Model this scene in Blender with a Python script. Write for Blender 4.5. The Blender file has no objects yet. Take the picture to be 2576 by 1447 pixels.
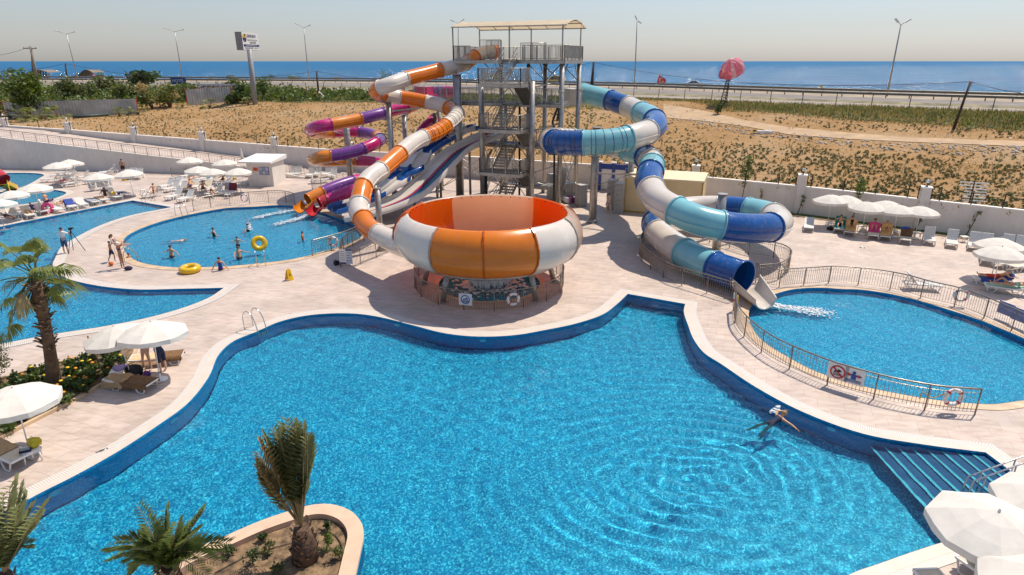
import bpy, bmesh, math, random
from math import sin, cos, pi, radians, atan, atan2, sqrt, hypot
from mathutils import Vector as V, Matrix, Quaternion, noise
rnd = random.Random(11)
S = bpy.context.scene
COL = S.collection
# ---------------------------------------------------------------- camera model
F, HY, CH, CX, CY = 1560.0, 154.0, 12.0, 1288.0, 723.5
PITCH = atan((CY-HY)/F)
CP, SP = cos(PITCH), sin(PITCH)
def ray(x, y):
    u, v = (x-CX)/F, (CY-y)/F
    return V((u, CP+v*SP, -SP+v*CP))
def G(x, y, z=0.0):
    r = ray(x, y); t = (z-CH)/r.z
    return V((r.x*t, r.y*t, z))
def RY(x, y, Y):
    r = ray(x, y); t = Y/r.y
    return V((r.x*t, Y, CH+r.z*t))
def PD(x, y, d):
    r = ray(x, y)
    return V((r.x*d, r.y*d, CH+r.z*d))
def zm(x0, y0, sc):
    return lambda x, y: (x0+sc*x, y0+sc*y)
z1 = zm(0, 0, .2508); z2 = zm(645, 0, .2508); z3 = zm(1075, 0, .2508); z4 = zm(1612.6, 0, .3748)
z5 = zm(0, 322.5, .2508); z6 = zm(577.9, 188.1, .2508); z7 = zm(1075, 188.1, .2508); z8 = zm(873.5, 456.9, .2508)
za = zm(1478.2, 389.7, .2973); zb = zm(1982, 443.5, .2507); zc = zm(1814.2, 739.1, .2972); zd = zm(0, 551, .2508)
ze = zm(0, 806.3, .2508); zf = zm(0, 1075, .2568); zg = zm(470.3, 1007.9, .3032); zh = zm(2015.7, 1101.9, .2383)
j1 = zm(0, 389.8, .1254); j2 = zm(322.6, 389.8, .1254); j3 = zm(766.1, 551, .1254); j5 = zm(2352, 578, .1858)
j6 = zm(2311.7, 1182.7, .1825); j7 = zm(0, 846.7, .1672); j8 = zm(1377.6, 389.8, .1254)

cam = bpy.data.cameras.new('camera'); cam.lens = 36*F/2576; cam.sensor_width = 36; cam.clip_end = 60000; cam.clip_start = .3
co = bpy.data.objects.new('camera', cam); COL.objects.link(co)
co.location = (0, 0, CH); co.rotation_euler = (pi/2-PITCH, 0, 0); S.camera = co

# ---------------------------------------------------------------- light
SUNV = V((.40, .365, 1.0)).normalized()
elev = math.asin(SUNV.z); az = atan2(SUNV.x, SUNV.y)
W = bpy.data.worlds.new('World'); S.world = W; W.use_nodes = True
nt = W.node_tree; nt.nodes.clear()
o_ = nt.nodes.new('ShaderNodeOutputWorld'); b_ = nt.nodes.new('ShaderNodeBackground'); k_ = nt.nodes.new('ShaderNodeTexSky')
k_.sky_type = 'NISHITA'; k_.sun_disc = False; k_.sun_elevation = elev; k_.sun_rotation = az
k_.air_density = 1.6; k_.dust_density = .5; k_.ozone_density = 6; k_.altitude = 0
b_.inputs['Strength'].default_value = .078
hs_ = nt.nodes.new('ShaderNodeHueSaturation'); hs_.inputs['Saturation'].default_value = .62
wb_ = nt.nodes.new('ShaderNodeMix'); wb_.data_type = 'RGBA'; wb_.blend_type = 'MULTIPLY'; wb_.inputs[0].default_value = 1; wb_.inputs[7].default_value = (.93, .985, 1.16, 1)   # camera white balance
nt.links.new(k_.outputs[0], hs_.inputs['Color']); nt.links.new(hs_.outputs[0], wb_.inputs[6]); nt.links.new(wb_.outputs[2], b_.inputs[0]); nt.links.new(b_.outputs[0], o_.inputs[0])
sl = bpy.data.lights.new('sun', 'SUN'); sl.energy = 3.9; sl.angle = radians(.53); sl.color = (1, .915, .79)
so = bpy.data.objects.new('sun', sl); COL.objects.link(so); so.location = (20, 20, 60)
so.rotation_euler = (-SUNV).to_track_quat('-Z', 'Y').to_euler()
S.view_settings.view_transform = 'Standard'; S.view_settings.look = 'None'
S.view_settings.exposure = .47; S.view_settings.gamma = 1; S.view_settings.use_curve_mapping = False

# ---------------------------------------------------------------- materials
MATS = {}
def new_mat(name):
    m = bpy.data.materials.new(name); m.use_nodes = True
    t = m.node_tree; t.nodes.clear()
    out = t.nodes.new('ShaderNodeOutputMaterial'); p = t.nodes.new('ShaderNodeBsdfPrincipled')
    t.links.new(p.outputs[0], out.inputs[0])
    return m, t, p, out
def N(t, typ, **kw):
    n = t.nodes.new(typ)
    for k, v in kw.items(): setattr(n, k, v)
    return n
def mixc(t, fac, a, b, mode='MIX'):
    n = N(t, 'ShaderNodeMix', data_type='RGBA', blend_type=mode)
    for s, x in ((0, fac), (6, a), (7, b)):
        if isinstance(x, (int, float)): n.inputs[s].default_value = x
        elif isinstance(x, (tuple, list)): n.inputs[s].default_value = (*x[:3], 1)
        else: t.links.new(x, n.inputs[s])
    return n.outputs[2]
def coord(t, which='Object', scale=1.0, rot=0.0):
    c = N(t, 'ShaderNodeTexCoord'); m = N(t, 'ShaderNodeMapping')
    m.inputs['Scale'].default_value = (scale,)*3 if isinstance(scale, (int, float)) else scale
    m.inputs['Rotation'].default_value = (0, 0, rot)
    t.links.new(c.outputs[which], m.inputs[0]); return m.outputs[0]
def ramp(t, src, stops):
    r = N(t, 'ShaderNodeValToRGB'); e = r.color_ramp.elements
    while len(e) < len(stops): e.new(.5)
    for el, (p, c) in zip(e, stops):
        el.position = p; el.color = (*c[:3], 1) if isinstance(c, (tuple, list)) else (c, c, c, 1)
    t.links.new(src, r.inputs[0]); return r.outputs[0]
def ntex(t, vec, scale, detail=4, rough=.55):
    n = N(t, 'ShaderNodeTexNoise'); n.inputs['Scale'].default_value = scale; n.inputs['Detail'].default_value = detail
    n.inputs['Roughness'].default_value = rough; t.links.new(vec, n.inputs['Vector']); return n.outputs['Fac']
def bump(t, p, h, strength=.3, dist=.02):
    b = N(t, 'ShaderNodeBump'); b.inputs['Strength'].default_value = strength; b.inputs['Distance'].default_value = dist
    t.links.new(h, b.inputs['Height']); t.links.new(b.outputs[0], p.inputs['Normal'])
def mat(name, col, rough=.6, metal=0.0, var=.12, scale=3.0, bmp=0.0, bscale=None, spec=.5, coat=0, sub=None, trans=0):
    """Plain coated / painted / woven surface: base colour with soft dirt and wear variation."""
    if name in MATS: return MATS[name]
    m, t, p, o = new_mat(name)
    v = coord(t)
    n1 = ntex(t, v, scale, 5)
    dark = tuple(c*(1-var*1.6) for c in col); lite = tuple(min(1, c*(1+var)) for c in col)
    t.links.new(ramp(t, n1, [(.3, dark), (.7, lite)]), p.inputs['Base Color'])
    p.inputs['Metallic'].default_value = metal
    r = ramp(t, ntex(t, v, scale*2.3, 3), [(.3, max(.02, rough*.8)), (.75, min(1, rough*1.2))])
    t.links.new(r, p.inputs['Roughness'])
    p.inputs['Specular IOR Level'].default_value = spec
    if coat: p.inputs['Coat Weight'].default_value = coat; p.inputs['Coat Roughness'].default_value = .06
    if bmp: bump(t, p, ntex(t, v, bscale or scale*6, 4), bmp, .02)
    if trans:
        tr = N(t, 'ShaderNodeBsdfTranslucent'); tr.inputs[0].default_value = (*col, 1)
        mx = N(t, 'ShaderNodeMixShader'); mx.inputs[0].default_value = trans
        t.links.new(p.outputs[0], mx.inputs[1]); t.links.new(tr.outputs[0], mx.inputs[2]); t.links.new(mx.outputs[0], o.inputs[0])
    MATS[name] = m; return m

# ---------------------------------------------------------------- mesh builder
class MB:
    def __init__(s): s.v = []; s.f = []; s.mi = []; s.sm = []; s.uv = {}
    def add(s, vs, fs, smooth=False, m=0):
        o = len(s.v); s.v += [V(x) for x in vs]
        for f in fs: s.f.append([i+o for i in f]); s.mi.append(m); s.sm.append(smooth)
        return o
    def box(s, c, size, rz=0.0, m=0, M=None):
        c = V(c); x, y, z = (a/2 for a in size)
        R = M or Matrix.Rotation(rz, 3, 'Z')
        vs = [c+R@V((i*x, j*y, k*z)) for k in (-1, 1) for j in (-1, 1) for i in (-1, 1)]
        s.add(vs, [(0, 2, 3, 1), (4, 5, 7, 6), (0, 1, 5, 4), (2, 6, 7, 3), (0, 4, 6, 2), (1, 3, 7, 5)], m=m)
    def bar(s, a, b, w, h=None, m=0, up=(0, 0, 1)):
        a, b = V(a), V(b); d = b-a; L = d.length
        if L < 1e-6: return
        d /= L; u = V(up)
        if abs(d.dot(u)) > .98: u = V((1, 0, 0)) if abs(d.x) < .9 else V((0, 1, 0))
        x = d.cross(u).normalized(); z = x.cross(d)
        R = Matrix((x, d, z)).transposed()
        s.box((a+b)/2, (w, L, h or w), M=R, m=m)
    def tube(s, pts, r, n=8, caps=True, closed=False, m=0, smooth=True, squash=1.0):
        pts = [V(p) for p in pts]; k = len(pts)
        rs = r if isinstance(r, (list, tuple)) else [r]*k
        vs = []; pu = None
        for i, p in enumerate(pts):
            if closed: d = pts[(i+1) % k]-pts[i-1]
            else: d = pts[min(i+1, k-1)]-pts[max(i-1, 0)]
            d = d.normalized() if d.length > 1e-9 else V((0, 0, 1))
            if pu is None:
                u = V((0, 0, 1)) if abs(d.z) < .9 else V((1, 0, 0))
            else: u = pu
            x = d.cross(u)
            if x.length < 1e-6: x = d.cross(V((0, 1, 0)))
            x.normalize(); u = x.cross(d); pu = u
            for j in range(n):
                a = 2*pi*j/n
                vs.append(p+(x*cos(a)+u*sin(a)*squash)*rs[i])
        fs = []
        for i in range(k if closed else k-1):
            q = (i+1) % k
            for j in range(n):
                j2 = (j+1) % n
                fs.append((i*n+j, i*n+j2, q*n+j2, q*n+j))
        o = s.add(vs, fs, smooth, m)
        if caps and not closed:
            s.f.append([o+j for j in range(n)][::-1]); s.mi.append(m); s.sm.append(False)
            s.f.append([o+(k-1)*n+j for j in range(n)]); s.mi.append(m); s.sm.append(False)
    def cyl(s, a, b, r1, r2=None, n=12, m=0): s.tube([a, b], [r1, r1 if r2 is None else r2], n, m=m)
    def lathe(s, prof, n=24, c=(0, 0, 0), a0=0.0, a1=2*pi, m=0, smooth=True, rfun=None):
        c = V(c); full = abs(a1-a0-2*pi) < 1e-6; cols = n if full else n+1
        vs = []
        for i in range(cols):
            a = a0+(a1-a0)*i/n
            for (r, z) in prof:
                q = r*(rfun(a) if rfun else 1)
                vs.append(c+V((cos(a)*q, sin(a)*q, z)))
        k = len(prof); fs = []
        for i in range(n):
            i2 = (i+1) % cols
            for j in range(k-1): fs.append((i*k+j, i2*k+j, i2*k+j+1, i*k+j+1))
        s.add(vs, fs, smooth, m)
    def ball(s, c, r, n=10, m=0, sc=(1, 1, 1)):
        prof = [(max(1e-4, sin(pi*i/(n//2+2)))*r, -cos(pi*i/(n//2+2))*r) for i in range(n//2+3)]
        o = len(s.v); s.lathe(prof, n, m=m); c = V(c)
        for i in range(o, len(s.v)): q = s.v[i]; s.v[i] = V((q.x*sc[0], q.y*sc[1], q.z*sc[2]))+c
    def prism(s, poly, z0, z1, m=0):
        k = len(poly)
        vs = [V((p[0], p[1], z0)) for p in poly]+[V((p[0], p[1], z1)) for p in poly]
        s.add(vs, [list(range(k))[::-1], list(range(k, 2*k))]+[(i, (i+1) % k, (i+1) % k+k, i+k) for i in range(k)], m=m)
    def xf(s, M, start=0):
        for i in range(start, len(s.v)): s.v[i] = M@s.v[i]
    def build(s, name, mats, parent=None, world=False, loc=None):
        me = bpy.data.meshes.new(name)
        vs = s.v
        if parent is not None and world:
            Mi = WM(parent).inverted(); vs = [Mi@p for p in vs]
        if loc is not None: vs = [p-V(loc) for p in vs]
        me.from_pydata([tuple(p) for p in vs], [], s.f)
        for mm in (mats if isinstance(mats, (list, tuple)) else [mats]): me.materials.append(mm)
        if s.f:
            me.polygons.foreach_set('material_index', s.mi); me.polygons.foreach_set('use_smooth', s.sm)
        if s.uv:
            ul = me.uv_layers.new(name='UVMap')
            for l in me.loops: ul.data[l.index].uv = s.uv.get(l.vertex_index, (0, 0))
        me.validate(); me.update()
        o = bpy.data.objects.new(name, me); COL.objects.link(o)
        if parent is not None: reg(o, parent)
        if loc is not None: o.location = loc
        return o
def WM(o):
    M = Matrix.LocRotScale(o.location, o.rotation_euler, o.scale)
    return WM(o.parent)@M if o.parent else M
def tag(o, label=None, cat=None, group=None, kind=None):
    for k, v in (('label', label), ('category', cat), ('group', group), ('kind', kind)):
        if v: o[k] = v
    return o
def thing(name, label, cat, loc=(0, 0, 0), rz=0.0, group=None):
    o = bpy.data.objects.new(name, None); COL.objects.link(o); o.empty_display_size = .2
    o.location = loc; o.rotation_euler = (0, 0, rz)
    return tag(o, label, cat, group)
def struct(o): o['kind'] = 'structure'; return o
CHILDREN = {}
def reg(o, parent): o.parent = parent; CHILDREN.setdefault(parent.name, []).append(o)
def copy_tree(o, parent=None):
    c = o.copy(); COL.objects.link(c)
    if parent is not None: reg(c, parent)
    for ch in CHILDREN.get(o.name, []): copy_tree(ch, c)
    return c
def place(o, loc, rz=0.0, label=None, group=None, sc=1, tilt=None):
    o.location = loc; o.rotation_euler = (tilt[0], tilt[1], rz) if tilt else (0, 0, rz)
    o.scale = (sc,)*3 if isinstance(sc, (int, float)) else sc
    if label: o['label'] = label
    if group: o['group'] = group
    return o
class Proto:
    """the first use moves the prototype itself, later uses copy it with its parts"""
    def __init__(s, o): s.o = o; s.used = False
    def put(s, *a, **k):
        o = copy_tree(s.o) if s.used else s.o
        s.used = True
        return place(o, *a, **k)
def proto(o): return Proto(o)
# ---------------------------------------------------------------- curves
def crom(pts, n=8, closed=False, corners=()):
    """Catmull-Rom through pts; indices in corners stay sharp"""
    P = [V(p) for p in pts]; k = len(P); out = []
    for i in range(k if closed else k-1):
        p1, p2 = P[i], P[(i+1) % k]
        p0 = P[i-1] if (closed or i > 0) else p1*2-p2
        p3 = P[(i+2) % k] if (closed or i+2 < k) else p2*2-p1
        if i in corners: p0 = p1*2-p2
        if (i+1) % k in corners: p3 = p2*2-p1
        a = max(1e-4, (p1-p0).length**.5); b = max(1e-4, (p2-p1).length**.5); c = max(1e-4, (p3-p2).length**.5)
        m1 = ((p1-p0)/a-(p2-p0)/(a+b)+(p2-p1)/b)*b; m2 = ((p2-p1)/b-(p3-p1)/(b+c)+(p3-p2)/c)*b
        for j in range(n):
            t = j/n; t2, t3 = t*t, t*t*t
            out.append(p1*(2*t3-3*t2+1)+m1*(t3-2*t2+t)+p2*(-2*t3+3*t2)+m2*(t3-t2))
    if not closed: out.append(P[-1])
    return out
def resample(pts, step):
    out = [pts[0].copy()]; acc = 0
    for a, b in zip(pts, pts[1:]):
        L = (b-a).length
        while L > 1e-9 and acc+L >= step:
            t = (step-acc)/L; a = a.lerp(b, t); out.append(a.copy()); L = (b-a).length; acc = 0
        acc += L
    if (out[-1]-pts[-1]).length > step*.3: out.append(pts[-1].copy())
    else: out[-1] = pts[-1].copy()
    return out
def offset_closed(pts, w):
    """offset a closed 2-D outline to its outer side by w"""
    k = len(pts); area = sum(pts[i].x*pts[(i+1) % k].y-pts[(i+1) % k].x*pts[i].y for i in range(k))
    sg = 1 if area > 0 else -1; out = []
    for i in range(k):
        a, b, c = pts[i-1], pts[i], pts[(i+1) % k]
        d1 = (b-a); d2 = (c-b); d1.z = d2.z = 0
        d1 = d1.normalized() if d1.length > 1e-9 else d2.normalized(); d2 = d2.normalized() if d2.length > 1e-9 else d1
        n1 = V((d1.y, -d1.x, 0)); n2 = V((d2.y, -d2.x, 0)); q = n1+n2
        if q.length < 1e-6: q = n1
        q.normalize(); s = 1/max(.45, q.dot(n1))
        out.append(b+q*(w*sg*s))
    return out
def fill2d(loops, z, name, m, parent=None):
    """flat sheet between closed outlines (even-odd)"""
    cu = bpy.data.curves.new(name, 'CURVE'); cu.dimensions = '2D'; cu.fill_mode = 'BOTH'
    for L in loops:
        sp = cu.splines.new('POLY'); sp.points.add(len(L)-1); sp.use_cyclic_u = True
        for p, q in zip(sp.points, L): p.co = (q[0], q[1], 0, 1)
    o = bpy.data.objects.new(name, cu); COL.objects.link(o)
    dg = bpy.context.evaluated_depsgraph_get()
    me = bpy.data.meshes.new_from_object(o.evaluated_get(dg)); bpy.data.objects.remove(o)
    for v in me.vertices: v.co.z = z
    bm = bmesh.new(); bm.from_mesh(me); bmesh.ops.recalc_face_normals(bm, faces=bm.faces)
    for f in bm.faces:
        if f.normal.z < 0: f.normal_flip()
    bm.to_mesh(me); bm.free()
    me.materials.clear(); me.materials.append(m)
    me.name = name
    r = bpy.data.objects.new(name, me); COL.objects.link(r)
    if parent: reg(r, parent)
    return r
def text_mesh(txt, size, name='lettering', m=None, depth=.01, align='CENTER', sx=1.0):
    cu = bpy.data.curves.new(name, 'FONT'); cu.body = txt; cu.size = size; cu.align_x = align; cu.align_y = 'CENTER'; cu.extrude = depth
    cu.resolution_u = 3
    o = bpy.data.objects.new(name, cu); COL.objects.link(o)
    dg = bpy.context.evaluated_depsgraph_get()
    me = bpy.data.meshes.new_from_object(o.evaluated_get(dg)); bpy.data.objects.remove(o)
    for v in me.vertices: v.co.x *= sx
    me.materials.clear(); me.materials.append(m); me.name = name
    r = bpy.data.objects.new(name, me); COL.objects.link(r); return r
# ================================================================= SETTING MATERIALS
WALLDIR = atan2(-.368, .93)
def deck_mat():
    m, t, p, o = new_mat('beige_paving')
    v = coord(t, 'Object', 1, -WALLDIR)
    b = N(t, 'ShaderNodeTexBrick'); b.offset = .5
    b.inputs['Scale'].default_value = 1; b.inputs['Brick Width'].default_value = .9; b.inputs['Row Height'].default_value = .6
    b.inputs['Mortar Size'].default_value = .006; b.inputs['Mortar Smooth'].default_value = .1; b.inputs['Bias'].default_value = 0
    b.inputs['Color1'].default_value = (.50, .41, .345, 1); b.inputs['Color2'].default_value = (.56, .465, .40, 1)
    b.inputs['Mortar'].default_value = (.33, .26, .22, 1)
    t.links.new(v, b.inputs['Vector'])
    n1 = ntex(t, v, .55, 6, .6); n2 = ntex(t, coord(t, 'Object', (1, 3.5, 1), -WALLDIR), 1.4, 5)
    c = mixc(t, 1, b.outputs['Color'], ramp(t, n1, [(.3, (.86, .85, .85)), (.68, (1.06, 1.04, 1.03))]), 'MULTIPLY')
    c = mixc(t, 1, c, ramp(t, n2, [(.34, (.84, .80, .77)), (.55, (1.0, 1.0, 1.0)), (.8, (1.05, 1.05, 1.05))]), 'MULTIPLY')
    n3 = ntex(t, v, .13, 5)
    c = mixc(t, ramp(t, n3, [(.56, 0), (.70, .4)]), c, (.38, .30, .25))
    c = mixc(t, ramp(t, ntex(t, v, .8, 6, .7), [(.60, 0), (.66, .28)]), c, (.36, .29, .25))
    t.links.new(c, p.inputs['Base Color'])
    t.links.new(ramp(t, n1, [(.3, .42), (.7, .68)]), p.inputs['Roughness'])
    p.inputs['Specular IOR Level'].default_value = .35
    bump(t, p, b.outputs['Fac'], -.25, .004)
    return m
def mosaic(name, c1, c2, c3, cell=9.0):
    m, t, p, o = new_mat(name)
    v = coord(t)
    vo = N(t, 'ShaderNodeTexVoronoi'); vo.inputs['Scale'].default_value = cell; vo.inputs['Randomness'].default_value = .85
    t.links.new(v, vo.inputs['Vector'])
    sx = N(t, 'ShaderNodeSeparateColor'); t.links.new(vo.outputs['Color'], sx.inputs[0])
    c = ramp(t, sx.outputs[0], [(.0, c1), (.66, c2), (1.0, c3)])
    c = mixc(t, 1, c, ramp(t, ntex(t, v, .35, 4), [(.3, (.88, .9, .92)), (.7, (1.08, 1.06, 1.05))]), 'MULTIPLY')
    t.links.new(c, p.inputs['Base Color']); p.inputs['Roughness'].default_value = .35
    return m
def coping_mat(grate=False):
    m, t, p, o = new_mat('overflow_grating' if grate else 'white_coping')
    v = coord(t)
    if grate:
        u = N(t, 'ShaderNodeUVMap'); sp = N(t, 'ShaderNodeSeparateXYZ'); t.links.new(u.outputs[0], sp.inputs[0])
        w = N(t, 'ShaderNodeMath', operation='FRACT'); ml = N(t, 'ShaderNodeMath', operation='MULTIPLY'); ml.inputs[1].default_value = 14
        t.links.new(sp.outputs[0], ml.inputs[0]); t.links.new(ml.outputs[0], w.inputs[0])
        c = ramp(t, w.outputs[0], [(.0, (.36, .33, .30)), (.3, (.40, .36, .33)), (.36, (.60, .54, .48)), (1, (.63, .57, .51))])
    else:
        c = ramp(t, ntex(t, v, 2.2, 5), [(.3, (.53, .445, .37)), (.7, (.61, .525, .45))])
    c = mixc(t, ramp(t, ntex(t, v, .4, 5), [(.5, 0), (.75, .3)]), c, (.60, .52, .44))
    t.links.new(c, p.inputs['Base Color']); p.inputs['Roughness'].default_value = .5
    return m
def water_mat(name, tint, foam=False):
    m, t, p, o = new_mat(name)
    t.nodes.remove(p)
    v = coord(t)
    w1 = ntex(t, v, 7, 3, .5); w2 = ntex(t, v, 16.0, 2, .5)
    ad = N(t, 'ShaderNodeMath', operation='MULTIPLY_ADD'); ad.inputs[1].default_value = .35
    t.links.new(w2, ad.inputs[0]); t.links.new(w1, ad.inputs[2])
    b = N(t, 'ShaderNodeBump'); b.inputs['Strength'].default_value = .25; b.inputs['Distance'].default_value = .02
    t.links.new(ad.outputs[0], b.inputs['Height'])
    re = N(t, 'ShaderNodeBsdfRefraction'); re.inputs['IOR'].default_value = 1.33; re.inputs['Roughness'].default_value = 0
    re.inputs['Color'].default_value = (*tint, 1)
    tr = N(t, 'ShaderNodeBsdfTransparent'); tr.inputs[0].default_value = (*tint, 1)
    gl = N(t, 'ShaderNodeBsdfGlossy'); gl.inputs['Roughness'].default_value = .04
    fr = N(t, 'ShaderNodeFresnel'); fr.inputs['IOR'].default_value = 1.33
    for n in (re, gl, fr): t.links.new(b.outputs[0], n.inputs['Normal'])
    m1 = N(t, 'ShaderNodeMixShader'); m1.inputs[0].default_value = WATER_T
    t.links.new(re.outputs[0], m1.inputs[1]); t.links.new(tr.outputs[0], m1.inputs[2])
    m2 = N(t, 'ShaderNodeMixShader')
    t.links.new(fr.outputs[0], m2.inputs[0]); t.links.new(m1.outputs[0], m2.inputs[1]); t.links.new(gl.outputs[0], m2.inputs[2])
    t.links.new(m2.outputs[0], o.inputs[0])
    return m
WATER_T = .0
MNEE = True
if MNEE: sl.cycles.is_caustics_light = True
DECK = deck_mat(); COPE = coping_mat(); GRATE = coping_mat(True)
TAN = mat('tan_pool_edge', (.56, .40, .25), .5, var=.16, scale=1.5)
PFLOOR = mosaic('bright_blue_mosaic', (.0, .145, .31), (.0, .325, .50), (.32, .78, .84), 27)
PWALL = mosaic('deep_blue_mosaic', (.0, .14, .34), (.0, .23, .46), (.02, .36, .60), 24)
PWATER = water_mat('clear_pool_water', (.50, .95, 1.0))
LINE = mat('dark_blue_tile', (.01, .03, .13), .4)
SOIL = mat('brown_soil', (.20, .125, .065), .95, var=.5, scale=5, bmp=1, bscale=14)
WHITEWALL = mat('white_render', (.70, .64, .57), .85, var=.06, scale=.7, bmp=.1, bscale=20)
_t = WHITEWALL.node_tree; _p = [n for n in _t.nodes if n.type == 'BSDF_PRINCIPLED'][0]; _c = _p.inputs['Base Color'].links[0].from_socket   # rain streaks and patched render
_c = mixc(_t, ramp(_t, ntex(_t, coord(_t, 'Object', (2.2, 2.2, .18)), 1.6, 6, .7), [(.5, 0), (.72, .28)]), _c, (.45, .39, .32)); _t.links.new(mixc(_t, ramp(_t, ntex(_t, coord(_t), .22, 4), [(.5, 0), (.6, .16)]), _c, (.60, .56, .52)), _p.inputs['Base Color'])
TERRACE = TAN

# ================================================================= POOLS
def gp(pts, z=0.0): return [G(x, y, z) for x, y in pts]
def outline(px, n=8, corners=()): return crom(gp(px), n, True, corners)
main_px = [(72, 1258.6), (190, 1198), (300, 1136), (393, 1075), (469, 1019.5), (524, 952), (552, 891.6), (589, 859), (645, 836), (700, 812), (760, 797), (830, 790), (900, 791),
           (960, 800), (1040, 820), (1120, 840), (1200, 848), (1290, 845), (1380, 830), (1450, 815), (1515, 793), (1550, 768), za(340, 1180), za(825, 1265), (1720, 785), (1731, 820),
           (1745, 855), (1772, 890), zc(0, 600), zc(300, 800), zc(700, 1010), zc(1200, 1190), zc(1700, 1280), zh(1945, 160), (2559, 1199.6), (2690, 1298), (2560, 1330),
           zh(1560, 1090), zh(1170, 1210), zh(830, 1330), zh(510, 1447), (1960, 1560), (1700, 1760), (1100, 1900), (300, 1850), (-200, 1600), (-120, 1380)]
MAIN = outline(main_px, 6, (22, 23, 33, 35))
lag_px = [j1(0, 1447), z5(350, 920), z5(700, 850), z5(1000, 790), z5(1330, 728), z5(1720, 795), z5(1300, 880), z5(1000, 980), z5(760, 1100), z5(620, 1190), (140, 648), zd(530, 470), zd(600, 560),
          zd(700, 610), zd(880, 655), zd(1100, 690), zd(1400, 712), zd(1800, 705), zd(2245, 695), zd(2100, 790), zd(1850, 890), zd(1500, 990), zd(1050, 1080), zd(500, 1165), zd(0, 1260), (-300, 930), (-420, 800), (-300, 640)]
LAG = outline(lag_px, 6, (4, 5, 18))
spl_px = [z5(2572, 790), (578, 523.5), z5(2200, 815), z5(1900, 870), z5(1600, 945), z5(1350, 1040), z5(1250, 1110), z5(1240, 1180), z5(1270, 1260), z5(1400, 1345), z5(1600, 1385), z5(1830, 1400), zd(2300, 475),
          zd(2572, 450), (720, 655), (780, 643), (850, 622), (900, 603), (912, 585), (890, 566), (850, 550), (800, 534), (745, 520), (700, 517)]
SPL = outline(spl_px, 6)
rp_px = [(1894, 767), za(1590, 1180), za(1750, 1140), (2060, 725), za(2170, 1140), zb(700, 1140), zb(1000, 1180), zb(1300, 1250), zb(1600, 1340), zb(1900, 1440), (2576, 853), (2680, 905), (2740, 960), (2700, 996),
         zc(2564, 905), zc(2300, 938), zc(2100, 930), zc(1800, 900), zc(1400, 830), zc(1100, 760), zc(800, 660), zc(550, 530), zc(350, 400), zc(240, 230)]
RPOOL = outline(rp_px, 6)
k1_px = [(-60, 436), j1(0, 372), j1(300, 365), j1(700, 372), j1(880, 405), j1(780, 480), j1(600, 580), j1(400, 660), (0, 478), (-60, 482)]
K1 = outline(k1_px, 6)
k2_px = [(-60, 488), (40, 482), j1(900, 695), j1(1150, 715), j1(1330, 765), j1(1200, 840), j1(1000, 905), j1(500, 990), j1(0, 1040), (-60, 524)]
K2 = outline(k2_px, 6)
BC = V((-1.3, 33.6, 0))
CATCH = [BC+V((cos(2*pi*i/40)*2.9, sin(2*pi*i/40)*2.9, 0)) for i in range(40)]
isl_px = [(380, 1452), zg(0, 1260), zg(300, 1130), zg(600, 1000), zg(850, 915), zg(1050, 862), zg(1200, 860), zg(1350, 910), zg(1440, 1000), zg(1467, 1100), zg(1440, 1250), (893, 1452), (850, 1640), (500, 1760), (240, 1640)]
ISL = crom([G(x, y, .22) for x, y in isl_px], 6, True)

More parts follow.
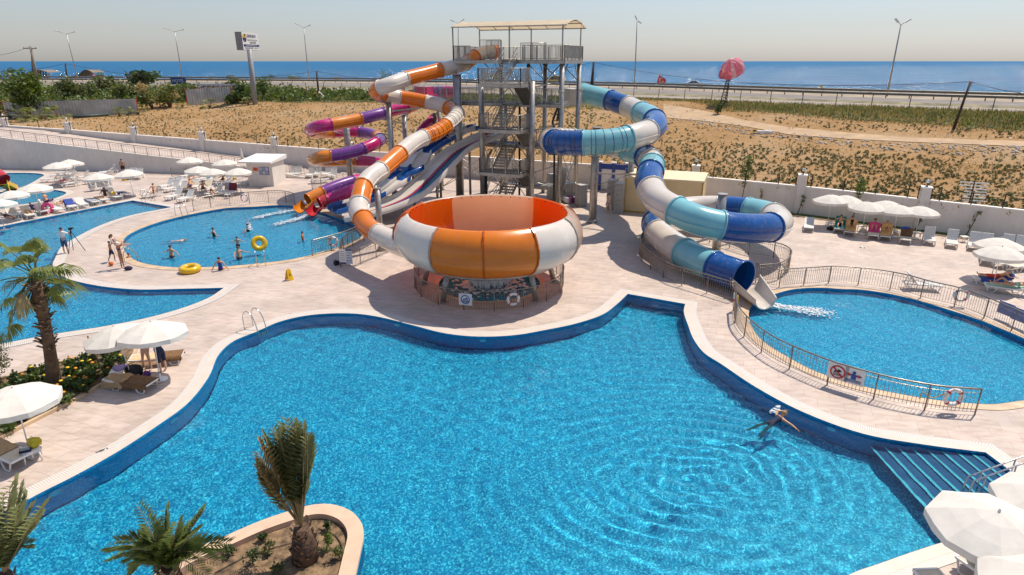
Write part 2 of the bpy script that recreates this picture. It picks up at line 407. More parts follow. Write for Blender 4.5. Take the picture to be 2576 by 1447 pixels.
def band(loop, w0, w1, z, m, name, parent=None, uv=False, close=True):
    a = offset_closed(loop, w0) if w0 else loop; b = offset_closed(loop, w1)
    mb = MB(); k = len(loop); u = 0
    for i in range(k+1):
        p, q = a[i % k], b[i % k]
        if i: u += (p-a[i-1]).length
        o = mb.add([(p.x, p.y, z), (q.x, q.y, z)], [])
        mb.uv[o] = (u, 0); mb.uv[o+1] = (u, 1)
    for i in range(k):
        f = (2*i, 2*i+1, 2*i+3, 2*i+2)
        n = (mb.v[f[1]]-mb.v[f[0]]).cross(mb.v[f[2]]-mb.v[f[1]])
        mb.f.append(list(f) if n.z > 0 else list(f)[::-1]); mb.mi.append(0); mb.sm.append(False)
    return mb.build(name, m, parent)
import numpy as np
def water_sheet(loop, name, wl, step, amp, m, rings=(), clip=None):
    """rippled water surface: a grid of small waves reaching just under the rim"""
    L = np.array([(p.x, p.y) for p in loop]); x0, y0 = L.min(0)-step; x1, y1 = L.max(0)+step
    if clip: x0, y0, x1, y1 = max(x0, clip[0]), max(y0, clip[1]), min(x1, clip[2]), min(y1, clip[3])
    nx, ny = int((x1-x0)/step)+2, int((y1-y0)/step)+2
    X, Y = np.meshgrid(x0+np.arange(nx)*step, y0+np.arange(ny)*step, indexing='ij')
    big = np.array([(p.x, p.y) for p in offset_closed(loop, step*1.2)]); ins = np.zeros(X.shape, bool); k = len(big)
    for i in range(k):
        (ax, ay), (bx, by) = big[i], big[(i+1) % k]
        if ay == by: continue
        ins ^= ((ay > Y) != (by > Y)) & (X < (bx-ax)*(Y-ay)/(by-ay)+ax)
    rg = np.random.default_rng(len(loop)); Z = np.zeros(X.shape); wob = .35*np.sin(X*.31+1)+.35*np.sin(Y*.27+X*.11)
    for i in range(26):
        lam = rg.uniform(.26, 1.15); a = rg.uniform(0, 2*np.pi); Z += np.sin((X*np.cos(a)+Y*np.sin(a)+wob*rg.uniform(-.5, .5))*2*np.pi/lam+rg.uniform(0, 6.28))*lam*rg.uniform(.4, 1)
    Z *= amp/np.std(Z)*(.75+.35*np.sin(X*.4+2)*np.sin(Y*.35))
    for (cx, cy, lam, A, dec, sx) in rings:
        R_ = np.hypot((X-cx)*sx, Y-cy); w_ = np.sin(np.arctan2(Y-cy, X-cx)*3+R_*.6)*.25
        an = np.arctan2(Y-cy, X-cx); Z += A*(.75+.45*np.sin(an*2+cx)+.3*np.sin(an*5+R_*.8))*np.sin((R_+w_*.3+.12*np.sin(an*4+R_*1.3))*2*np.pi/lam)*np.exp(-R_/dec)*np.minimum(1, R_/.9)
    use = ins[:-1, :-1] | ins[1:, :-1] | ins[:-1, 1:] | ins[1:, 1:]
    idx = np.arange(nx*ny).reshape(nx, ny); q = np.stack([idx[:-1, :-1], idx[1:, :-1], idx[1:, 1:], idx[:-1, 1:]], -1)[use]
    u, inv = np.unique(q, return_inverse=True); co = np.stack([X.ravel()[u], Y.ravel()[u], Z.ravel()[u]+wl], -1)
    me = bpy.data.meshes.new(name); me.vertices.add(len(u)); me.vertices.foreach_set('co', co.ravel().astype(np.float32)); me.loops.add(q.size); me.loops.foreach_set('vertex_index', inv.ravel().astype(np.int32))
    me.polygons.add(len(q)); me.polygons.foreach_set('loop_start', np.arange(0, q.size, 4, dtype=np.int32)); me.polygons.foreach_set('use_smooth', np.ones(len(q), bool)); me.update(calc_edges=True)
    me.materials.append(m); o = bpy.data.objects.new(name, me); COL.objects.link(o); return struct(o)
def pool(loop, name, depth, wl, rings=(), step=.14, amp=.008, clip=None, cope=.34, grate=.62, edge=None):
    """basin walls, floor, water sheet and coping of one pool"""
    k = len(loop); mb = MB()
    for i in range(k):
        a, b = loop[i], loop[(i+1) % k]
        mb.add([(a.x, a.y, 0.03), (b.x, b.y, 0.03), (b.x, b.y, -depth), (a.x, a.y, -depth)], [(0, 1, 2, 3)], m=0)
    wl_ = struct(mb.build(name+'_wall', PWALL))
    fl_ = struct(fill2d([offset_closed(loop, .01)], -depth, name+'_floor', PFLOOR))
    ln = MB(); inn = offset_closed(loop, -.02)
    ln.tube([(p.x, p.y, -depth+.01) for p in inn], .03, 4, closed=True); struct(ln.build(name+'_tile_line', LINE))
    ws = water_sheet(loop, name+'_water', wl, step, amp, PWATER, rings, clip)
    if MNEE:
        ws.cycles.is_caustics_caster = True; fl_.cycles.is_caustics_receiver = True; wl_.cycles.is_caustics_receiver = True
    if edge:
        struct(band(loop, 0, edge, .02, TAN, name+'_edge'))
    else:
        struct(band(loop, 0, cope, .022, COPE, name+'_coping'))
        struct(band(loop, cope, grate, .018, GRATE, name+'_overflow_grating'))
WL = -.05
sw_ = G(*zc(470, 1100)); r2_ = G(1765, 1165)
pool(MAIN, 'main_pool', 1.4, WL, step=.09, amp=.006, clip=(-24, 6, 24, 34), rings=((r2_.x, r2_.y, .56, .015, 4.8, .74), (r2_.x+1.3, r2_.y+.8, .43, .011, 3.0, .9), (r2_.x-1.5, r2_.y-.2, .7, .006, 5.5, .7), (sw_.x, sw_.y, .35, .007, 1.6, 1)))
pool(LAG, 'lagoon_pool', .72, WL)
pool(SPL, 'slide_pool', .6, WL-.02, edge=.55)
pool(RPOOL, 'round_pool', .6, WL-.02, edge=.42)
pool(K1, 'upper_wading_pool', .25, WL)
pool(K2, 'lower_wading_pool', .25, WL)
pool(CATCH, 'catch_pool', .6, WL-.02, edge=.3)
# paving sheet with the pools cut out
bed_px = [(346, 872), (335, 905), (300, 945), (246, 977), (190, 1008), (125, 1042), (0, 1105), (-130, 1172), (-200, 1100), (-130, 985), (0, 957), (125, 921), (250, 893)]
BED = gp(bed_px)
PAVE = [V((-110, -12, 0)), V((75, -12, 0)), V((75, 14, 0)), V((60, 25.1, 0)), V((35.5, 42.0, 0)), V((24, 50.8, 0)), V((17.6, 54.9, 0)), V((7.9, 62.4, 0)), V((-5, 68.0, 0)), V((-20, 72.5, 0)), V((-36, 76.5, 0)),
        V((-47, 79.2, 0)), V((-56, 81.4, 0)), V((-68, 84.5, 0)), V((-110, 95, 0))]
struct(fill2d([PAVE, MAIN, LAG, SPL, RPOOL, K1, K2, CATCH, BED], 0, 'paving', DECK))
# planting bed
struct(fill2d([BED], .03, 'planting_bed_soil', SOIL))
mb = MB(); kb = offset_closed(BED, -.06)
for i in range(len(BED)):
    mb.bar(V((*BED[i].xy, .05)), V((*BED[(i+1) % len(BED)].xy, .05)), .12, .14)
tag(mb.build('bed_edging', TAN), 'tan stone edging round the marigold bed', 'edging')
# planter island in the main pool
isl = thing('planter_island', 'tan rimmed planter island standing in the blue pool', 'planter', (-6, 11, 0))
i_in = offset_closed(ISL, -.42)
mb = MB(); k = len(ISL)
for i in range(k):
    a, b, c, d = ISL[i], ISL[(i+1) % k], i_in[(i+1) % k], i_in[i]
    mb.add([(*a.xy, .22), (*b.xy, .22), (*c.xy, .22), (*d.xy, .22), (*a.xy, .12), (*b.xy, .12), (*c.xy, -.1), (*d.xy, -.1)], [(0, 1, 2, 3), (0, 4, 5, 1), (3, 2, 6, 7)])
mb.build('rim', mat('peach_rim', (.62, .42, .29), .6, var=.08, scale=2), isl, world=True)
mb = MB(); o2 = offset_closed(ISL, -.03)
for i in range(k):
    a, b = o2[i], o2[(i+1) % k]
    mb.add([(*a.xy, .125), (*b.xy, .125), (*b.xy, -.75), (*a.xy, -.75)], [(0, 1, 2, 3)])
mb.build('tiled_side', PWALL, isl, world=True)
sc_ = fill2d([offset_closed(i_in, .02)], .06, 'island_soil', SOIL); struct(sc_)
# underwater lamps: round lights set in the pool wall, and floor drains
lm = mat('pool_lamp_glass', (.35, .62, .75), .2)
lst = [(zf(570, 680), 'beside the shaggy palm'), (ze(1760, 1025), 'below the paved bend'), (ze(2275, 360), 'under the pool ladder bend'), ((993, 832), 'before the bowl slide'), ((1218, 862), 'under the ring fence'), ((1500, 840), 'near the square bay'),
       (zc(985, 1155), 'beyond the swimmer'), (zd(1500, 752), 'in the pointed lagoon end')]
for (x, y), w in lst:
    p = G(x, y, -.35)
    near = min(MAIN+LAG, key=lambda q: (q.xy-p.xy).length)
    loop = MAIN if any(q is near for q in MAIN) else LAG
    i = [j for j, q in enumerate(loop) if q is near][0]
    d = (loop[(i+1) % len(loop)]-loop[i-1]).normalized(); n = V((d.y, -d.x, 0))
    if (p-near).dot(n) < 0: n = -n
    c = V((near.x, near.y, -.33))
    mb = MB(); mb.cyl(c-n*.02, c+n*.05, .16, .13, 14)
    ob = thing('pool_light', 'round underwater light in the pool wall '+w, 'pool light', c, 0, 'underwater lights')
    mb.build('lens', lm, ob, world=True)
    mb = MB(); mb.tube([c+n*.03+(d*cos(a)+V((0, 0, 1))*sin(a))*.17 for a in [2*pi*i/14 for i in range(14)]], .018, 5, closed=True); mb.build('rim', mat('lamp_rim', (.7, .8, .85), .3), ob, world=True)
# broad steps going down into the main pool
stp = thing('pool_steps', 'dark blue tiled steps with pale edges leading into the pool', 'steps', (14, 15, 0))
A0, B0 = G(*zh(1945, 160), -.02), G(2690, 1298, -.02)
A1, B1 = G(*zh(690, 125), -.55), G(*zh(1560, 1090), -.55)
sd = mat('navy_step_tile', (.012, .03, .17), .4, var=.5, scale=14); sp_ = mat('pale_step_edge', (.26, .52, .58), .4, var=.15)
nst = 8
for i in range(nst):
    t0, t1 = i/nst, (i+1)/nst; z = -.13-.58*i/nst
    a, b = A0.lerp(A1, t0), B0.lerp(B1, t0); c, d = B0.lerp(B1, t1), A0.lerp(A1, t1)
    e = .22
    mb = MB(); ae, be = a.lerp(d, 1-e), b.lerp(c, 1-e)
    mb.add([(*a.xy, z), (*b.xy, z), (*be.xy, z), (*ae.xy, z), (*c.xy, z), (*d.xy, z), (*c.xy, z-.08), (*d.xy, z-.08)], [(3, 2, 1, 0), (4, 5, 7, 6)], m=0)
    mb.add([(*ae.xy, z), (*be.xy, z), (*c.xy, z), (*d.xy, z)], [(3, 2, 1, 0)], m=1)
    st_o = mb.build('step', [sd, sp_], stp, world=True); st_o.cycles.is_caustics_receiver = True
# steps' twin hand rails
mb_m = mat('stainless_steel', (.55, .54, .52), .22, 1.0, var=.1, scale=4)
hr = thing('step_handrail', 'twin stainless handrails slanting down over the pool steps', 'handrail', (15, 15, 0))
for (x0, y0), (x1, y1), (x2, y2) in ((zh(2352, 190), zh(1760, 410), zh(1720, 520)), (zh(2352, 265), zh(1820, 455), zh(1790, 530))):
    a = G(x0, y0, .95); b = G(x1, y1, .45); mb = MB()
    far = a+(a-b)*.8
    mb.tube([far, a, b, b+V((-.12, -.1, -.15)), V((b.x-.14, b.y-.12, -.5))], .025, 8)
    for q in (a.lerp(b, .15), a.lerp(b, .75)): mb.tube([q, (q.x, q.y, -.4)], .022, 6)
    mb.build('rail', mb_m, hr, world=True)
# ================================================================= LAND BEHIND THE WALL
WALLPTS = [(60, 25.3, 2.3), (35.5, 42.2, 2.3), (24, 51, 2.3), (17.6, 55.1, 2.3), (7.9, 62.6, 2.3), (-5, 68.2, 2.3), (-20, 72.7, 2.35), (-36, 76.7, 2.95), (-47, 79.4, 3.35), (-56, 81.6, 3.7), (-68, 84.7, 4.05), (-90, 90.3, 4.6), (-130, 101, 5)]
RZ = 6.5
def wall_at(px):
    """point on the wall line seen in image column px"""
    best = None
    for (x0, y0, t0), (x1, y1, t1) in zip(WALLPTS, WALLPTS[1:]):
        r = ray(px, 420); k = V((r.x, r.y)); d = V((x1-x0, y1-y0))
        det = k.x*(-d.y)-k.y*(-d.x)
        if abs(det) < 1e-9: continue
        s = (x0*(-d.y)-y0*(-d.x))/det; u = (k.x*y0-k.y*x0)/det
        if -.001 <= u <= 1.001 and s > 0: return V((x0+d.x*u, y0+d.y*u, t0+(t1-t0)*u))
    return None
def lin(tab, x):
    if x <= tab[0][0]: (a, b), (c, d) = tab[0], tab[1]
    elif x >= tab[-1][0]: (a, b), (c, d) = tab[-2], tab[-1]
    else:
        for (a, b), (c, d) in zip(tab, tab[1:]):
            if a <= x <= c: break
    return b+(d-b)*(x-a)/(c-a)
NEAR_E = [(0, 221), (640, 225), (1075, 232), (1612, 247), (2100, 265), (2576, 283)]
NEAR_G = [(0, 204.5), (640, 207.5), (1075, 211), (1612, 224), (2100, 243), (2576, 258)]
FAR_G = [(0, 198), (640, 200.5), (1075, 205), (1612, 217), (2100, 234), (2576, 248)]
def flat(px, tab, z=RZ): return G(px, lin(tab, px), z)
def terr(px, t):
    """ground point in image column px, t=0 at the wall, 1 at the road edge"""
    w = wall_at(px); e = flat(px, NEAR_E)
    p = w.lerp(e, t); z0 = w.z-.35; p.z = z0+(RZ-z0)*t
    p.z += noise.noise(V((p.x*.09, p.y*.09, 0)))*.35*min(1, t*6, (1-t)*6)
    return p
def pix(p):
    d = p.y*CP-(p.z-CH)*SP
    return CX+F*p.x/d, CY-F*(p.y*SP+(p.z-CH)*CP)/d
def tfor(px, y):
    a, b = 0.0, 1.0
    for _ in range(24):
        m = (a+b)/2
        if pix(terr(px, m))[1] > y: a = m
        else: b = m
    return a
def land(px, y, dz=0): return terr(px, tfor(px, y))+V((0, 0, dz))
COLS = list(range(-420, 3020, 20))
COLS = [c for c in COLS if wall_at(c) is not None]
# field
def field_mat():
    m, t, p, o = new_mat('sandy_field')
    v = coord(t)
    n1 = ntex(t, v, .12, 6, .6); n2 = ntex(t, v, 1.6, 6, .7); n3 = ntex(t, v, 7, 4, .7)
    c = ramp(t, n1, [(.3, (.33, .195, .085)), (.5, (.40, .245, .115)), (.75, (.43, .305, .18))])
    c = mixc(t, 1, c, ramp(t, n2, [(.3, (.72, .70, .68)), (.7, (1.12, 1.12, 1.12))]), 'MULTIPLY')
    c = mixc(t, 1, c, ramp(t, n3, [(.35, (.66, .64, .62)), (.6, (1.06, 1.06, 1.06))]), 'MULTIPLY')
    c = mixc(t, ramp(t, n3, [(.72, 0), (.78, .6)]), c, (.55, .50, .44))
    t.links.new(c, p.inputs['Base Color']); p.inputs['Roughness'].default_value = .95; p.inputs['Specular IOR Level'].default_value = .1
    bump(t, p, n2, .9, .12)
    return m
FIELD = field_mat()
mb = MB(); R = 46
for i, c in enumerate(COLS):
    for j in range(R+1): mb.v.append(terr(c, j/R))
for i in range(len(COLS)-1):
    for j in range(R):
        a = i*(R+1)+j; mb.f.append([a, a+R+1, a+R+2, a+1]); mb.mi.append(0); mb.sm.append(True)
struct(mb.build('field', FIELD))
def strip(name, rows, m, cols=COLS):
    mb = MB(); k = len(rows)
    for c in cols:
        for r in rows: mb.v.append(r(c))
    for i in range(len(cols)-1):
        for j in range(k-1):
            a = i*k+j; mb.f.append([a, a+k, a+k+1, a+1]); mb.mi.append(0); mb.sm.append(True)
    return struct(mb.build(name, m))
ASPH = mat('grey_asphalt', (.20, .17, .15), .9, var=.12, scale=.3)
PALE = mat('pale_verge', (.33, .26, .18), .95, var=.25, scale=.4)
def beyond(px, d, z):
    p = flat(px, FAR_G); k = V((p.x, p.y, 0)).normalized()
    return V((p.x+k.x*d, p.y+k.y*d, z))
cols2 = COLS
strip('service_road', [lambda c: flat(c, NEAR_E)+V((0, 0, .0)), lambda c: flat(c, NEAR_E).lerp(flat(c, NEAR_G), .30)], mat('service_road_asphalt', (.29, .235, .19), .9, var=.1, scale=.3))
strip('road_verge', [lambda c: flat(c, NEAR_E).lerp(flat(c, NEAR_G), .30), lambda c: flat(c, NEAR_E).lerp(flat(c, NEAR_G), .37)+V((0, 0, .25)), lambda c: flat(c, NEAR_E).lerp(flat(c, NEAR_G), .45)], mat('dry_verge', (.20, .17, .08), .95, var=.4, scale=.5))
strip('highway', [lambda c: flat(c, NEAR_E).lerp(flat(c, NEAR_G), .45), lambda c: flat(c, NEAR_G)+V((0, 0, .02))], ASPH)
strip('median', [lambda c: flat(c, NEAR_G)+V((0, 0, .02)), lambda c: flat(c, FAR_G)+V((0, 0, .02))], PALE)
strip('far_carriageway', [lambda c: flat(c, FAR_G)+V((0, 0, .02)), lambda c: beyond(c, 14, RZ-.1)], ASPH)
strip('beach', [lambda c: beyond(c, 14, RZ-.1), lambda c: beyond(c, 22, RZ-1.2), lambda c: beyond(c, 60, 1.0), lambda c: beyond(c, 85, -1.2)], PALE)
mb = MB(); mb.add([(-150, -60, -1.6), (150, -60, -1.6), (150, 130, -1.6), (-150, 130, -1.6)], [(0, 1, 2, 3)]); struct(mb.build('ground', SOIL))
# dirt track crossing the field
trk = [(z4(150, 700), z4(150, 790)), (z4(420, 745), z4(420, 815)), (z4(700, 810), z4(700, 850)), (z4(1000, 856), z4(1000, 905)), (z4(1400, 893), z4(1400, 935)), (z4(1800, 925), z4(1800, 955)), (z4(2571, 950), z4(2571, 985)), (z4(2900, 965), z4(2900, 1000))]
mb = MB(); ex = []
for i in range(len(trk)-1):
    for q in range(6):
        f = q/6; (a, b), (c, d) = trk[i], trk[i+1]
        ex.append(((a[0]+(c[0]-a[0])*f, a[1]+(c[1]-a[1])*f), (b[0]+(d[0]-b[0])*f, b[1]+(d[1]-b[1])*f)))
for (a, b) in ex:
    ta, tb = tfor(*a), tfor(*b)
    for q in range(5): mb.v.append(terr(a[0], ta+(tb-ta)*q/4)+V((0, 0, .05)))
for i in range(len(ex)-1):
    for q in range(4):
        a = i*5+q; mb.f.append([a, a+1, a+6, a+5]); mb.mi.append(0); mb.sm.append(True)
struct(mb.build('dirt_track', mat('pale_dirt', (.43, .29, .165), .95, var=.12, scale=.6, bmp=.3, bscale=3)))
# sea
def sea_mat():
    m, t, p, o = new_mat('blue_sea')
    v = coord(t)
    n1 = ntex(t, coord(t, 'Object', (.012, .05, 1)), 1, 6, .6)
    t.links.new(ramp(t, n1, [(.3, (.003, .085, .21)), (.7, (.010, .15, .31))]), p.inputs['Base Color'])
    p.inputs['Roughness'].default_value = .14; p.inputs['IOR'].default_value = 1.33; p.inputs['Specular IOR Level'].default_value = .38
    w = ntex(t, coord(t, 'Object', (.12, .35, 1)), 1, 6, .7)
    w2 = ntex(t, coord(t, 'Object', (.8, 2.0, 1)), 1, 4, .6)
    ad = N(t, 'ShaderNodeMath', operation='MULTIPLY_ADD'); ad.inputs[1].default_value = .25
    t.links.new(w2, ad.inputs[0]); t.links.new(w, ad.inputs[2])
    bump(t, p, ad.outputs[0], .9, 2.2)
    p.inputs['Specular IOR Level'].default_value = 0; p.inputs['Roughness'].default_value = 1
    gl = N(t, 'ShaderNodeBsdfGlossy'); gl.inputs['Roughness'].default_value = .16; b = [n for n in t.nodes if n.type == 'BUMP'][0]; t.links.new(b.outputs[0], gl.inputs['Normal'])
    mx = N(t, 'ShaderNodeMixShader'); mx.inputs[0].default_value = .17; t.links.new(p.outputs[0], mx.inputs[1]); t.links.new(gl.outputs[0], mx.inputs[2]); t.links.new(mx.outputs[0], o.inputs[0])
    return m
mb = MB(); mb.add([(-52000, 120, -1), (52000, 120, -1), (52000, 55000, -1), (-52000, 55000, -1)], [(0, 1, 2, 3)])
struct(mb.build('sea', sea_mat()))
# ---------------------------------------------------------------- perimeter wall
wt = thing('perimeter_wall', 'long white rendered boundary wall with square lamp piers', 'wall', (0, 60, 0))
wm = MB(); cm_ = MB(); TH = .25
def wall_strip(mb, pts, th, z0f, z1f):
    for (x0, y0, t0), (x1, y1, t1) in zip(pts, pts[1:]):
        d = V((x1-x0, y1-y0, 0)).normalized(); n = V((d.y, -d.x, 0))
        if n.y < 0: n = -n
        a, b = V((x0, y0, 0)), V((x1, y1, 0)); A, B = a+n*th, b+n*th
        zs = (z0f(t0), z1f(t0), z0f(t1), z1f(t1))
        mb.add([(*a.xy, zs[0]), (*b.xy, zs[2]), (*b.xy, zs[3]), (*a.xy, zs[1]), (*A.xy, zs[0]), (*B.xy, zs[2]), (*B.xy, zs[3]), (*A.xy, zs[1])],
               [(0, 1, 2, 3), (5, 4, 7, 6), (3, 2, 6, 7), (0, 4, 5, 1)])
wall_strip(wm, WALLPTS, TH, lambda t: -.2, lambda t: t-.09)
wm.build('wall', WHITEWALL, wt, world=True)
CAPM = mat('white_wall_cap', (.82, .77, .71), .7, var=.06)
wall_strip(cm_, [(x, y-.05, t) for x, y, t in WALLPTS], TH+.1, lambda t: t-.09, lambda t: t)
cm_.build('coping', CAPM, wt, world=True)
piers = [z1(160, 1175)[0], z1(772, 1300)[0], z1(1410, 1300)[0], z1(2075, 1300)[0], z6(475, 600)[0], 886, z4(372, 1)[0], z4(1100, 1)[0], z4(1955, 1)[0]]
DARK = mat('black_metal', (.02, .02, .022), .45, .3)
GLOBE = mat('white_lamp_globe', (.75, .75, .73), .25, var=.05)
pl_ = thing('pillar_lamp', 'x', 'lamp')
b = MB(); b.lathe([(.09, 0), (.09, .03), (.03, .06), (.03, .2), (.08, .22), (.1, .25)], 10); b.build('stand', DARK, pl_)
b = MB(); b.ball((0, 0, .38), .15, 10); b.build('globe', GLOBE, pl_)
b = MB()
for a in range(4): b.tube([V((cos(a*pi/2)*q, sin(a*pi/2)*q, z)) for q, z in ((.1, .25), (.165, .38), (.1, .52), (0, .55))], .012, 4)
b.build('cage', DARK, pl_)
PLAMP = proto(pl_)
wh = ['beside the old fan palms', 'before the leaning palm scrub', 'before the corrugated metal fence', 'beyond the ramp, in front of bare sand', 'next beyond the white kiosk', 'behind the purple spiral flume', 'behind the cream storage tent', 'between the young tree and the parasols', 'nearest to the row of parasols']
for i, px in enumerate(piers):
    w = wall_at(px)
    b = MB(); b.box((w.x, w.y+.1, (w.z+.85)/2), (.62, .62, w.z+.85), rz=WALLDIR)
    b.build('pier', WHITEWALL, wt, world=True)
    b = MB(); b.box((w.x, w.y+.1, w.z+.85+.05), (.74, .74, .1), rz=WALLDIR)
    b.build('pier_cap', CAPM, wt, world=True)
    PLAMP.put((w.x, w.y+.1, w.z+.95), 0, 'black caged globe lamp on wall pier '+wh[i], 'globe lamps on the wall piers')
# fence posts and wires on the wall
px = -30; fi = 0; fw = []
while px < 2700:
    w = wall_at(px)
    if all(abs(px-q) > 22 for q in piers):
        b = MB(); q = V((w.x, w.y+.12, w.z-.05)); b.bar(q, q+V((0, 0, 1.0)), .06); b.build('fence_post', DARK, wt, world=True)
    px += 76 if px < 900 else 84
for px in piers:
    for s_ in (-.42, .42):
        w = wall_at(px); q = V((w.x+cos(WALLDIR)*s_, w.y+.12+sin(WALLDIR)*s_, w.z)); b = MB(); b.bar(q, q+V((0, 0, 1.0)), .06); b.build('fence_post', DARK, wt, world=True)
b = MB()
for h in (.35, .65, .92):
    pts = [V((x, y+.12, t+h)) for x, y, t in WALLPTS]; b.tube(pts, .006, 3)
b.build('fence_wire', DARK, wt, world=True)
# grass strip along the wall foot
GRASSM = mat('short_grass', (.075, .12, .02), .9, var=.4, scale=4)
pts = [(x, y) for x, y, t in WALLPTS[:5]]
mb = MB()
d = V((cos(WALLDIR), sin(WALLDIR), 0)); n = V((d.y, -d.x, 0))
lo = resample([V((x, y, 0)) for x, y in pts], 1.0)
lo = [p for p in lo if p.x > 13]
for p in lo: mb.v += [V((p.x, p.y-.02, .03)), p+n*1.25+V((0, 0, .03))]
for i in range(len(lo)-1): mb.f.append([2*i, 2*i+1, 2*i+3, 2*i+2]); mb.mi.append(0); mb.sm.append(False)
struct(mb.build('lawn_strip', GRASSM))
mb = MB()
for i in range(len(lo)-1): mb.bar(lo[i]+n*1.3+V((0, 0, .03)), lo[i+1]+n*1.3+V((0, 0, .03)), .1, .1)
tag(mb.build('lawn_kerb', TAN), 'thin tan kerb along the lawn strip at the wall foot', 'kerb')
# ramp with retaining wall
rp = [(-90, 78.3, 4.7), (-60.2, 74.5, 3.58), (-50.1, 73.05, 2.66), (-41.2, 71.4, 1.92), (-32, 69.4, 1.3), (-26, 68.2, .6), (-22.5, 67.4, .12)]
rt = thing('ramp_wall', 'sloping white retaining wall carrying the entrance ramp', 'wall', (-45, 72, 0))
mb = MB(); wall_strip(mb, rp, .2, lambda t: -.1, lambda t: t); mb.build('wall', WHITEWALL, rt, world=True)
mb = MB()
for (x, y, t) in rp:
    w = min((V(q) for q in [(a[0]+(b_[0]-a[0])*f, a[1]+(b_[1]-a[1])*f, 0) for a, b_ in zip(WALLPTS, WALLPTS[1:]) for f in (0, .2, .4, .6, .8)]), key=lambda q: abs(q.x-x))
    mb.v += [V((x, y+.15, t-.06)), V((w.x, w.y-.02, t-.03))]
for i in range(len(rp)-1): mb.f.append([2*i, 2*i+1, 2*i+3, 2*i+2]); mb.mi.append(0); mb.sm.append(False)
struct(mb.build('entrance_ramp', DECK))
# ================================================================= RAILINGS
STEEL = mat('stainless_steel', (.55, .54, .52), .22, 1.0)
RAILM = mat('brushed_steel_rail', (.30, .25, .205), .32, .8, var=.12, scale=3)
def railing(pts, label, h=1.05, post=1.6, bar=.13, hoops=True, closed=False, name='railing', m=None, group='steel railings round the pools', z=None):
    m = m or RAILM
    P = [V((p[0], p[1], (p[2] if len(p) > 2 else 0))) for p in pts]
    c = sum(P, V())/len(P)
    o = thing(name, label, 'railing', (c.x, c.y, min(p.z for p in P)), 0, group)
    if closed: P = P+[P[0]]
    up = V((0, 0, 1))
    fine = resample(P, .25) if len(P) > 2 else P
    b = MB(); b.tube([p+up*h for p in fine], .034, 6); b.build('handrail', m, o, world=True)
    b = MB()
    for zz in (.12, h-.17): b.tube([p+up*zz for p in fine], .014, 4)
    b.build('cross_rail', m, o, world=True)
    L = sum((q-p).length for p, q in zip(P, P[1:])); n = max(1, round(L/post))
    for p in resample(P, L/n*.9999)[:n+1]:
        b = MB(); b.tube([p, p+up*h], .028, 6); b.build('post', m, o, world=True)
    b = MB(); bp = resample(P, bar)
    for i, p in enumerate(bp): b.tube([p+up*.12, p+up*(h-.17)], .011, 4, caps=False)
    if hoops:
        for i in range(0, len(bp)-1, 2):
            p, q = bp[i], bp[i+1]; mm = (p+q)/2; k = (q-p)/2
            b.tube([mm-k*1+up*(h-.17), mm-k*.8+up*(h-.10), mm+up*(h-.06), mm+k*.8+up*(h-.10), mm+k+up*(h-.17)], .008, 4, caps=False)
    b.build('baluster_lattice', m, o, world=True)
    return o
ring = [BC+V((cos(a)*4.25, sin(a)*4.25, 0)) for a in [2*pi*i/48 for i in range(48)]]
railing(ring, 'circular steel railing enclosing the catch pool under the bowl', closed=True)
f2 = [(1850, 819), zc(190, 365), zc(295, 465), zc(445, 570), zc(650, 670), zc(890, 770), zc(1175, 860), zc(1440, 930), zc(1790, 995), zc(2145, 1025)]
railing(crom(gp([(1844, 782)]+f2), 6), 'curved steel railing between the main pool and the round pool')
f3 = [(1897, 706), za(1590, 1120), zb(40, 1100), zb(240, 1090), zb(440, 1075), zb(670, 1090), zb(910, 1120), zb(1155, 1170), zb(1390, 1240), zb(1680, 1310), zb(1920, 1400), (2540, 830), (2620, 868)]
railing(crom(gp(f3), 6), 'curved steel railing along the far rim of the round pool')
f4 = [(1844, 758), za(1100, 1200), za(990, 1165), za(840, 1120), za(710, 1080), za(610, 1020), za(520, 960), za(450, 890), za(440, 830), (1625, 612), (1670, 600), za(830, 720), za(1000, 740), za(1200, 790), za(1400, 850), (1936, 648), (1966, 656), za(1700, 940), za(1690, 1000), za(1600, 1060), za(1420, 1080)]
railing(crom(gp(f4), 5), 'oval steel railing looping round the foot of the blue flume')
railing(crom(gp([(488, 532), (530, 523), (575, 516.5), (648, 511.6), (686, 509), (721, 510), (743, 516.6)]), 5), 'curved steel railing beside the slide pool with a lifebuoy')
railing(crom(gp([(786, 479), (800, 474), (826, 469), (845, 465), (864, 461), (900, 458)]), 5), 'short curved railing in front of the spare loungers by the spiral flume')
railing(gp([j3(165, 745), j3(540, 640), j3(800, 560), j3(985, 480), (905, 603)]), 'steel railing hung with a lifebuoy at the slide pool corner')
railing(gp([j3(730, 960), j3(990, 975), j3(1320, 830), j3(1600, 720), j3(1760, 640), (1010, 618)]), 'steel railing with a rules board under the orange flume')
railing(gp([j3(730, 960), j3(760, 700), j3(960, 560), j3(1200, 440)]), 'steel railing running behind the rules board to the slide foot')
railing(gp([j2(880, 460), j2(1640, 380), j2(2380, 430)]), 'steel railing between ramp foot and the sunbathing terrace', hoops=False)
# ramp railing
railing([(x, y, t) for x, y, t in rp[:-1]][::1], 'long thin railing on top of the ramp wall', h=.95, hoops=False, bar=.35, group='ramp rails')
railing([(-26, 68.3, .6), (-22.0, 68.6, .1), (-20, 69.5, .05)], 'short railing closing the foot of the ramp behind the kiosk', hoops=False, group='ramp rails')
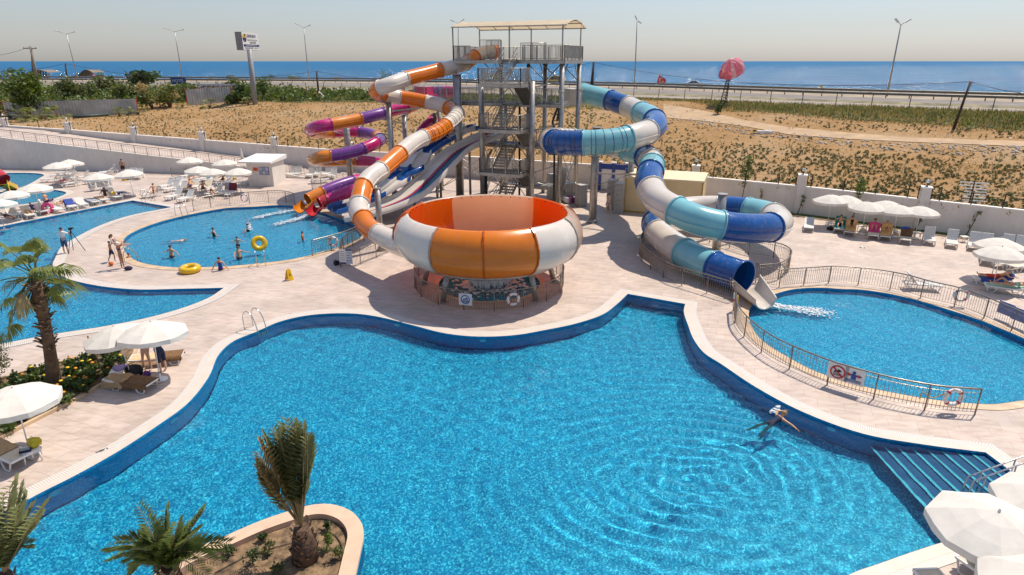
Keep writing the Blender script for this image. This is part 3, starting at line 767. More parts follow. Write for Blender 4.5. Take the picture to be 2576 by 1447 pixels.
# ================================================================= SLIDE TOWER
GALV = mat('galvanised_steel', (.40, .375, .34), .42, .75, var=.16, scale=2.5)
GALVD = mat('galvanised_grating', (.20, .185, .17), .6, .6, var=.2, scale=4)
UU, VV = V((.93, -.368, 0)).normalized(), V((.368, .93, 0)).normalized()
P0 = V((-5.8, 57.4, 0))
def T(a, b, z=0): return P0+UU*a+VV*b+V((0, 0, z))
tw = thing('slide_tower', 'tall galvanised steel stair tower with arched canopy between the flumes', 'tower', T(6, 1))
UP = V((0, 0, 1))
def tpart(b, name, m=GALV): return b.build(name, m, tw, world=True)
def tcol(p, z, r, name='column', collar=()):
    b = MB(); b.cyl(V((p.x, p.y, -.05)), V((p.x, p.y, z)), r, n=14)
    b.cyl(V((p.x, p.y, 0)), V((p.x, p.y, .04)), r*1.9, n=8)
    for c in collar: b.cyl(V((p.x, p.y, c)), V((p.x, p.y, c+.08)), r*1.45, n=14)
    tpart(b, name)
ZT, Z3_, Z2_, Z1_ = 12.1, 8.64, 5.19, 1.73
LA, LB, LC = 10.37, 6.91, 3.46
for (a, b_) in ((3.86, 5.3), (7.4, 5.3), (10.6, 5.2)): tcol(T(a-.8 if a < 4 else a, b_), ZT-.2, .21, collar=(9.6,))
tcol(T(10.55, .25), ZT-.2, .21, collar=(9.6,)); tcol(T(4.55, -2.6), 10.5, .23); tcol(T(9.0, -2.6), 10.5, .24)
tcol(T(4.6, 2.6), 8.5, .16); tcol(T(-2.4, 3.0), 8.5, .18); tcol(T(6.9, 2.2), ZT-.2, .15)
def deck(corners, z, name='platform'):
    b = MB(); c = [T(*q) for q in corners]
    b.prism([(p.x, p.y) for p in c], z-.06, z, m=0)
    k = len(c)
    for i in range(k): b.bar(V((*c[i].xy, z-.17)), V((*c[(i+1) % k].xy, z-.17)), .12, .26, m=1)
    for f in (.25, .5, .75):
        b.bar(V((*c[0].lerp(c[1], f).xy, z-.16)), V((*c[-1].lerp(c[2], f).xy, z-.16)), .1, .2, m=1)
    b.build(name, [GALVD, GALV], tw, world=True)
deck([(.8, 0), (10.8, 0), (10.8, 5.4), (.8, 5.4)], ZT)
for z in (LA, LB, LC): deck([(5.2, -4.6), (8.75, -4.6), (8.75, -2.6), (5.2, -2.6)], z, 'landing')
deck([(-4.6, .0), (10.6, .0), (10.6, 2.4), (-4.6, 2.4)], Z3_)
deck([(3.2, .0), (9.6, .0), (9.6, 2.2), (3.2, 2.2)], Z2_); deck([(6.8, .0), (9.6, .0), (9.6, 1.6), (6.8, 1.6)], Z1_)
def rails(pts, z, h=1.12, sp=.125, name='guard_rail', tall=0):
    """tower railing: rails, wide flat posts and bars"""
    b = MB(); P = [T(x, y, z) for x, y in pts]
    for hh in (.08, h-.0): b.tube([p+UP*hh for p in P], .024, 5)
    for p, q in zip(P, P[1:]):
        L = (q-p).length; n = max(1, int(L/sp))
        for i in range(n+1):
            r = p.lerp(q, i/n)
            if i % 9 == 0 or i == n: b.bar(r, r+UP*(h+.02), .13, .07)
            else: b.tube([r+UP*.08, r+UP*h], .016, 4, caps=False)
    tpart(b, name)
rails([(.8, 0), (.8, 5.4), (10.8, 5.4), (10.8, 0), (7.2, 0)], ZT); rails([(.8, 0), (2.4, 0)], ZT); rails([(3.9, 0), (5.3, 0)], ZT, h=1.5); rails([(5.0, 5.3), (7.4, 5.3)], ZT, 1.45); rails([(.9, 5.3), (3.0, 5.3)], ZT, 1.75)
for z in (LA, LB, LC): rails([(5.2, -2.6), (5.2, -4.6), (8.75, -4.6), (8.75, -2.6)], z)
rails([(-4.6, 2.4), (10.6, 2.4)], Z3_); rails([(4.6, 0), (-.6, 0)], Z3_); rails([(8.9, 0), (10.5, 0)], Z3_); rails([(-2.2, 0), (-4.6, 0), (-4.6, .6)], Z3_, 1.3)
rails([(3.2, 2.2), (9.6, 2.2), (9.6, 0)], Z2_)
def flight(a0, a1, b0, z0, b1, z1, name='stair_flight', soffit=False):
    """treads, stringers and sloping hand rails"""
    b = MB(); n = max(3, round(abs(z1-z0)/.19))
    for i in range(n):
        f = (i+.5)/n; c0, c1 = T(a0, b0+(b1-b0)*f, z0+(z1-z0)*(i+1)/n), T(a1, b0+(b1-b0)*f, z0+(z1-z0)*(i+1)/n)
        b.bar(c0, c1, .30, .085)
    for a in (a0, a1):
        b.bar(T(a, b0, z0+.0), T(a, b1, z1+.0), .06, .32)
        for h in (.55, 1.0): b.tube([T(a, b0, z0+h), T(a, b1, z1+h)], .03, 6)
        for f in (0, .33, .66, 1): q = T(a, b0+(b1-b0)*f, z0+(z1-z0)*f); b.tube([q, q+UP*1.0], .02, 5)
    if soffit:
        s_ = MB(); s_.add([T(a0, b0, z0-.12), T(a1, b0, z0-.12), T(a1, b1, z1-.12), T(a0, b1, z1-.12), T(a0, b0, z0-.17), T(a1, b0, z0-.17), T(a1, b1, z1-.17), T(a0, b1, z1-.17)], [(0, 1, 2, 3), (7, 6, 5, 4), (0, 4, 5, 1), (2, 6, 7, 3)]); tpart(s_, 'stair_soffit', GALVD)
    tpart(b, name)
for (zf_, zb_) in ((LA, ZT), (LB, Z3_), (LC, Z2_)): flight(5.5, 6.7, -2.6, zf_, 0, zb_)
for (zb_, zf_) in ((Z3_, LA), (Z2_, LB), (Z1_, LC)): flight(7.3, 8.5, 0, zb_, -2.6, zf_, soffit=True)
flight(5.5, 6.7, -2.8, 0, 0, Z1_)
# diagonal braces
b = MB()
def br(p, q, r=.035): b.tube([p, q], r, 6)
B0, B1 = (4.55, -2.6), (9.0, -2.6)
for h0, h1 in ((.2, 3.2), (3.6, 6.6), (7.2, 10.0)):
    br(T(7.0, -2.6, h1), T(9.0, -2.6, h0+.4)); br(T(7.0, -2.6, h1), T(4.55, -2.6, h0+.4))
    br(T(9.0, -2.6, h1), T(10.55, .25, h1+.5), .05); br(T(9.0, -2.6, h0+2.4), T(10.6, 5.2, h0), .04)
for h0, h1 in ((.3, 3.6), (.3, 2.4)):
    br(T(4.55, -2.6, h0), T(3.06, 5.3, h1+2)); br(T(3.06, 5.3, h0), T(4.55, -2.6, h1+2)); br(T(3.06, 5.3, h0), T(-2.4, 3, h1+1)); br(T(-2.4, 3, h0), T(3.06, 5.3, h1+1))
    br(T(10.6, 5.2, h0), T(10.55, .25, h1+1.5)); br(T(10.55, .25, h0), T(10.6, 5.2, h1+1.5))
tpart(b, 'cross_brace')
b = MB()
for (a, bb) in ((10.6, 5.2), (7.4, 5.3), (10.55, .25), (3.06, 5.3)):
    for da in (-1.7, 1.5):
        if 0 < a+da < 11.6: b.tube([T(a, bb, ZT-1.8), T(a+da, bb, ZT-.3)], .05, 6)
    b.tube([T(a, bb, ZT-1.8), T(a, bb+(-1.5 if bb > 2 else 1.5), ZT-.3)], .05, 6)
tpart(b, 'knee_brace')
b = MB(); b.tube([T(10.3, .1, 8.4), T(9.9, .0, 7.2), T(10.2, -.3, 6.7), T(10.3, -.35, 0)], .09, 8); b.tube([T(10.4, .4, 8.5), T(10.35, -.2, 7.3)], .1, 8)
b.tube([T(4.3, 0, 4.6), T(4.4, -1.2, 4.0), T(4.85, -2.5, 3.6), T(4.9, -2.6, 0)], .1, 8); b.tube([T(6.9, .1, 8.4), T(6.9, .1, 0)], .09, 8)
tpart(b, 'drain_pipe', DARK)
# canopy: arched translucent sheet on six posts
can = mat('cream_canopy_sheet', (.74, .60, .40), .55, var=.07, scale=.8, trans=.35)
b = MB(); n = 12
ZE = 14.75
vs = []
for i in range(n+1):
    f = i/n; bb = -.1+5.8*f; z = ZE+.48*sin(pi*f)
    for a in (.7, 3.2, 5.75, 8.3, 10.95): vs.append(T(a, bb, z))
o0 = b.add(vs, [(i*5+j, i*5+j+1, i*5+j+6, i*5+j+5) for i in range(n) for j in range(4)], True)
tpart(b, 'canopy', can)
b = MB()
for i in range(7):
    a = .8+10.0*i/6; b.tube([T(a, -.05+5.7*f/10, ZE-.04+.48*sin(pi*f/10)) for f in range(11)], .035, 4)
for f in (0, .25, .5, .75, 1): b.bar(T(.7, -.1+5.8*f, ZE+.48*sin(pi*f)-.06), T(10.95, -.1+5.8*f, ZE+.48*sin(pi*f)-.06), .06, .09)
tpart(b, 'canopy_frame')
for a, bb in ((.8, .0), (6.0, 0), (10.6, .0), (.9, 5.3), (6.0, 5.3), (10.6, 5.3)):
    b = MB(); b.tube([T(a, bb, ZT), T(a, bb, ZE)], .06, 8); tpart(b, 'canopy_post')

# ================================================================= TUBE FLUMES
def gloss(name, col, tr=0):
    m, t, p, o = new_mat(name); v = coord(t)
    n1 = ntex(t, v, .8, 5); n2 = ntex(t, coord(t, 'Object', (3, 3, .6)), 1.5, 5)
    c = mixc(t, 1, col, ramp(t, n1, [(.3, (.88, .88, .88)), (.7, (1.05, 1.05, 1.05))]), 'MULTIPLY')
    c = mixc(t, ramp(t, n2, [(.52, 0), (.75, .13)]), c, (.42, .37, .30))
    t.links.new(c, p.inputs['Base Color']); t.links.new(ramp(t, n1, [(.3, .16), (.7, .3)]), p.inputs['Roughness'])
    p.inputs['Coat Weight'].default_value = .35; p.inputs['Coat Roughness'].default_value = .05
    if tr:
        tl = N(t, 'ShaderNodeBsdfTranslucent'); tl.inputs[0].default_value = (*col, 1)
        mx = N(t, 'ShaderNodeMixShader'); mx.inputs[0].default_value = tr
        t.links.new(p.outputs[0], mx.inputs[1]); t.links.new(tl.outputs[0], mx.inputs[2]); t.links.new(mx.outputs[0], o.inputs[0])
    return m
FW = gloss('white_fibreglass', (.76, .68, .59), .14); FO = gloss('orange_fibreglass', (.80, .215, .008), .2); FB = gloss('royal_blue_fibreglass', (.002, .07, .27)); FL = gloss('aqua_fibreglass', (.22, .52, .57), .1)
FP = gloss('magenta_fibreglass', (.50, .015, .15)); FV = gloss('violet_fibreglass', (.17, .045, .25)); FR = gloss('red_fibreglass', (.45, .02, .03)); FA = gloss('amber_fibreglass', (.66, .20, .012))
FC = {'W': FW, 'O': FO, 'B': FB, 'L': FL, 'P': FP, 'V': FV, 'R': FR, 'A': FA}
NM = {'W': 'white', 'O': 'orange', 'B': 'royal blue', 'L': 'pale aqua', 'P': 'magenta', 'V': 'violet', 'R': 'red', 'A': 'amber orange'}
BAND = mat('dark_band', (.05, .03, .03), .6)
def flume(root, path, rad, nsub=6, sides=22, bands=(), last_open=True):
    """path: (px, py, depth or ('z', height)[, colour where a new section starts])"""
    pts, cuts = [], []
    for i, q in enumerate(path):
        p = G(q[0], q[1], q[2][1]) if isinstance(q[2], tuple) else PD(q[0], q[1], q[2])
        pts.append(p)
        if len(q) > 3: cuts.append((i, q[3]))
    dense = crom(pts, nsub); K = len(dense); fr = []
    for i in range(K):
        d = (dense[min(i+1, K-1)]-dense[max(i-1, 0)]).normalized()
        x = d.cross(UP); x.normalize(); fr.append((d, x, x.cross(d)))
    cuts.append((len(pts)-1, None))
    secs = []
    for n_, ((i0, c), (i1, _)) in enumerate(zip(cuts, cuts[1:])):
        a, e = i0*nsub, min(i1*nsub, K-1)
        b = MB(); vs = []
        for i in range(a, e+1):
            d, x, u = fr[i]; p = dense[i]
            for j in range(sides): t = 2*pi*j/sides; vs.append(p+(x*cos(t)+u*sin(t))*rad)
        L = e-a
        b.add(vs, [(i*sides+j, i*sides+(j+1) % sides, (i+1)*sides+(j+1) % sides, (i+1)*sides+j) for i in range(L) for j in range(sides)], True)
        for at in (a, e):      # joint flanges
            d, x, u = fr[at]; p = dense[at]+d*(.045 if at == a else -.045)
            prof = [(rad, -.045), (rad*1.085, -.045), (rad*1.085, .045), (rad, .045)]
            vv = [p+(x*cos(t)+u*sin(t))*r+d*h for t in [2*pi*j/sides for j in range(sides)] for r, h in prof]
            b.add(vv, [(j*4+k, j*4+k+1, ((j+1) % sides)*4+k+1, ((j+1) % sides)*4+k) for j in range(sides) for k in range(3)], True)
        for sg in (1, -1):     # lengthwise half-shell seam
            vs = []
            for i in range(a, e+1):
                d, x, u = fr[i]; p = dense[i]
                vs += [p+x*sg*rad*.99+u*(.03-.12*rad), p+x*sg*(rad+.055)+u*(.02-.12*rad), p+x*sg*(rad+.055)-u*(.02+.12*rad), p+x*sg*rad*.99-u*(.03+.12*rad)]
            b.add(vs, [(i*4+k, i*4+k+1, i*4+k+5, i*4+k+4) for i in range(L) for k in range(3)])
        mats = [FC[c]]
        if n_ in bands:        # black straps round a mesh section
            mats.append(BAND)
            for f in range(1, 7):
                at = a+round(L*f/7); d, x, u = fr[at]
                b.tube([dense[at]+(x*cos(t)+u*sin(t))*rad*1.004 for t in [2*pi*j/sides for j in range(sides)]], .022, 4, closed=True, m=1)
        o = b.build('tube_section', mats, root, world=True); o['label'] = NM[c]+' tube section'; secs.append(o)
    return dense, fr
def column(root, p, z, r, arms=(), name='support_column', cap=True):
    b = MB(); b.cyl(V((p.x, p.y, -.05)), V((p.x, p.y, z)), r, n=16); b.cyl(V((p.x, p.y, 0)), V((p.x, p.y, .05)), r*1.8, n=16); b.cyl(V((p.x, p.y, .05)), V((p.x, p.y, .3)), r*1.5, r, n=16)
    if cap: b.cyl(V((p.x, p.y, z)), V((p.x, p.y, z+.05)), r*1.15, n=16)
    c = b.build(name, GALV, root, world=True)
    for a, q in arms:
        b = MB(); b.bar(V((p.x, p.y, a)), V(q), .12, .14); b.tube([V((p.x, p.y, a-1.0)), V((p.x, p.y, a)).lerp(V(q), .75)], .035, 6); b.build('bracket', GALV, c, world=True)
orange = thing('bowl_flume', 'orange and white tube flume twisting from the tower down to the bowl', 'water slide', (-8, 45, 0))
op = [(1248, 131.7, 57.6, 'O'), (1238, 131, 57.3, 'W'), (1222, 131.5, 57), (1206, 137, 56.4), (1195, 142, 55.9, 'O'), (1184, 150, 55.4), (1171.6, 159, 55, 'W'), (1143, 168, 54.3), (1107.6, 176, 53.4, 'O'),
      (1066, 187, 52.4), (1020, 198.5, 51.3, 'W'), (981, 213, 50.2), (957, 221, 50.2, 'O'), (946, 230, 51.2), (960, 238.5, 52.8, 'W'), (983, 242, 53.8, ), (1006, 244.5, 54.3, 'O'), (1039, 250, 54.6), (1072, 256.5, 54.7, 'W'),
      (1104, 263, 54.6), (1126, 271, 54.2, 'O'), (1144, 278, 53.3), (1150, 285, 52, 'W'), (1142, 299, 50.3), (1121, 317, 48.9, 'O'), (1095, 334, 47.6), (1066, 346, 46.6, 'W'), (1037, 361, 45.4), (1007, 386, 44, 'O'),
      (984, 406, 43), (960, 427, 42.1, 'W'), (932, 446, 41.1), (915, 467, 40.4, 'O'), (909, 486, 39.8), (904.5, 509, 39.3, 'W'), (903, 529, 38.8), (912, 549, 38.1, 'O'), (926, 571, 37.4), (951, 588, 36.5, 'W'), (978, 602, 35.7), (1004, 613, 34.9)]
od, ofr = flume(orange, op, .60, bands=(11, 12))
column(orange, PD(1149, 186, 53)-V((0, 0, 0)), 10.9, .36, [(10.6, PD(1146, 172, 54.2))])
column(orange, PD(977, 256, 53.5), 8.6, .24, [(8.4, PD(948, 244, 51.5)), (7.9, PD(1060, 271, 54.5))])
column(orange, PD(1094, 276, 58), 7.4, .22, [(7.2, PD(1104, 277, 55))])
column(orange, G(960, 630), 4.2, .2, [(4.0, PD(943, 462, 41))])
column(orange, G(1149, 500), 6.5, .05, [(6.2, PD(1100, 340, 47.8))], cap=False)
blue = thing('blue_flume', 'wide royal blue, aqua and white tube flume coiling down to the round pool', 'water slide', (12, 42, 0))
Zz = lambda h: ('z', h)
bp_ = [(1464, 234, 58, 'L'), (1500, 243, 57), (1534, 252, 56.2, 'B'), (1556, 260, 55.3), (1579, 268, 54.5, 'W'), (1597, 276, 53.4), (1613, 283.5, 52.2, 'L'), (1633, 292, 50.5), (1646, 303, 49, 'B'), (1649, 317, 47.2), (1630, 332, 45.6, 'W'), (1607, 339.5, 44.7),
       (1581, 347.5, 44.2, 'L'), (1526, 356.5, 43.9), (1468, 359.5, 44, 'B'), (1426, 359.5, 44.5), (1394, 357.5, 45.5, 'W'), (1384, 352, 47.4), (1405, 349.5, 49.4), (1440, 352, 50.4, 'L'), (1500, 359, 51), (1545, 368, 50.5, 'W'),
       (1578, 377, 49.5, 'L'), (1605, 386, 48.2), (1624, 395, 46.9, 'B'), (1637, 406, 45.4, 'W'), (1640, 417, 44.2, 'L'), (1636, 434, Zz(4.85), 'B'), (1632, 454, Zz(4.55)), (1638, 476, Zz(4.2), 'W'), (1660, 507, Zz(3.8)),
       (1700, 530, Zz(3.5), 'L'), (1752, 552, Zz(3.25)), (1814, 568, Zz(2.95), 'B'), (1880, 574.5, Zz(2.7)), (1938, 572, Zz(2.5), 'W'), (1959, 561, Zz(2.36)), (1945, 545, Zz(2.25), 'L'), (1915, 535, Zz(2.15)), (1882, 529, Zz(2.08), 'B'), (1844, 525, Zz(2.0)),
       (1808, 523, Zz(1.92), 'W'), (1764, 523, Zz(1.82)), (1700, 529, Zz(1.68), 'L'), (1664, 541, Zz(1.56)), (1648, 560, Zz(1.42), 'B'), (1656, 585, Zz(1.28), 'W'), (1681, 608, Zz(1.16)), (1722, 636, Zz(1.06), 'L'), (1760, 656, Zz(1.0)), (1796, 671, Zz(.96), 'B'), (1836, 685, Zz(.93)), (1872, 697.5, Zz(.92))]
bd, bfr = flume(blue, bp_, .875, sides=26, bands=(6, 7, 8))
b = MB(); q = PD(1448, 245, 58); b.box(q, (1.7, 2.0, 1.35), rz=WALLDIR); b.box(q+V((0, 0, .72)), (1.78, 2.08, .09), rz=WALLDIR); b.build('start_box', FW, blue, world=True)
# open run-out chute
b = MB(); end = bd[-1]; rows = []
xs = crom([end, G(1892, 717, .82), G(1911, 736, .70), G(1927, 752, .58)], 5)
for i, p in enumerate(xs):
    d = (xs[min(i+1, len(xs)-1)]-xs[max(i-1, 0)]); d.z = 0; d.normalize(); x = V((d.y, -d.x, 0)); f = i/(len(xs)-1)
    rows.append([p+x*(cos(t)*(.86-.30*f**.8))+V((0, 0, sin(t)*(.86-.30*f**.8)+(.0 if abs(cos(t)) < .97 else .1-.1*f))) for t in [pi+pi*j/12 for j in range(13)]])
vs = [q for r in rows for q in r]+[q+V((0, 0, 0))+((q-(sum(r, V())/13)).normalized())*.06 for r in rows for q in r]
k = len(rows)*13
fs = [(i*13+j, i*13+j+1, (i+1)*13+j+1, (i+1)*13+j) for i in range(len(rows)-1) for j in range(12)]
fs += [tuple(q+k for q in f[::-1]) for f in fs]
for i in range(len(rows)-1):
    for j in (0, 12): fs.append((i*13+j, (i+1)*13+j, (i+1)*13+j+k, i*13+j+k))
for j in range(12): i = (len(rows)-1)*13; fs.append((i+j, i+j+1, i+j+1+k, i+j+k))
b.add(vs, fs, True); b.build('runout_chute', FW, blue, world=True)
column(blue, V((6.36, 47.87, 0)), 7.3, .3, [(6.0, PD(1440, 385, 45)), (6.0, PD(1545, 385, 45)), (3.9, PD(1620, 440, 46))])
column(blue, V((13.46, 39.27, 0)), 4.0, .28, [(1.5, G(1880, 615, 1.6)), (3.6, G(1722, 540, 2.2)), (1.3, G(1720, 620, .6))])
column(blue, G(1625, 588), 3.2, .17, [])
column(blue, PD(1589, 405, 53), 4.6, .26, [(4.5, PD(1590, 395, 50.3))])
# spiral flume pair
spir = thing('spiral_flume', 'magenta, violet and orange spiral tube flume winding beside the tower', 'water slide', (-16, 58, 0))
sp1 = [(1150, 233, 59.5, 'P'), (1121, 231, 60, 'V'), (1079, 237, 60.6), (1060, 252, 60.3, 'A'), (1039, 266, 59.6), (1026, 270.5, 59.3, 'P'), (1003, 274.5, 58.8), (966, 285, 58.1, 'V'), (941, 291, 57.5), (908, 299, 56.8, 'A'), (870, 307, 56), (833, 313.5, 55.2, 'P'), (808, 317.5, 54.8), (788, 323, 55.4), (782, 328, 57.3, 'A'), (800, 333, 59.3),
       (835, 333, 60.8, 'P'), (886, 331, 61.6), (905, 332.5, 61.7, 'V'), (930, 337, 61.4), (948, 343, 60.6, 'A'), (957, 350, 59, 'V'), (946, 359, 57.3, 'P'), (915, 374, 56.2, 'V'), (871, 386, 55.5), (833, 392, 55, 'A'), (810, 395.5, 54.8), (792, 399, 55.6), (788, 402.5, 57.4), (803, 405, 59.4), (850, 404.5, 61, ), (898, 404.5, 61.6, 'P'), (929, 406, 61.5), (968, 414, 60.6, 'V'),
       (984, 427, 58.8), (965, 440, 57.2, 'P'), (935, 446, 56.5), (890, 456, 55.6, 'V'), (848, 469, 54.5), (812, 484, 53.6, 'A'), (788, 496, 53.1), (774, 503, 52.8)]
flume(spir, sp1, .54, sides=18)
b = MB(); q = T(-2.9, 1.2, Z3_+.6); b.box(q, (1.2, 1.3, 1.15), rz=WALLDIR); b.box(T(-2.1, 1.2, Z3_+.25), (.5, 1.3, .5), rz=WALLDIR); b.build('start_box', FP, spir, world=True)
column(spir, PD(868, 292, 59), 7.1, .3, [(6.3, PD(815, 333, 56)), (6.6, PD(900, 320, 57)), (3.4, PD(820, 412, 56)), (3.6, PD(900, 402, 60.6))])
column(spir, PD(1016, 288, 61), 7.0, .25, [(6.9, PD(1030, 283, 59.5)), (6.2, PD(960, 300, 58))])
mag = thing('magenta_flume', 'straight dark magenta tube flume ending in a red mouth', 'water slide', (-10, 52, 0))
sp2 = [(1092, 300, 59, 'P'), (1062, 330, 57.6), (1045, 372, 55.8, 'P'), (1030, 398, 54.6), (1004, 421, 53.9, 'V'), (966, 446, 53.2), (929, 464, 52.8, 'P'), (880, 482, 52.4), (845, 496, 52.2, 'P'), (825, 503.5, 52, 'R'), (803, 511.5, 51.7)]
flume(mag, sp2, .5, sides=18)
def mouth(root, a, b_, col, w):
    """open trough that lets the riders out into the pool"""
    m = MB(); pts = crom([a, a.lerp(b_, .5)+V((0, 0, -.08)), b_], 4); rows = []
    for i, p in enumerate(pts):
        d = (pts[min(i+1, len(pts)-1)]-pts[max(i-1, 0)]); d.z = 0; d.normalize(); x = V((d.y, -d.x, 0))
        rows.append([p+x*cos(t)*w+V((0, 0, sin(t)*w*1.0)) for t in [pi+pi*j/10 for j in range(11)]])
    vs = [q for r in rows for q in r]; k = len(vs); vs += [q+V((0, 0, .05)) for q in vs]
    fs = [(i*11+j, i*11+j+1, (i+1)*11+j+1, (i+1)*11+j) for i in range(len(rows)-1) for j in range(10)]
    fs += [tuple(q+k for q in f[::-1]) for f in fs]+[(i*11+j, (i+1)*11+j, (i+1)*11+j+k, i*11+j+k) for i in range(len(rows)-1) for j in (0, 10)]
    m.add(vs, fs, True); m.build('exit_trough', col, root, world=True)
mouth(spir, PD(774, 503, 52.8), G(752, 521, .62), FA, .54); mouth(mag, PD(803, 511.5, 51.7), G(784, 530, .6), FR, .5)
# ---------------------------------------------------------------- open multi-lane slides
RBW = [mat('stripe_'+n, c, .3) for n, c in (('red', (.42, .03, .04)), ('cream', (.62, .5, .42)), ('navy', (.02, .02, .16)), ('green', (.01, .2, .10)), ('blue', (.01, .10, .42)))]
def trough(root, path, widths, wallh, mats, floor_m, wall_m, name='lane', lanes=1, colourful=None, floors=None, nsub=6, under=.16):
    pts = [PD(*q[:3]) for q in path]; dense = crom(pts, nsub); K = len(dense)
    fr = []
    for i in range(K):
        d = dense[min(i+1, K-1)]-dense[max(i-1, 0)]; d.z = 0; d.normalize(); fr.append(V((-d.y, d.x, 0)))
    def prof(b, offs):          # strip with cross-section offs = [(side, height)]
        n = len(offs); vs = [dense[i]+fr[i]*s+UP*h for i in range(K) for s, h in offs]
        return b.add(vs, [(i*n+j, i*n+j+1, (i+1)*n+j+1, (i+1)*n+j) for i in range(K-1) for j in range(n-1)], True)
    w = widths; tot = w*lanes; x0 = -tot/2
    for L in range(lanes):
        a = x0+w*L
        if colourful:
            for n_, (f0, f1, mm) in enumerate(colourful):
                b = MB(); prof(b, [(a+w*f0, .02*n_ % .004), (a+w*(f0+f1)/2, 0), (a+w*f1, 0)]); b.build('lane_stripe', mm, root, world=True)
        else:
            for (i0, i1, mm) in floors:
                b = MB(); n = 4; offs = [(a+.05, .0), (a+w*.3, -.02), (a+w*.7, -.02), (a+w-.05, .0)]
                s, e = int(i0*(K-1)), int(i1*(K-1))
                vs = [dense[i]+fr[i]*q+UP*h for i in range(s, e+1) for q, h in offs]
                b.add(vs, [(i*n+j, i*n+j+1, (i+1)*n+j+1, (i+1)*n+j) for i in range(e-s) for j in range(n-1)], True)
                if mm is not FW:   # dipped sections have blue side walls too
                    for q in (a, a+w): 
                        vs = [dense[i]+fr[i]*(q+dx)+UP*h for i in range(s, e+1) for dx, h in ((-.085, -.1), (-.085, wallh+.015), (.085, wallh+.015), (.085, -.1))]
                        b.add(vs, [(i*4+j, i*4+j+1, (i+1)*4+j+1, (i+1)*4+j) for i in range(e-s) for j in range(3)], True)
                b.build('lane', mm, root, world=True)
    for L in range(lanes+1):
        a = x0+w*L; b = MB(); prof(b, [(a-.07, -under), (a-.07, wallh), (a+.07, wallh), (a+.07, -under)]); b.build('side_wall', wall_m, root, world=True)
    b = MB(); prof(b, [(x0, -under), (x0+tot, -under)]); b.build('underside', wall_m, root, world=True)
    return dense, fr
wave = thing('wave_slide', 'white double lane slide with royal blue dips beside the rainbow slide', 'water slide', (-8, 52, 0))
wp = [(1196, 318, 57.6), (1178, 322, 56.6), (1150, 331, 56), (1104, 356, 55), (1080, 372, 54.6), (1054, 389, 54), (1029, 426, 52.5), (1010, 441, 52.2), (989, 459, 51.6), (941, 494, 51), (915, 505, 50.8), (891, 514, 50.6), (862, 522, 50.2), (836, 530, 49.8)]
wd, wfr = trough(wave, wp, 1.2, .26, None, FW, FW, lanes=2, floors=[(0, .05, FW), (.05, .10, FB), (.10, .2, FW), (.2, .37, FB), (.37, .46, FW), (.46, .60, FB), (.60, .67, FW), (.67, .80, FB), (.80, .9, FW), (.9, 1, FB)])
rain = thing('rainbow_slide', 'wide white slide with rainbow stripes sweeping down from the tower', 'water slide', (-6, 51, 0))
rpth = [(1262, 333, 55), (1240, 340, 54.5), (1222, 346, 54.2), (1195, 357, 53.7), (1150, 381, 53), (1112, 416, 52.2), (1069, 461, 51.2), (1029, 494, 50.3), (979, 517, 49.5), (929, 532, 48.8), (895, 539, 48.5), (862, 545, 48.2)]
rd, rfr = trough(rain, rpth, 2.5, .32, None, FW, FW, colourful=[(.02, .36, FW), (.36, .42, RBW[1]), (.42, .52, RBW[0]), (.52, .64, RBW[2]), (.64, .74, RBW[3]), (.74, .86, RBW[4]), (.86, .99, FW)])
for root, dn, ii in ((wave, wd, (18, 34, 52, 66)), (rain, rd, (20, 32, 44, 55))):
    for i in ii:
        p = dn[min(i, len(dn)-1)]
        if p.z > .8:
            b = MB(); b.cyl(V((p.x, p.y, 0)), V((p.x, p.y, p.z-.15)), .11, n=10); b.build('support_post', GALV, root, world=True)
# ================================================================= BOWL
bowl = thing('bowl_slide', 'huge orange and white fibreglass bowl on steel legs above a catch pool', 'water slide', BC)
rim = 4.36
prof = [(rim, 4.2), (rim+.06, 4.27), (rim+.16, 4.22), (4.78, 4.06), (5.03, 3.76), (5.2, 3.36), (5.24, 2.95), (5.14, 2.52), (4.9, 2.15), (4.5, 1.85), (4.1, 1.70), (3.9, 1.66)]
prof_in = [(rim, 4.2), (4.34, 3.6), (4.30, 2.9), (4.2, 2.4), (3.9, 2.0), (3.3, 1.78), (2.2, 1.6), (1.15, 1.48), (1.1, 1.2)]
# panel boundaries as view angles round the bowl (degrees, 0 = +x)
FRONT = atan2(-BC.y, -BC.x)
def at(px, y, r):      # angle at which the bulge shows in image column px on the near side
    best = min((abs(pix(BC+V((cos(a)*r, sin(a)*r, 2.9)))[0]-px), a) for a in [FRONT+radians(q*.5) for q in range(-170, 171)])
    return best[1]
a_l, a_m, a_r = at(z8(840, 1)[0], 0, 5.1), at(z8(1365, 1)[0], 0, 5.1), at(z8(1905, 1)[0], 0, 5.1)
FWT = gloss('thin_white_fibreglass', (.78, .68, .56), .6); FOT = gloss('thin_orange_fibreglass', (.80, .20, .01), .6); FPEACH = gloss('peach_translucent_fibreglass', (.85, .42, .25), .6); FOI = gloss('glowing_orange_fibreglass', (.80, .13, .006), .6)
outer = [(a_l, a_m, FO, 'orange'), (a_m, a_r, FO, 'orange'), (a_r, a_r+.62, FW, 'white'), (a_r+.62, a_r+1.25, FWT, 'white'), (a_r+1.25, a_r+2.0, FOT, 'orange'), (a_r+2.0, a_l+2*pi-1.5, FWT, 'white'), (a_l-1.5, a_l-.85, FOT, 'orange'), (a_l-.85, a_l, FW, 'white')]
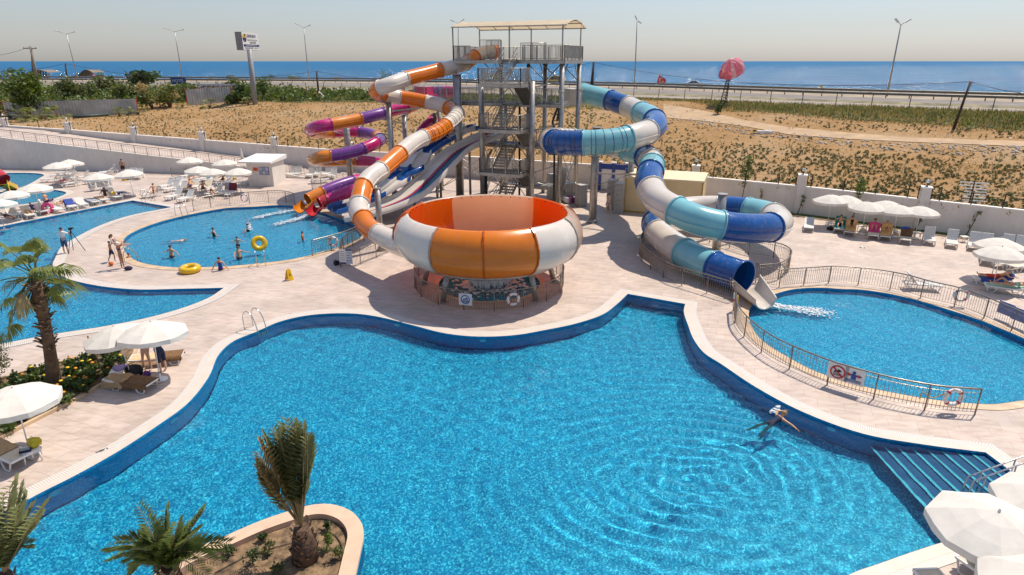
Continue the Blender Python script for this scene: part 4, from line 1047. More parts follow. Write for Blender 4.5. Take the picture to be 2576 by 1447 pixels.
for a0, a1, m, nm in outer:
    b = MB(); b.lathe(prof, max(6, int((a1-a0)*14)), a0=a0, a1=a1)
    for a in (a0, a1):
        vs = []
        for r, z in prof[1:]:
            for da in (-.008, .008): vs += [V((cos(a+da)*(r+.07), sin(a+da)*(r+.07), z+(.05 if z > 3.9 else 0)))]
        for r, z in prof[1:]:
            for da in (-.008, .008): vs += [V((cos(a+da)*(r-.02), sin(a+da)*(r-.02), z))]
        n_ = len(prof)-1
        fs = [(2*i, 2*i+1, 2*i+3, 2*i+2) for i in range(n_-1)]
        fs += [(2*i, 2*i+2, 2*i+2+2*n_, 2*i+2*n_) for i in range(n_-1)]+[(2*i+1, 2*i+3, 2*i+3+2*n_, 2*i+1+2*n_) for i in range(n_-1)]
        b.add(vs, fs)
    o = b.build('shell_panel', m, bowl); o['label'] = nm+' outer shell panel'
def atb(px):           # angle on the far inner wall in image column px
    best = min((abs(pix(BC+V((cos(a)*4.3, sin(a)*4.3, 3.4)))[0]-px), a) for a in [FRONT+pi+radians(q*.5) for q in range(-170, 171)])
    return best[1]
i_r, i_l = atb(z8(1865, 1)[0]), atb(z8(1060, 1)[0])
if i_l < i_r: i_l += 2*pi
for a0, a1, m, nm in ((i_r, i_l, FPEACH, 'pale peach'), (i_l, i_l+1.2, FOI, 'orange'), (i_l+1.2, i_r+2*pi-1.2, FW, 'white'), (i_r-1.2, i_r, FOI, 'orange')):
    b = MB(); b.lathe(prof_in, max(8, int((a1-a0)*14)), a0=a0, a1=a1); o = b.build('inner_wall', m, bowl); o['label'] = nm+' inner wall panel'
b = MB()
for q in range(44): a = 2*pi*q/44; b.tube([V((cos(a)*(rim-.03), sin(a)*(rim-.03), 4.16)), V((cos(a)*(rim-.09), sin(a)*(rim-.09), 4.13))], .025, 5)
b.build('bolt', DARK, bowl)
b = MB(); b.tube([V((cos(a)*3.95, sin(a)*3.95, 1.63)) for a in [2*pi*i/48 for i in range(48)]], .09, 8, closed=True); b.tube([V((cos(a)*2.6, sin(a)*2.6, 1.5)) for a in [2*pi*i/40 for i in range(40)]], .06, 6, closed=True)
for q in range(12): a = 2*pi*q/12; b.bar(V((cos(a)*1.3, sin(a)*1.3, 1.35)), V((cos(a)*3.95, sin(a)*3.95, 1.6)), .08, .12)
b.build('support_ring', GALV, bowl)
for a in (FRONT-.72, FRONT+.72, FRONT+pi-.6, FRONT+pi+.6, FRONT+pi/2, FRONT-pi/2):
    b = MB(); b.cyl(V((cos(a)*3.75, sin(a)*3.75, -.02)), V((cos(a)*3.3, sin(a)*3.3, 1.66)), .15, n=12); b.cyl(V((cos(a)*3.75, sin(a)*3.75, 0)), V((cos(a)*3.75, sin(a)*3.75, .05)), .28, n=12); b.build('leg', GALV, bowl)
b = MB(); b.cyl(V((0, 0, 1.22)), V((0, 0, 1.0)), 1.1, 1.0, 24); b.build('drop_hole', FO, bowl)
# entry throat where the tube meets the bowl, and the overflow cowl opposite
e = od[-1]; dirv = (od[-1]-od[-4]).normalized(); b = MB()
ce = BC+V((cos(a_l-.30)*4.3, sin(a_l-.30)*4.3, 2.95)); pts = crom([od[-8], e, e.lerp(ce, .5), ce], 5)
b.tube(pts, [.62+.26*max(0, i/(len(pts)-1)-.15) for i in range(len(pts))], 22, caps=False); b.build('entry_throat', FW, bowl, world=True)
# ================================================================= LOUNGERS, PARASOLS, TABLES
PLAST = mat('white_plastic', (.72, .70, .66), .4, var=.05); SLING = mat('white_sling_mesh', (.66, .63, .58), .8, var=.06, scale=8)
CREAM = mat('cream_sling', (.60, .52, .40), .85, var=.08, scale=6)
def towel_mat(n, c): return mat('towel_'+n, c, .95, var=.14, scale=7, bmp=.4, bscale=60)
TW = {k: towel_mat(k, c) for k, c in dict(brown=(.18, .09, .035), tan=(.40, .26, .13), orange=(.62, .36, .14), teal=(.02, .22, .20), blue=(.03, .07, .30), navy=(.015, .02, .12), maroon=(.14, .015, .03), pink=(.62, .05, .22), green=(.30, .46, .36), grey=(.34, .36, .40), peach=(.66, .44, .26), lilac=(.30, .24, .45)).items()}
def lounger_proto(name, fabric, back=48, slats=True):
    """origin on the ground under the foot end; the head points along +y"""
    o = thing(name, 'x', 'lounger'); w, h, hy = .31, .36, 1.22
    ba = radians(back); bl = .74
    b = MB()
    n = 13 if slats else 1
    for i in range(n):
        y0, y1 = .03+(hy-.03)*i/n, .03+(hy-.03)*(i+(.86 if slats else 1))/n
        b.box((0, (y0+y1)/2, h), (w*2-.04, y1-y0, .03))
    b.build('seat_slat', fabric, o)
    b = MB(); n = 8 if slats else 1
    for i in range(n):
        s0, s1 = bl*i/n, bl*(i+(.86 if slats else 1))/n; s = (s0+s1)/2
        b.box((0, hy+cos(ba)*s, h+sin(ba)*s), (w*2-.06, s1-s0, .03), M=Matrix.Rotation(ba, 3, 'X'))
    b.build('backrest', fabric, o)
    b = MB()
    for s in (-w, w):
        b.bar((s, 0, h), (s, hy+.62, h), .045, .06); b.bar((s*.96, hy, h), (s*.96, hy+cos(ba)*bl, h+sin(ba)*bl), .045, .05)
    b.bar((-w, .0, h), (w, .0, h), .05, .06); b.bar((-w, hy+cos(ba)*bl, h+sin(ba)*bl), (w, hy+cos(ba)*bl, h+sin(ba)*bl), .05, .05)
    b.bar((-w, hy+.6, h), (w, hy+.6, h), .04, .05)
    b.build('frame', PLAST, o)
    for s in (-w, w):
        for y in (.30, hy+.22):
            b = MB(); b.tube([(s, y-.26, h), (s*1.08, y-.14, .03), (s*1.08, y+.10, .03), (s, y+.28, h)], .028, 5); b.build('leg', PLAST, o)
    if back > 8:
        b = MB(); b.bar((-.2, hy+.45, h), (-.2, hy+cos(ba)*.55, h+sin(ba)*.55), .03); b.bar((.2, hy+.45, h), (.2, hy+cos(ba)*.55, h+sin(ba)*.55), .03); b.build('prop', PLAST, o)
    return o
LP = {}
def L_(kind):
    if kind not in LP:
        fab, back = {'w': (SLING, 50), 'wf': (SLING, 3), 'c': (CREAM, 42), 'cf': (CREAM, 3), 'w3': (SLING, 32), 'w6': (SLING, 62), 'g': (TW['green'], 14)}[kind]
        LP[kind] = proto(lounger_proto('sun_lounger', fab, back, kind[0] == 'w'))
    return LP[kind]
LN = []
def lounger(foot, head, label, kind='w', group=None, towel=None, z=0):
    """foot / head: image points of the foot and head end at seat height"""
    a, c = G(*foot, .36+z), G(*head, .36+z); d = c-a; rz = atan2(-d.x, d.y)
    o = L_(kind).put((a.x, a.y, z), rz, label, group)
    LN.append((o, rz)); 
    if towel:
        nm, y0, y1, lab = towel
        t = thing('towel', lab, 'towel', (a.x, a.y, z), rz)
        back = {'w': 50, 'wf': 3, 'c': 42, 'cf': 3, 'w3': 32, 'w6': 62, 'g': 14}[kind]; ba = radians(back); hy = 1.22
        prof = []; k = 22
        for i in range(k+1):
            y = y0+(y1-y0)*i/k
            if y <= hy: prof.append((y, .385))
            else: prof.append((hy+cos(ba)*(y-hy)-.02, .39+sin(ba)*(y-hy)+.012))
        b = MB(); vs = []; rr = random.Random(int(a.x*100)); xs = (-.37, -.34, -.2, 0, .2, .34, .37)
        for i, (y, zz) in enumerate(prof):
            for x in xs:
                dr = -.16-.05*rr.random() if abs(x) > .36 else (.008*rr.random()+.004)
                vs.append((x+rr.uniform(-.008, .008), y, zz+dr))
        n = len(xs); vs2 = [(x, y, zz+.012) for x, y, zz in vs]
        fs = [(i*n+j, i*n+j+1, (i+1)*n+j+1, (i+1)*n+j) for i in range(k) for j in range(n-1)]
        b.add(vs2, fs, True); b.build('cloth', TW[nm], t)
    return o, V((a.x, a.y, z)), rz
# ---- parasols
CANV = mat('white_canvas', (.80, .755, .68), .9, var=.06, scale=2.5, bmp=.25, bscale=9, trans=.3)
def parasol_proto(r=1.28, lean=0):
    o = thing('parasol', 'x', 'parasol'); H_ = 2.45; E = 2.0; n = 8
    b = MB(); rr = random.Random(3)
    vs = [V((0, 0, H_))]
    for ring, (fr_, zz) in enumerate(((.34, H_-.10), (.68, H_-.26), (1, E))):
        for i in range(n*2):
            a = 2*pi*i/(n*2); sag = (.0 if i % 2 == 0 else -.045*fr_); q = r*fr_*(1 if i % 2 == 0 else cos(pi/n)*1.01)
            vs.append(V((cos(a)*q, sin(a)*q, zz+sag*.5)))
    for i in range(n*2):
        a = 2*pi*i/(n*2); q = r*(1.0 if i % 2 == 0 else cos(pi/n)*1.03); vs.append(V((cos(a)*q, sin(a)*q, E-.17-(.03 if i % 2 else 0))))
    m = n*2; fs = [(0, 1+i, 1+(i+1) % m) for i in range(m)]
    for k in range(3): fs += [(1+k*m+i, 1+(k+1)*m+i, 1+(k+1)*m+(i+1) % m, 1+k*m+(i+1) % m) for i in range(m)]
    b.add(vs, fs, False); b.build('canopy', CANV, o)
    b = MB(); b.cyl((0, 0, H_-.03), (0, 0, H_+.07), .035, .02, 8); b.build('finial', PLAST, o)
    b = MB(); b.cyl((0, 0, .05), (0, 0, H_), .022, n=8); b.build('pole', PLAST, o)
    b = MB()
    for i in range(n): a = 2*pi*i/n; b.tube([(0, 0, H_-.06), (cos(a)*r*.98, sin(a)*r*.98, E-.01)], .008, 4); b.tube([(0, 0, E-.3), (cos(a)*r*.5, sin(a)*r*.5, H_-.24)], .007, 4)
    b.build('rib', PLAST, o)
    b = MB(); b.lathe([(.0, .0), (.27, 0), (.29, .03), (.28, .07), (.1, .11), (.05, .14), (.04, .3)], 18); b.build('base', PLAST, o)
    return o
PAR = proto(parasol_proto())
def parasol(x, y, label, group='white parasols', rz=None, tilt=None, sc=1, z=2.45):
    p = G(x, y, z*sc); return PAR.put((p.x, p.y, 0), rnd.random() if rz is None else rz, label, group, sc if sc != 1 else rnd.uniform(.96, 1.03), tilt or (rnd.uniform(-.035, .035), rnd.uniform(-.035, .035)))
# ---- small white tables
def table_proto():
    o = thing('side_table', 'x', 'table'); b = MB()
    b.box((0, 0, .40), (.46, .46, .03)); b.box((0, 0, .375), (.40, .40, .03)); b.build('table_top', PLAST, o)
    for x in (-.19, .19):
        for y in (-.19, .19):
            b = MB(); b.tube([(x, y, .38), (x*1.15, y*1.15, 0)], [.03, .02], 6); b.build('leg', PLAST, o)
    return o
TAB = proto(table_proto())
def table(x, y, label, z=0, rz=.3): p = G(x, y, .4); return TAB.put((p.x, p.y, 0), rz, label, 'small white plastic tables')
GA = 'loungers on the upper terrace'; GB = 'loungers along the lagoon edge'; GC = 'loungers before the ramp wall'; GD = 'loungers by the boundary wall'; GE = 'spare loungers beside the kiosk'
# upper-left terrace (zoom j1) -------------------------------------------------
lounger(j1(830, 485), j1(1250, 465), 'empty lounger nearest the upper wading pool tip, backrest up', 'w', GA)
lounger(j1(1010, 410), j1(1290, 395), 'empty white lounger shaded by the twin parasols, half hidden', 'w', GA)
lounger(j1(1130, 350), j1(1420, 335), 'white lounger with tall backrest under the twin parasols', 'w6', GA)
lounger(j1(1180, 395), j1(1520, 370), 'white lounger just behind the sunbather in pink', 'w6', GA)
lounger(j1(1090, 545), j1(1470, 470), 'lounger holding the sunbather with pink towel', 'w3', GA)
lounger(j1(1200, 590), j1(1620, 540), 'white lounger in front of the sunbather in pink', 'w', GA)
lounger(j1(1420, 460), j1(1690, 430), 'white lounger between the sunbather and a lone parasol', 'w', GA)
lounger(j1(1680, 525), j1(2000, 490), 'white lounger half under the lone low parasol', 'w3', GA)
lounger(j1(2000, 345), j1(2240, 320), 'white lounger standing alone before the ramp wall', 'w6', GC)
lounger(j1(1870, 365), j1(2100, 350), 'white lounger folded low beside the ramp wall', 'w3', GC)
for i in range(5):
    lounger(j1(1790-i*4, 660-i*28), j1(2180-i*4, 610-i*28), 'white lounger in the low stack by the lone parasol', 'wf' if i < 4 else 'w', 'stacked loungers by the lone parasol', z=.0+.0*i) if i == 0 else None
st = LN[-1][0]
for i in range(1, 5):
    L_('wf').put((st.location.x, st.location.y, .13*i), LN[-1][1], 'white lounger in the low stack by the lone parasol', 'stacked loungers by the lone parasol')
lounger(j2(-20, 440), j2(60, 330), 'first white lounger in the row before the ramp wall, under a parasol', 'w', GC)
lounger(j2(20, 430), j2(190, 350), 'second white lounger in the row before the ramp wall', 'w6', GC)
lounger(j2(150, 440), j2(320, 360), 'last white lounger in the row before the ramp wall', 'w6', GC)
# lagoon edge, heads away from the water
rowB = [((340, 1200), (80, 1090), 'c', 'grey lounger at the picture edge behind the white table', None), ((640, 1210), (330, 1060), 'c', 'lounger of the dark haired sunbather near the white table', None), ((900, 1130), (600, 1020), 'w3', 'lounger of the child in blue by the lagoon', None), ((1230, 1090), (830, 1000), 'wf', 'flat empty lounger beside the pink swim ring', None),
        ((1480, 1040), (1240, 900), 'w3', 'lounger with a navy towel hung over its back', ('blue', .95, 1.9, 'navy blue towel hung over a lounger backrest')), ((1700, 1000), (1480, 890), 'w3', 'lounger with a pale crumpled towel near the navy one', None),
        ((1950, 940), (1640, 860), 'wf', 'flat grey lounger with a grey towel by the lagoon', ('grey', .5, 1.7, 'pale grey towel laid on a flat lounger')), ((2130, 900), (1830, 810), 'wf', 'flat lounger with a tan towel by the lagoon', ('peach', .7, 1.8, 'tan towel laid on a flat lounger')),
        ((2390, 840), (2050, 770), 'w6', 'lounger with a person in dark robe by the lagoon', None), ((2560, 780), (2330, 730), 'wf', 'lounger with a blue bag at the end of the lagoon row', ('navy', .7, 1.2, 'crumpled navy towel at the end of the lagoon row'))]
for f, h, k, lab, tw in rowB: lounger(j1(*f), j1(*h), lab, k, GB, tw)
# middle terrace (zoom j2)
rowA = [((270, 800), (660, 740), 'w', 'lounger of the seated sunbather nearest the lagoon corner'), ((730, 690), (950, 640), 'w', 'empty lounger behind the seated sunbather'), ((620, 640), (800, 600), 'w', 'empty lounger half hidden behind the seated sunbather'), ((760, 850), (1140, 760), 'w', 'empty lounger behind the front one at the fence corner'), ((1000, 895), (1380, 800), 'w', 'front empty lounger at the fence corner'),
        ((920, 710), (1180, 640), 'w', 'third empty lounger from the fence corner'), ((830, 600), (980, 560), 'w', 'lounger at the back of the crowded terrace'), ((960, 620), (1100, 570), 'w3', 'back lounger beside a folded sunbed'), ((1110, 520), (1330, 450), 'c', 'lounger under the low pair of parasols'),
        ((1170, 680), (1260, 560), 'c', 'lounger with an orange towel among the crowd'), ((1290, 660), (1420, 560), 'w', 'lounger beside the orange towel one'), ((1290, 500), (1560, 450), 'wf', 'flat lounger under the middle parasol'), ((1520, 500), (1860, 440), 'w', 'lounger with blue toys under the middle parasol'),
        ((1740, 560), (2080, 520), 'w3', 'lounger of the person reading under the parasol by the kiosk'), ((1480, 690), (1640, 620), 'c', 'lounger of the sunbather with dark hair near the fence'), ((1560, 780), (1880, 720), 'w', 'lounger of the woman lying near the fence'), ((1850, 760), (2030, 700), 'w6', 'lounger draped with a striped towel near the fence'),
        ((2010, 770), (2130, 700), 'w6', 'lounger with a maroon towel near the fence'), ((2240, 560), (2430, 520), 'w3', 'lounger tucked against the white kiosk'), ((910, 460), (1120, 420), 'wf', 'flat lounger at the terrace railing')]
for f, h, k, lab in rowA:
    tw = None
    if 'orange towel among' in lab: tw = ('orange', .3, 1.9, 'orange towel on a lounger among the crowd')
    if 'maroon' in lab: tw = ('maroon', 1.2, 1.95, 'maroon towel hung on a lounger near the fence')
    if 'striped' in lab: tw = ('grey', 1.3, 1.95, 'dark edged white towel on a lounger near the fence')
    lounger(j2(*f), j2(*h), lab, k, GA, tw)
# beside the kiosk (zoom z6)
for (f, h, lab) in (((590, 1000), (680, 960), 'first spare lounger next to the kiosk'), ((655, 1000), (745, 955), 'second spare lounger next to the kiosk'), ((785, 1010), (865, 965), 'third spare lounger, behind the curved railing'), ((850, 1000), (930, 960), 'fourth spare lounger, behind the curved railing'),
                    ((945, 1000), (1035, 960), 'fifth spare lounger, behind the curved railing'), ((1010, 1020), (1095, 970), 'last spare lounger, closest to the flume column'), ((800, 1060), (960, 1050), 'flat spare lounger lying in front of the curved railing')):
    lounger(z6(*f), z6(*h), lab, 'wf' if 'flat' in lab else 'w6', GE)
# right terrace (zoom zb) - feet towards the camera, heads to the wall
for (f, h, k, lab, tw) in [((210, 520), (215, 445), 'w3', 'grey white lounger standing apart beside the blue flume', None), ((515, 530), (535, 430), 'w', 'lounger with a teal towel and a reclining person', ('teal', .2, 1.95, 'teal towel under a person by the wall')),
                     ((620, 560), (645, 450), 'c', 'lounger with orange towel of the person in black', ('orange', .1, 1.95, 'orange towel under the person in black')), ((860, 595), (865, 470), 'c', 'lounger with pink towel of the person with dark hair', ('pink', .9, 1.98, 'bright pink towel behind the dark haired person')),
                     ((980, 605), (1000, 480), 'c', 'lounger with tan towel of the person in a cap', ('orange', .1, 1.95, 'tan towel under the person in a cap')), ((1180, 640), (1190, 540), 'c', 'lounger with a rolled blue towel on its back', ('brown', 1.0, 1.9, 'brown towel over a lounger back, blue roll on top')),
                     ((1430, 650), (1400, 560), 'w6', 'first empty white lounger past the parasol row', None), ((1650, 680), (1640, 590), 'w6', 'second empty white lounger past the parasol row', None), ((1870, 705), (1865, 615), 'w6', 'third empty white lounger past the parasol row', None), ((1990, 720), (1985, 625), 'w6', 'fourth empty white lounger, behind the parasol pair', None),
                     ((2200, 730), (2200, 645), 'w6', 'fifth empty white lounger, behind the parasol pair', None), ((2340, 745), (2335, 660), 'w6', 'last empty white lounger before the picture edge', None)]:
    lounger(zb(*f), zb(*h), lab, k, GD, tw)
lounger(zb(2100, 870), zb(2290, 840), 'flat cream lounger under the parasol pair', 'cf', GD); lounger(zb(2240, 900), zb(2420, 880), 'second flat cream lounger under the parasol pair', 'cf', GD); lounger(zb(2010, 850), zb(2000, 800), 'small upturned white lounger beside the parasol pair', 'wf', GD)
LD1 = lounger(j5(520, 640), j5(980, 690), 'lounger of the man in red shorts on a blue towel', 'w3', GD, ('blue', .3, 1.9, 'royal blue towel under the man in red shorts'))
LD2 = lounger(j5(680, 735), j5(1130, 800), 'pale green lounger of the woman in a bikini', 'g', GD)
lounger(zb(1530, 1090), zb(1330, 1075), 'grey green lounger seen from behind beyond the pool railing', 'w', GD)
# near couple
LN1 = lounger(j7(2290, 690), j7(1440, 590), 'front lounger covered with brown and tan towels by the marigolds', 'cf', 'loungers by the marigold bed', ('brown', -.02, 1.2, 'dark brown towel over the foot of the front lounger'))
LN2 = lounger(ze(1830, 330), ze(1280, 390), 'rear lounger with brown towel where the couple stands', 'cf', 'loungers by the marigold bed', ('brown', -.02, .8, 'brown towel over the foot of the rear lounger'))
t_ = thing('towel', 'crumpled tan towel over the head of the front lounger', 'towel', LN1[1], LN1[2])
b = MB(); rr = random.Random(5); vs = []
for i in range(15):
    for j in range(11):
        y = 1.05+.95*i/14; x = -.40+.8*j/10; e_ = max(0, abs(x)-.31)
        vs.append((x, y+.05*sin(x*9), .43+.03*noise.noise(V((x*5, y*5, 3)))-e_*3.4+(.06*sin(pi*(y-1.05)/.4) if y < 1.45 else 0)))
b.add(vs, [(i*11+j, i*11+j+1, (i+1)*11+j+1, (i+1)*11+j) for i in range(14) for j in range(10)], True); b.build('cloth', TW['tan'], t_)
t_ = thing('towel', 'orange towel over the head of the rear lounger', 'towel', LN2[1], LN2[2]); b = MB(); vs = []
for i in range(13):
    for j in range(11):
        y = .85+1.1*i/12; x = -.40+.8*j/10; e_ = max(0, abs(x)-.31); vs.append((x, y, .43+.02*noise.noise(V((x*5, y*5, 1)))-e_*3.0))
b.add(vs, [(i*11+j, i*11+j+1, (i+1)*11+j+1, (i+1)*11+j) for i in range(12) for j in range(10)], True); b.build('cloth', TW['peach'], t_)
lounger(zf(215, 300), zf(-40, 200), 'cream lounger cut by the picture edge beside the yellow bag', 'cf', 'loungers by the marigold bed', ('tan', .7, 1.9, 'tan towel on the cut off cream lounger'))
# foreground corner
lounger(j6(620, 1150), j6(1230, 1560), 'cream lounger with the dark bag in the near corner', 'c', 'loungers in the near corner'); lounger(j6(90, 1370), j6(420, 1750), 'cream lounger cut by the bottom edge in the near corner', 'cf', 'loungers in the near corner'); lounger(j6(1000, 1090), j6(1500, 1340), 'shaded cream lounger behind the dark bag', 'cf', 'loungers in the near corner')
# ---- parasols
for (x, y), lab in ((j1(1130, 145), 'front one of the twin parasols by the wading pool'), (j1(1375, 92), 'rear one of the twin parasols by the wading pool'), (j1(1950, 372), 'lone low parasol among the terrace loungers'), (j1(2575, 303), 'parasol in front of the standing man by the ramp wall'),
                    (j1(665, 592), 'parasol over the lower wading pool, behind the toddler'), (j1(215, 690), 'parasol over the sunbathers at the white table'), (j1(-90, 870), 'parasol at the picture edge over the lower wading pool'),
                    (j2(1215, 50), 'parasol nearest the ramp wall on the crowded terrace'), (j2(1930, 90), 'rear parasol closest to the kiosk roof'), (j2(1390, 240), 'first of the low parasol trio on the crowded terrace'), (j2(1690, 262), 'middle one of the low parasol trio'), (j2(2190, 255), 'last of the low parasol trio, touching the kiosk'),
                    (zb(455, 190), 'first parasol of the overlapping row, over the teal towel'), (zb(590, 187), 'second parasol of the overlapping row, behind the first'), (zb(805, 255), 'third parasol of the overlapping row, over the pink towel'), (zb(1000, 237), 'fourth parasol of the overlapping row, tucked behind'), (zb(1130, 280), 'fifth parasol of the overlapping row, over the tan towel'), (zb(1345, 290), 'last parasol of the overlapping row'),
                    (zb(2150, 625), 'rear parasol of the pair over the bikini sunbather'), (zb(2170, 703), 'front parasol of the pair over the bikini sunbather'),
                    ):
    parasol(x, y, lab)
parasol(372, 815, 'white parasol on a round foot shading the standing couple', tilt=(-.03, .06)); parasol(301, 818, 'sagging white parasol beside the standing couple', tilt=(.0, -.09), sc=.95)
parasol(24, 973, 'white parasol over the yellow bag by the marigolds'); parasol(j6(1130, 548)[0], j6(1130, 548)[1], 'big white parasol in the near corner over the dark bag', rz=.25, sc=1.04); parasol(2680, 1238, 'parasol cut by the picture edge near the pool steps', rz=.1)
parasol(2668, 1452, 'parasol cut by the picture corner', rz=.6)
# closed parasol by the kiosk
o = thing('parasol', 'closed white parasol leaning by the kiosk', 'parasol', G(*j2(2320, 300)), 0, 'white parasols'); b = MB(); b.lathe([(.02, 2.4), (.10, 2.1), (.17, 1.4), (.2, 1.0), (.05, .98)], 9); b.build('canopy', CANV, o); b = MB(); b.cyl((0, 0, 0), (0, 0, 2.5), .022, n=6); b.build('pole', PLAST, o)
for i, ((x, y), lab) in enumerate(((j1(390, 1180), 'white table in front of the dark haired sunbather'), (j1(1180, 930), 'white table behind the flat loungers by the lagoon'), (j2(300, 700), 'white table next to the seated sunbather'), (j2(930, 770), 'white table behind the fence corner loungers'), (j2(1230, 800), 'white table between the fence corner loungers'), (j2(1440, 375), 'white table under the low parasol trio'), (j2(2230, 470), 'white table with yellow toys under the parasol by the kiosk'), (j2(1990, 790), 'white table by the fence, under the maroon towel'), (zb(425, 465), 'white table with a dark bag beside the teal towel'), (zb(750, 500), 'white table between the orange and pink towels'), (zb(1085, 545), 'white table beside the tan towel'), (zb(1300, 565), 'white table beside the rolled blue towel'), (zb(1775, 605), 'white table between the empty loungers by the wall'), (j7(1760, 510), 'white table with a lilac towel behind the front lounger'), (zf(300, 215), 'white table holding the yellow bag'))):
    table(x, y, lab, rz=.2+i*.37)
# ---- stacks of loungers / chairs near the tower
SHELL = mat('grey_white_plastic', (.52, .48, .43), .5, var=.1)
o = thing('stacked_lounger', 'x', 'lounger')
b = MB(); b.box((0, 0, .0), (.7, 1.0, .03)); 
for s in (-.34, .34): b.box((s, 0, .02), (.05, 1.02, .075))
b.box((0, -.5, .02), (.74, .05, .075)); b.build('seat', SHELL, o)
b = MB(); b.bar((-.3, .5, .0), (-.3, .68, .12), .05); b.bar((.3, .5, 0), (.3, .68, .12), .05); b.build('leg', SHELL, o)
STK = proto(o)
for (x, y, top, zt, lab, grp, rz) in ((1388, 502, 0, 2.5, 'white lounger in the tallest stack beside the tower', 'lounger stack beside the tower', .2), (1410, 497, 0, 2.75, 'white lounger in the stack leaning behind the tallest', 'lounger stack behind the tallest', .25), (1432, 505, 0, 1.75, 'white lounger in the low stack behind the bowl', 'low lounger stack behind the bowl', -.1),
                                   (1461, 517, 0, 1.9, 'white lounger in the stack before the big steel column', 'lounger stack before the steel column', .3), (1538, 524, 0, 2.6, 'white lounger in the stack behind the walking person', 'lounger stack behind the walking person', -.35), (1557, 533, 0, 2.6, 'white lounger in the stack against the cream tent', 'lounger stack against the cream tent', -.35)):
    p = G(x, y); n = int(zt/.105)
    for i in range(n): STK.put((p.x+rnd.uniform(-.02, .02), p.y+rnd.uniform(-.02, .02), .05+i*.105), rz+rnd.uniform(-.03, .03), lab, grp)
# ================================================================= PEOPLE
def skin_mat(name, c):
    m, t, p, o = new_mat(name); v = coord(t)
    t.links.new(ramp(t, ntex(t, v, 9, 4), [(.3, tuple(q*.85 for q in c)), (.7, tuple(min(1, q*1.08) for q in c))]), p.inputs['Base Color'])
    p.inputs['Roughness'].default_value = .5; p.inputs['Subsurface Weight'].default_value = .08; p.inputs['Subsurface Radius'].default_value = (.02, .008, .005)
    return m
SK = {'t': skin_mat('tanned_skin', (.55, .28, .15)), 'p': skin_mat('fair_skin', (.68, .41, .29)), 'd': skin_mat('deep_tan_skin', (.40, .18, .09))}
HAIR = {'k': mat('dark_hair', (.012, .009, .007), .5, bmp=.5, bscale=80), 'b': mat('brown_hair', (.07, .035, .015), .55, bmp=.5, bscale=80), 'y': mat('fair_hair', (.34, .21, .09), .6, bmp=.5, bscale=80), 'w': mat('white_cap_cloth', (.75, .72, .68), .8), 'c': mat('red_cap_cloth', (.45, .04, .03), .8), 'g': mat('grey_hair', (.25, .22, .19), .6), 'u': mat('pale_blue_cap_cloth', (.45, .58, .66), .8)}
CL = {k: mat('fabric_'+k, c, .8, var=.12, scale=14) for k, c in dict(navy=(.012, .016, .05), black=(.01, .01, .012), red=(.5, .03, .02), blue=(.02, .03, .28), white=(.72, .70, .68), mint=(.25, .58, .48), denim=(.03, .06, .16), pink=(.6, .06, .18), green=(.35, .6, .02), purple=(.10, .03, .18), orange=(.62, .12, .02), plum=(.05, .015, .03), pattern=(.30, .26, .30)).items()}
EYE = mat('eye_dark', (.01, .008, .006), .2); LIP = mat('lip_tone', (.30, .08, .06), .5)
def dirv(az, el):
    """direction: az 0 = forward (+y), 90 = own right side (+x); el up"""
    a, e = radians(az), radians(el); return V((sin(a)*cos(e), cos(a)*cos(e), sin(e)))
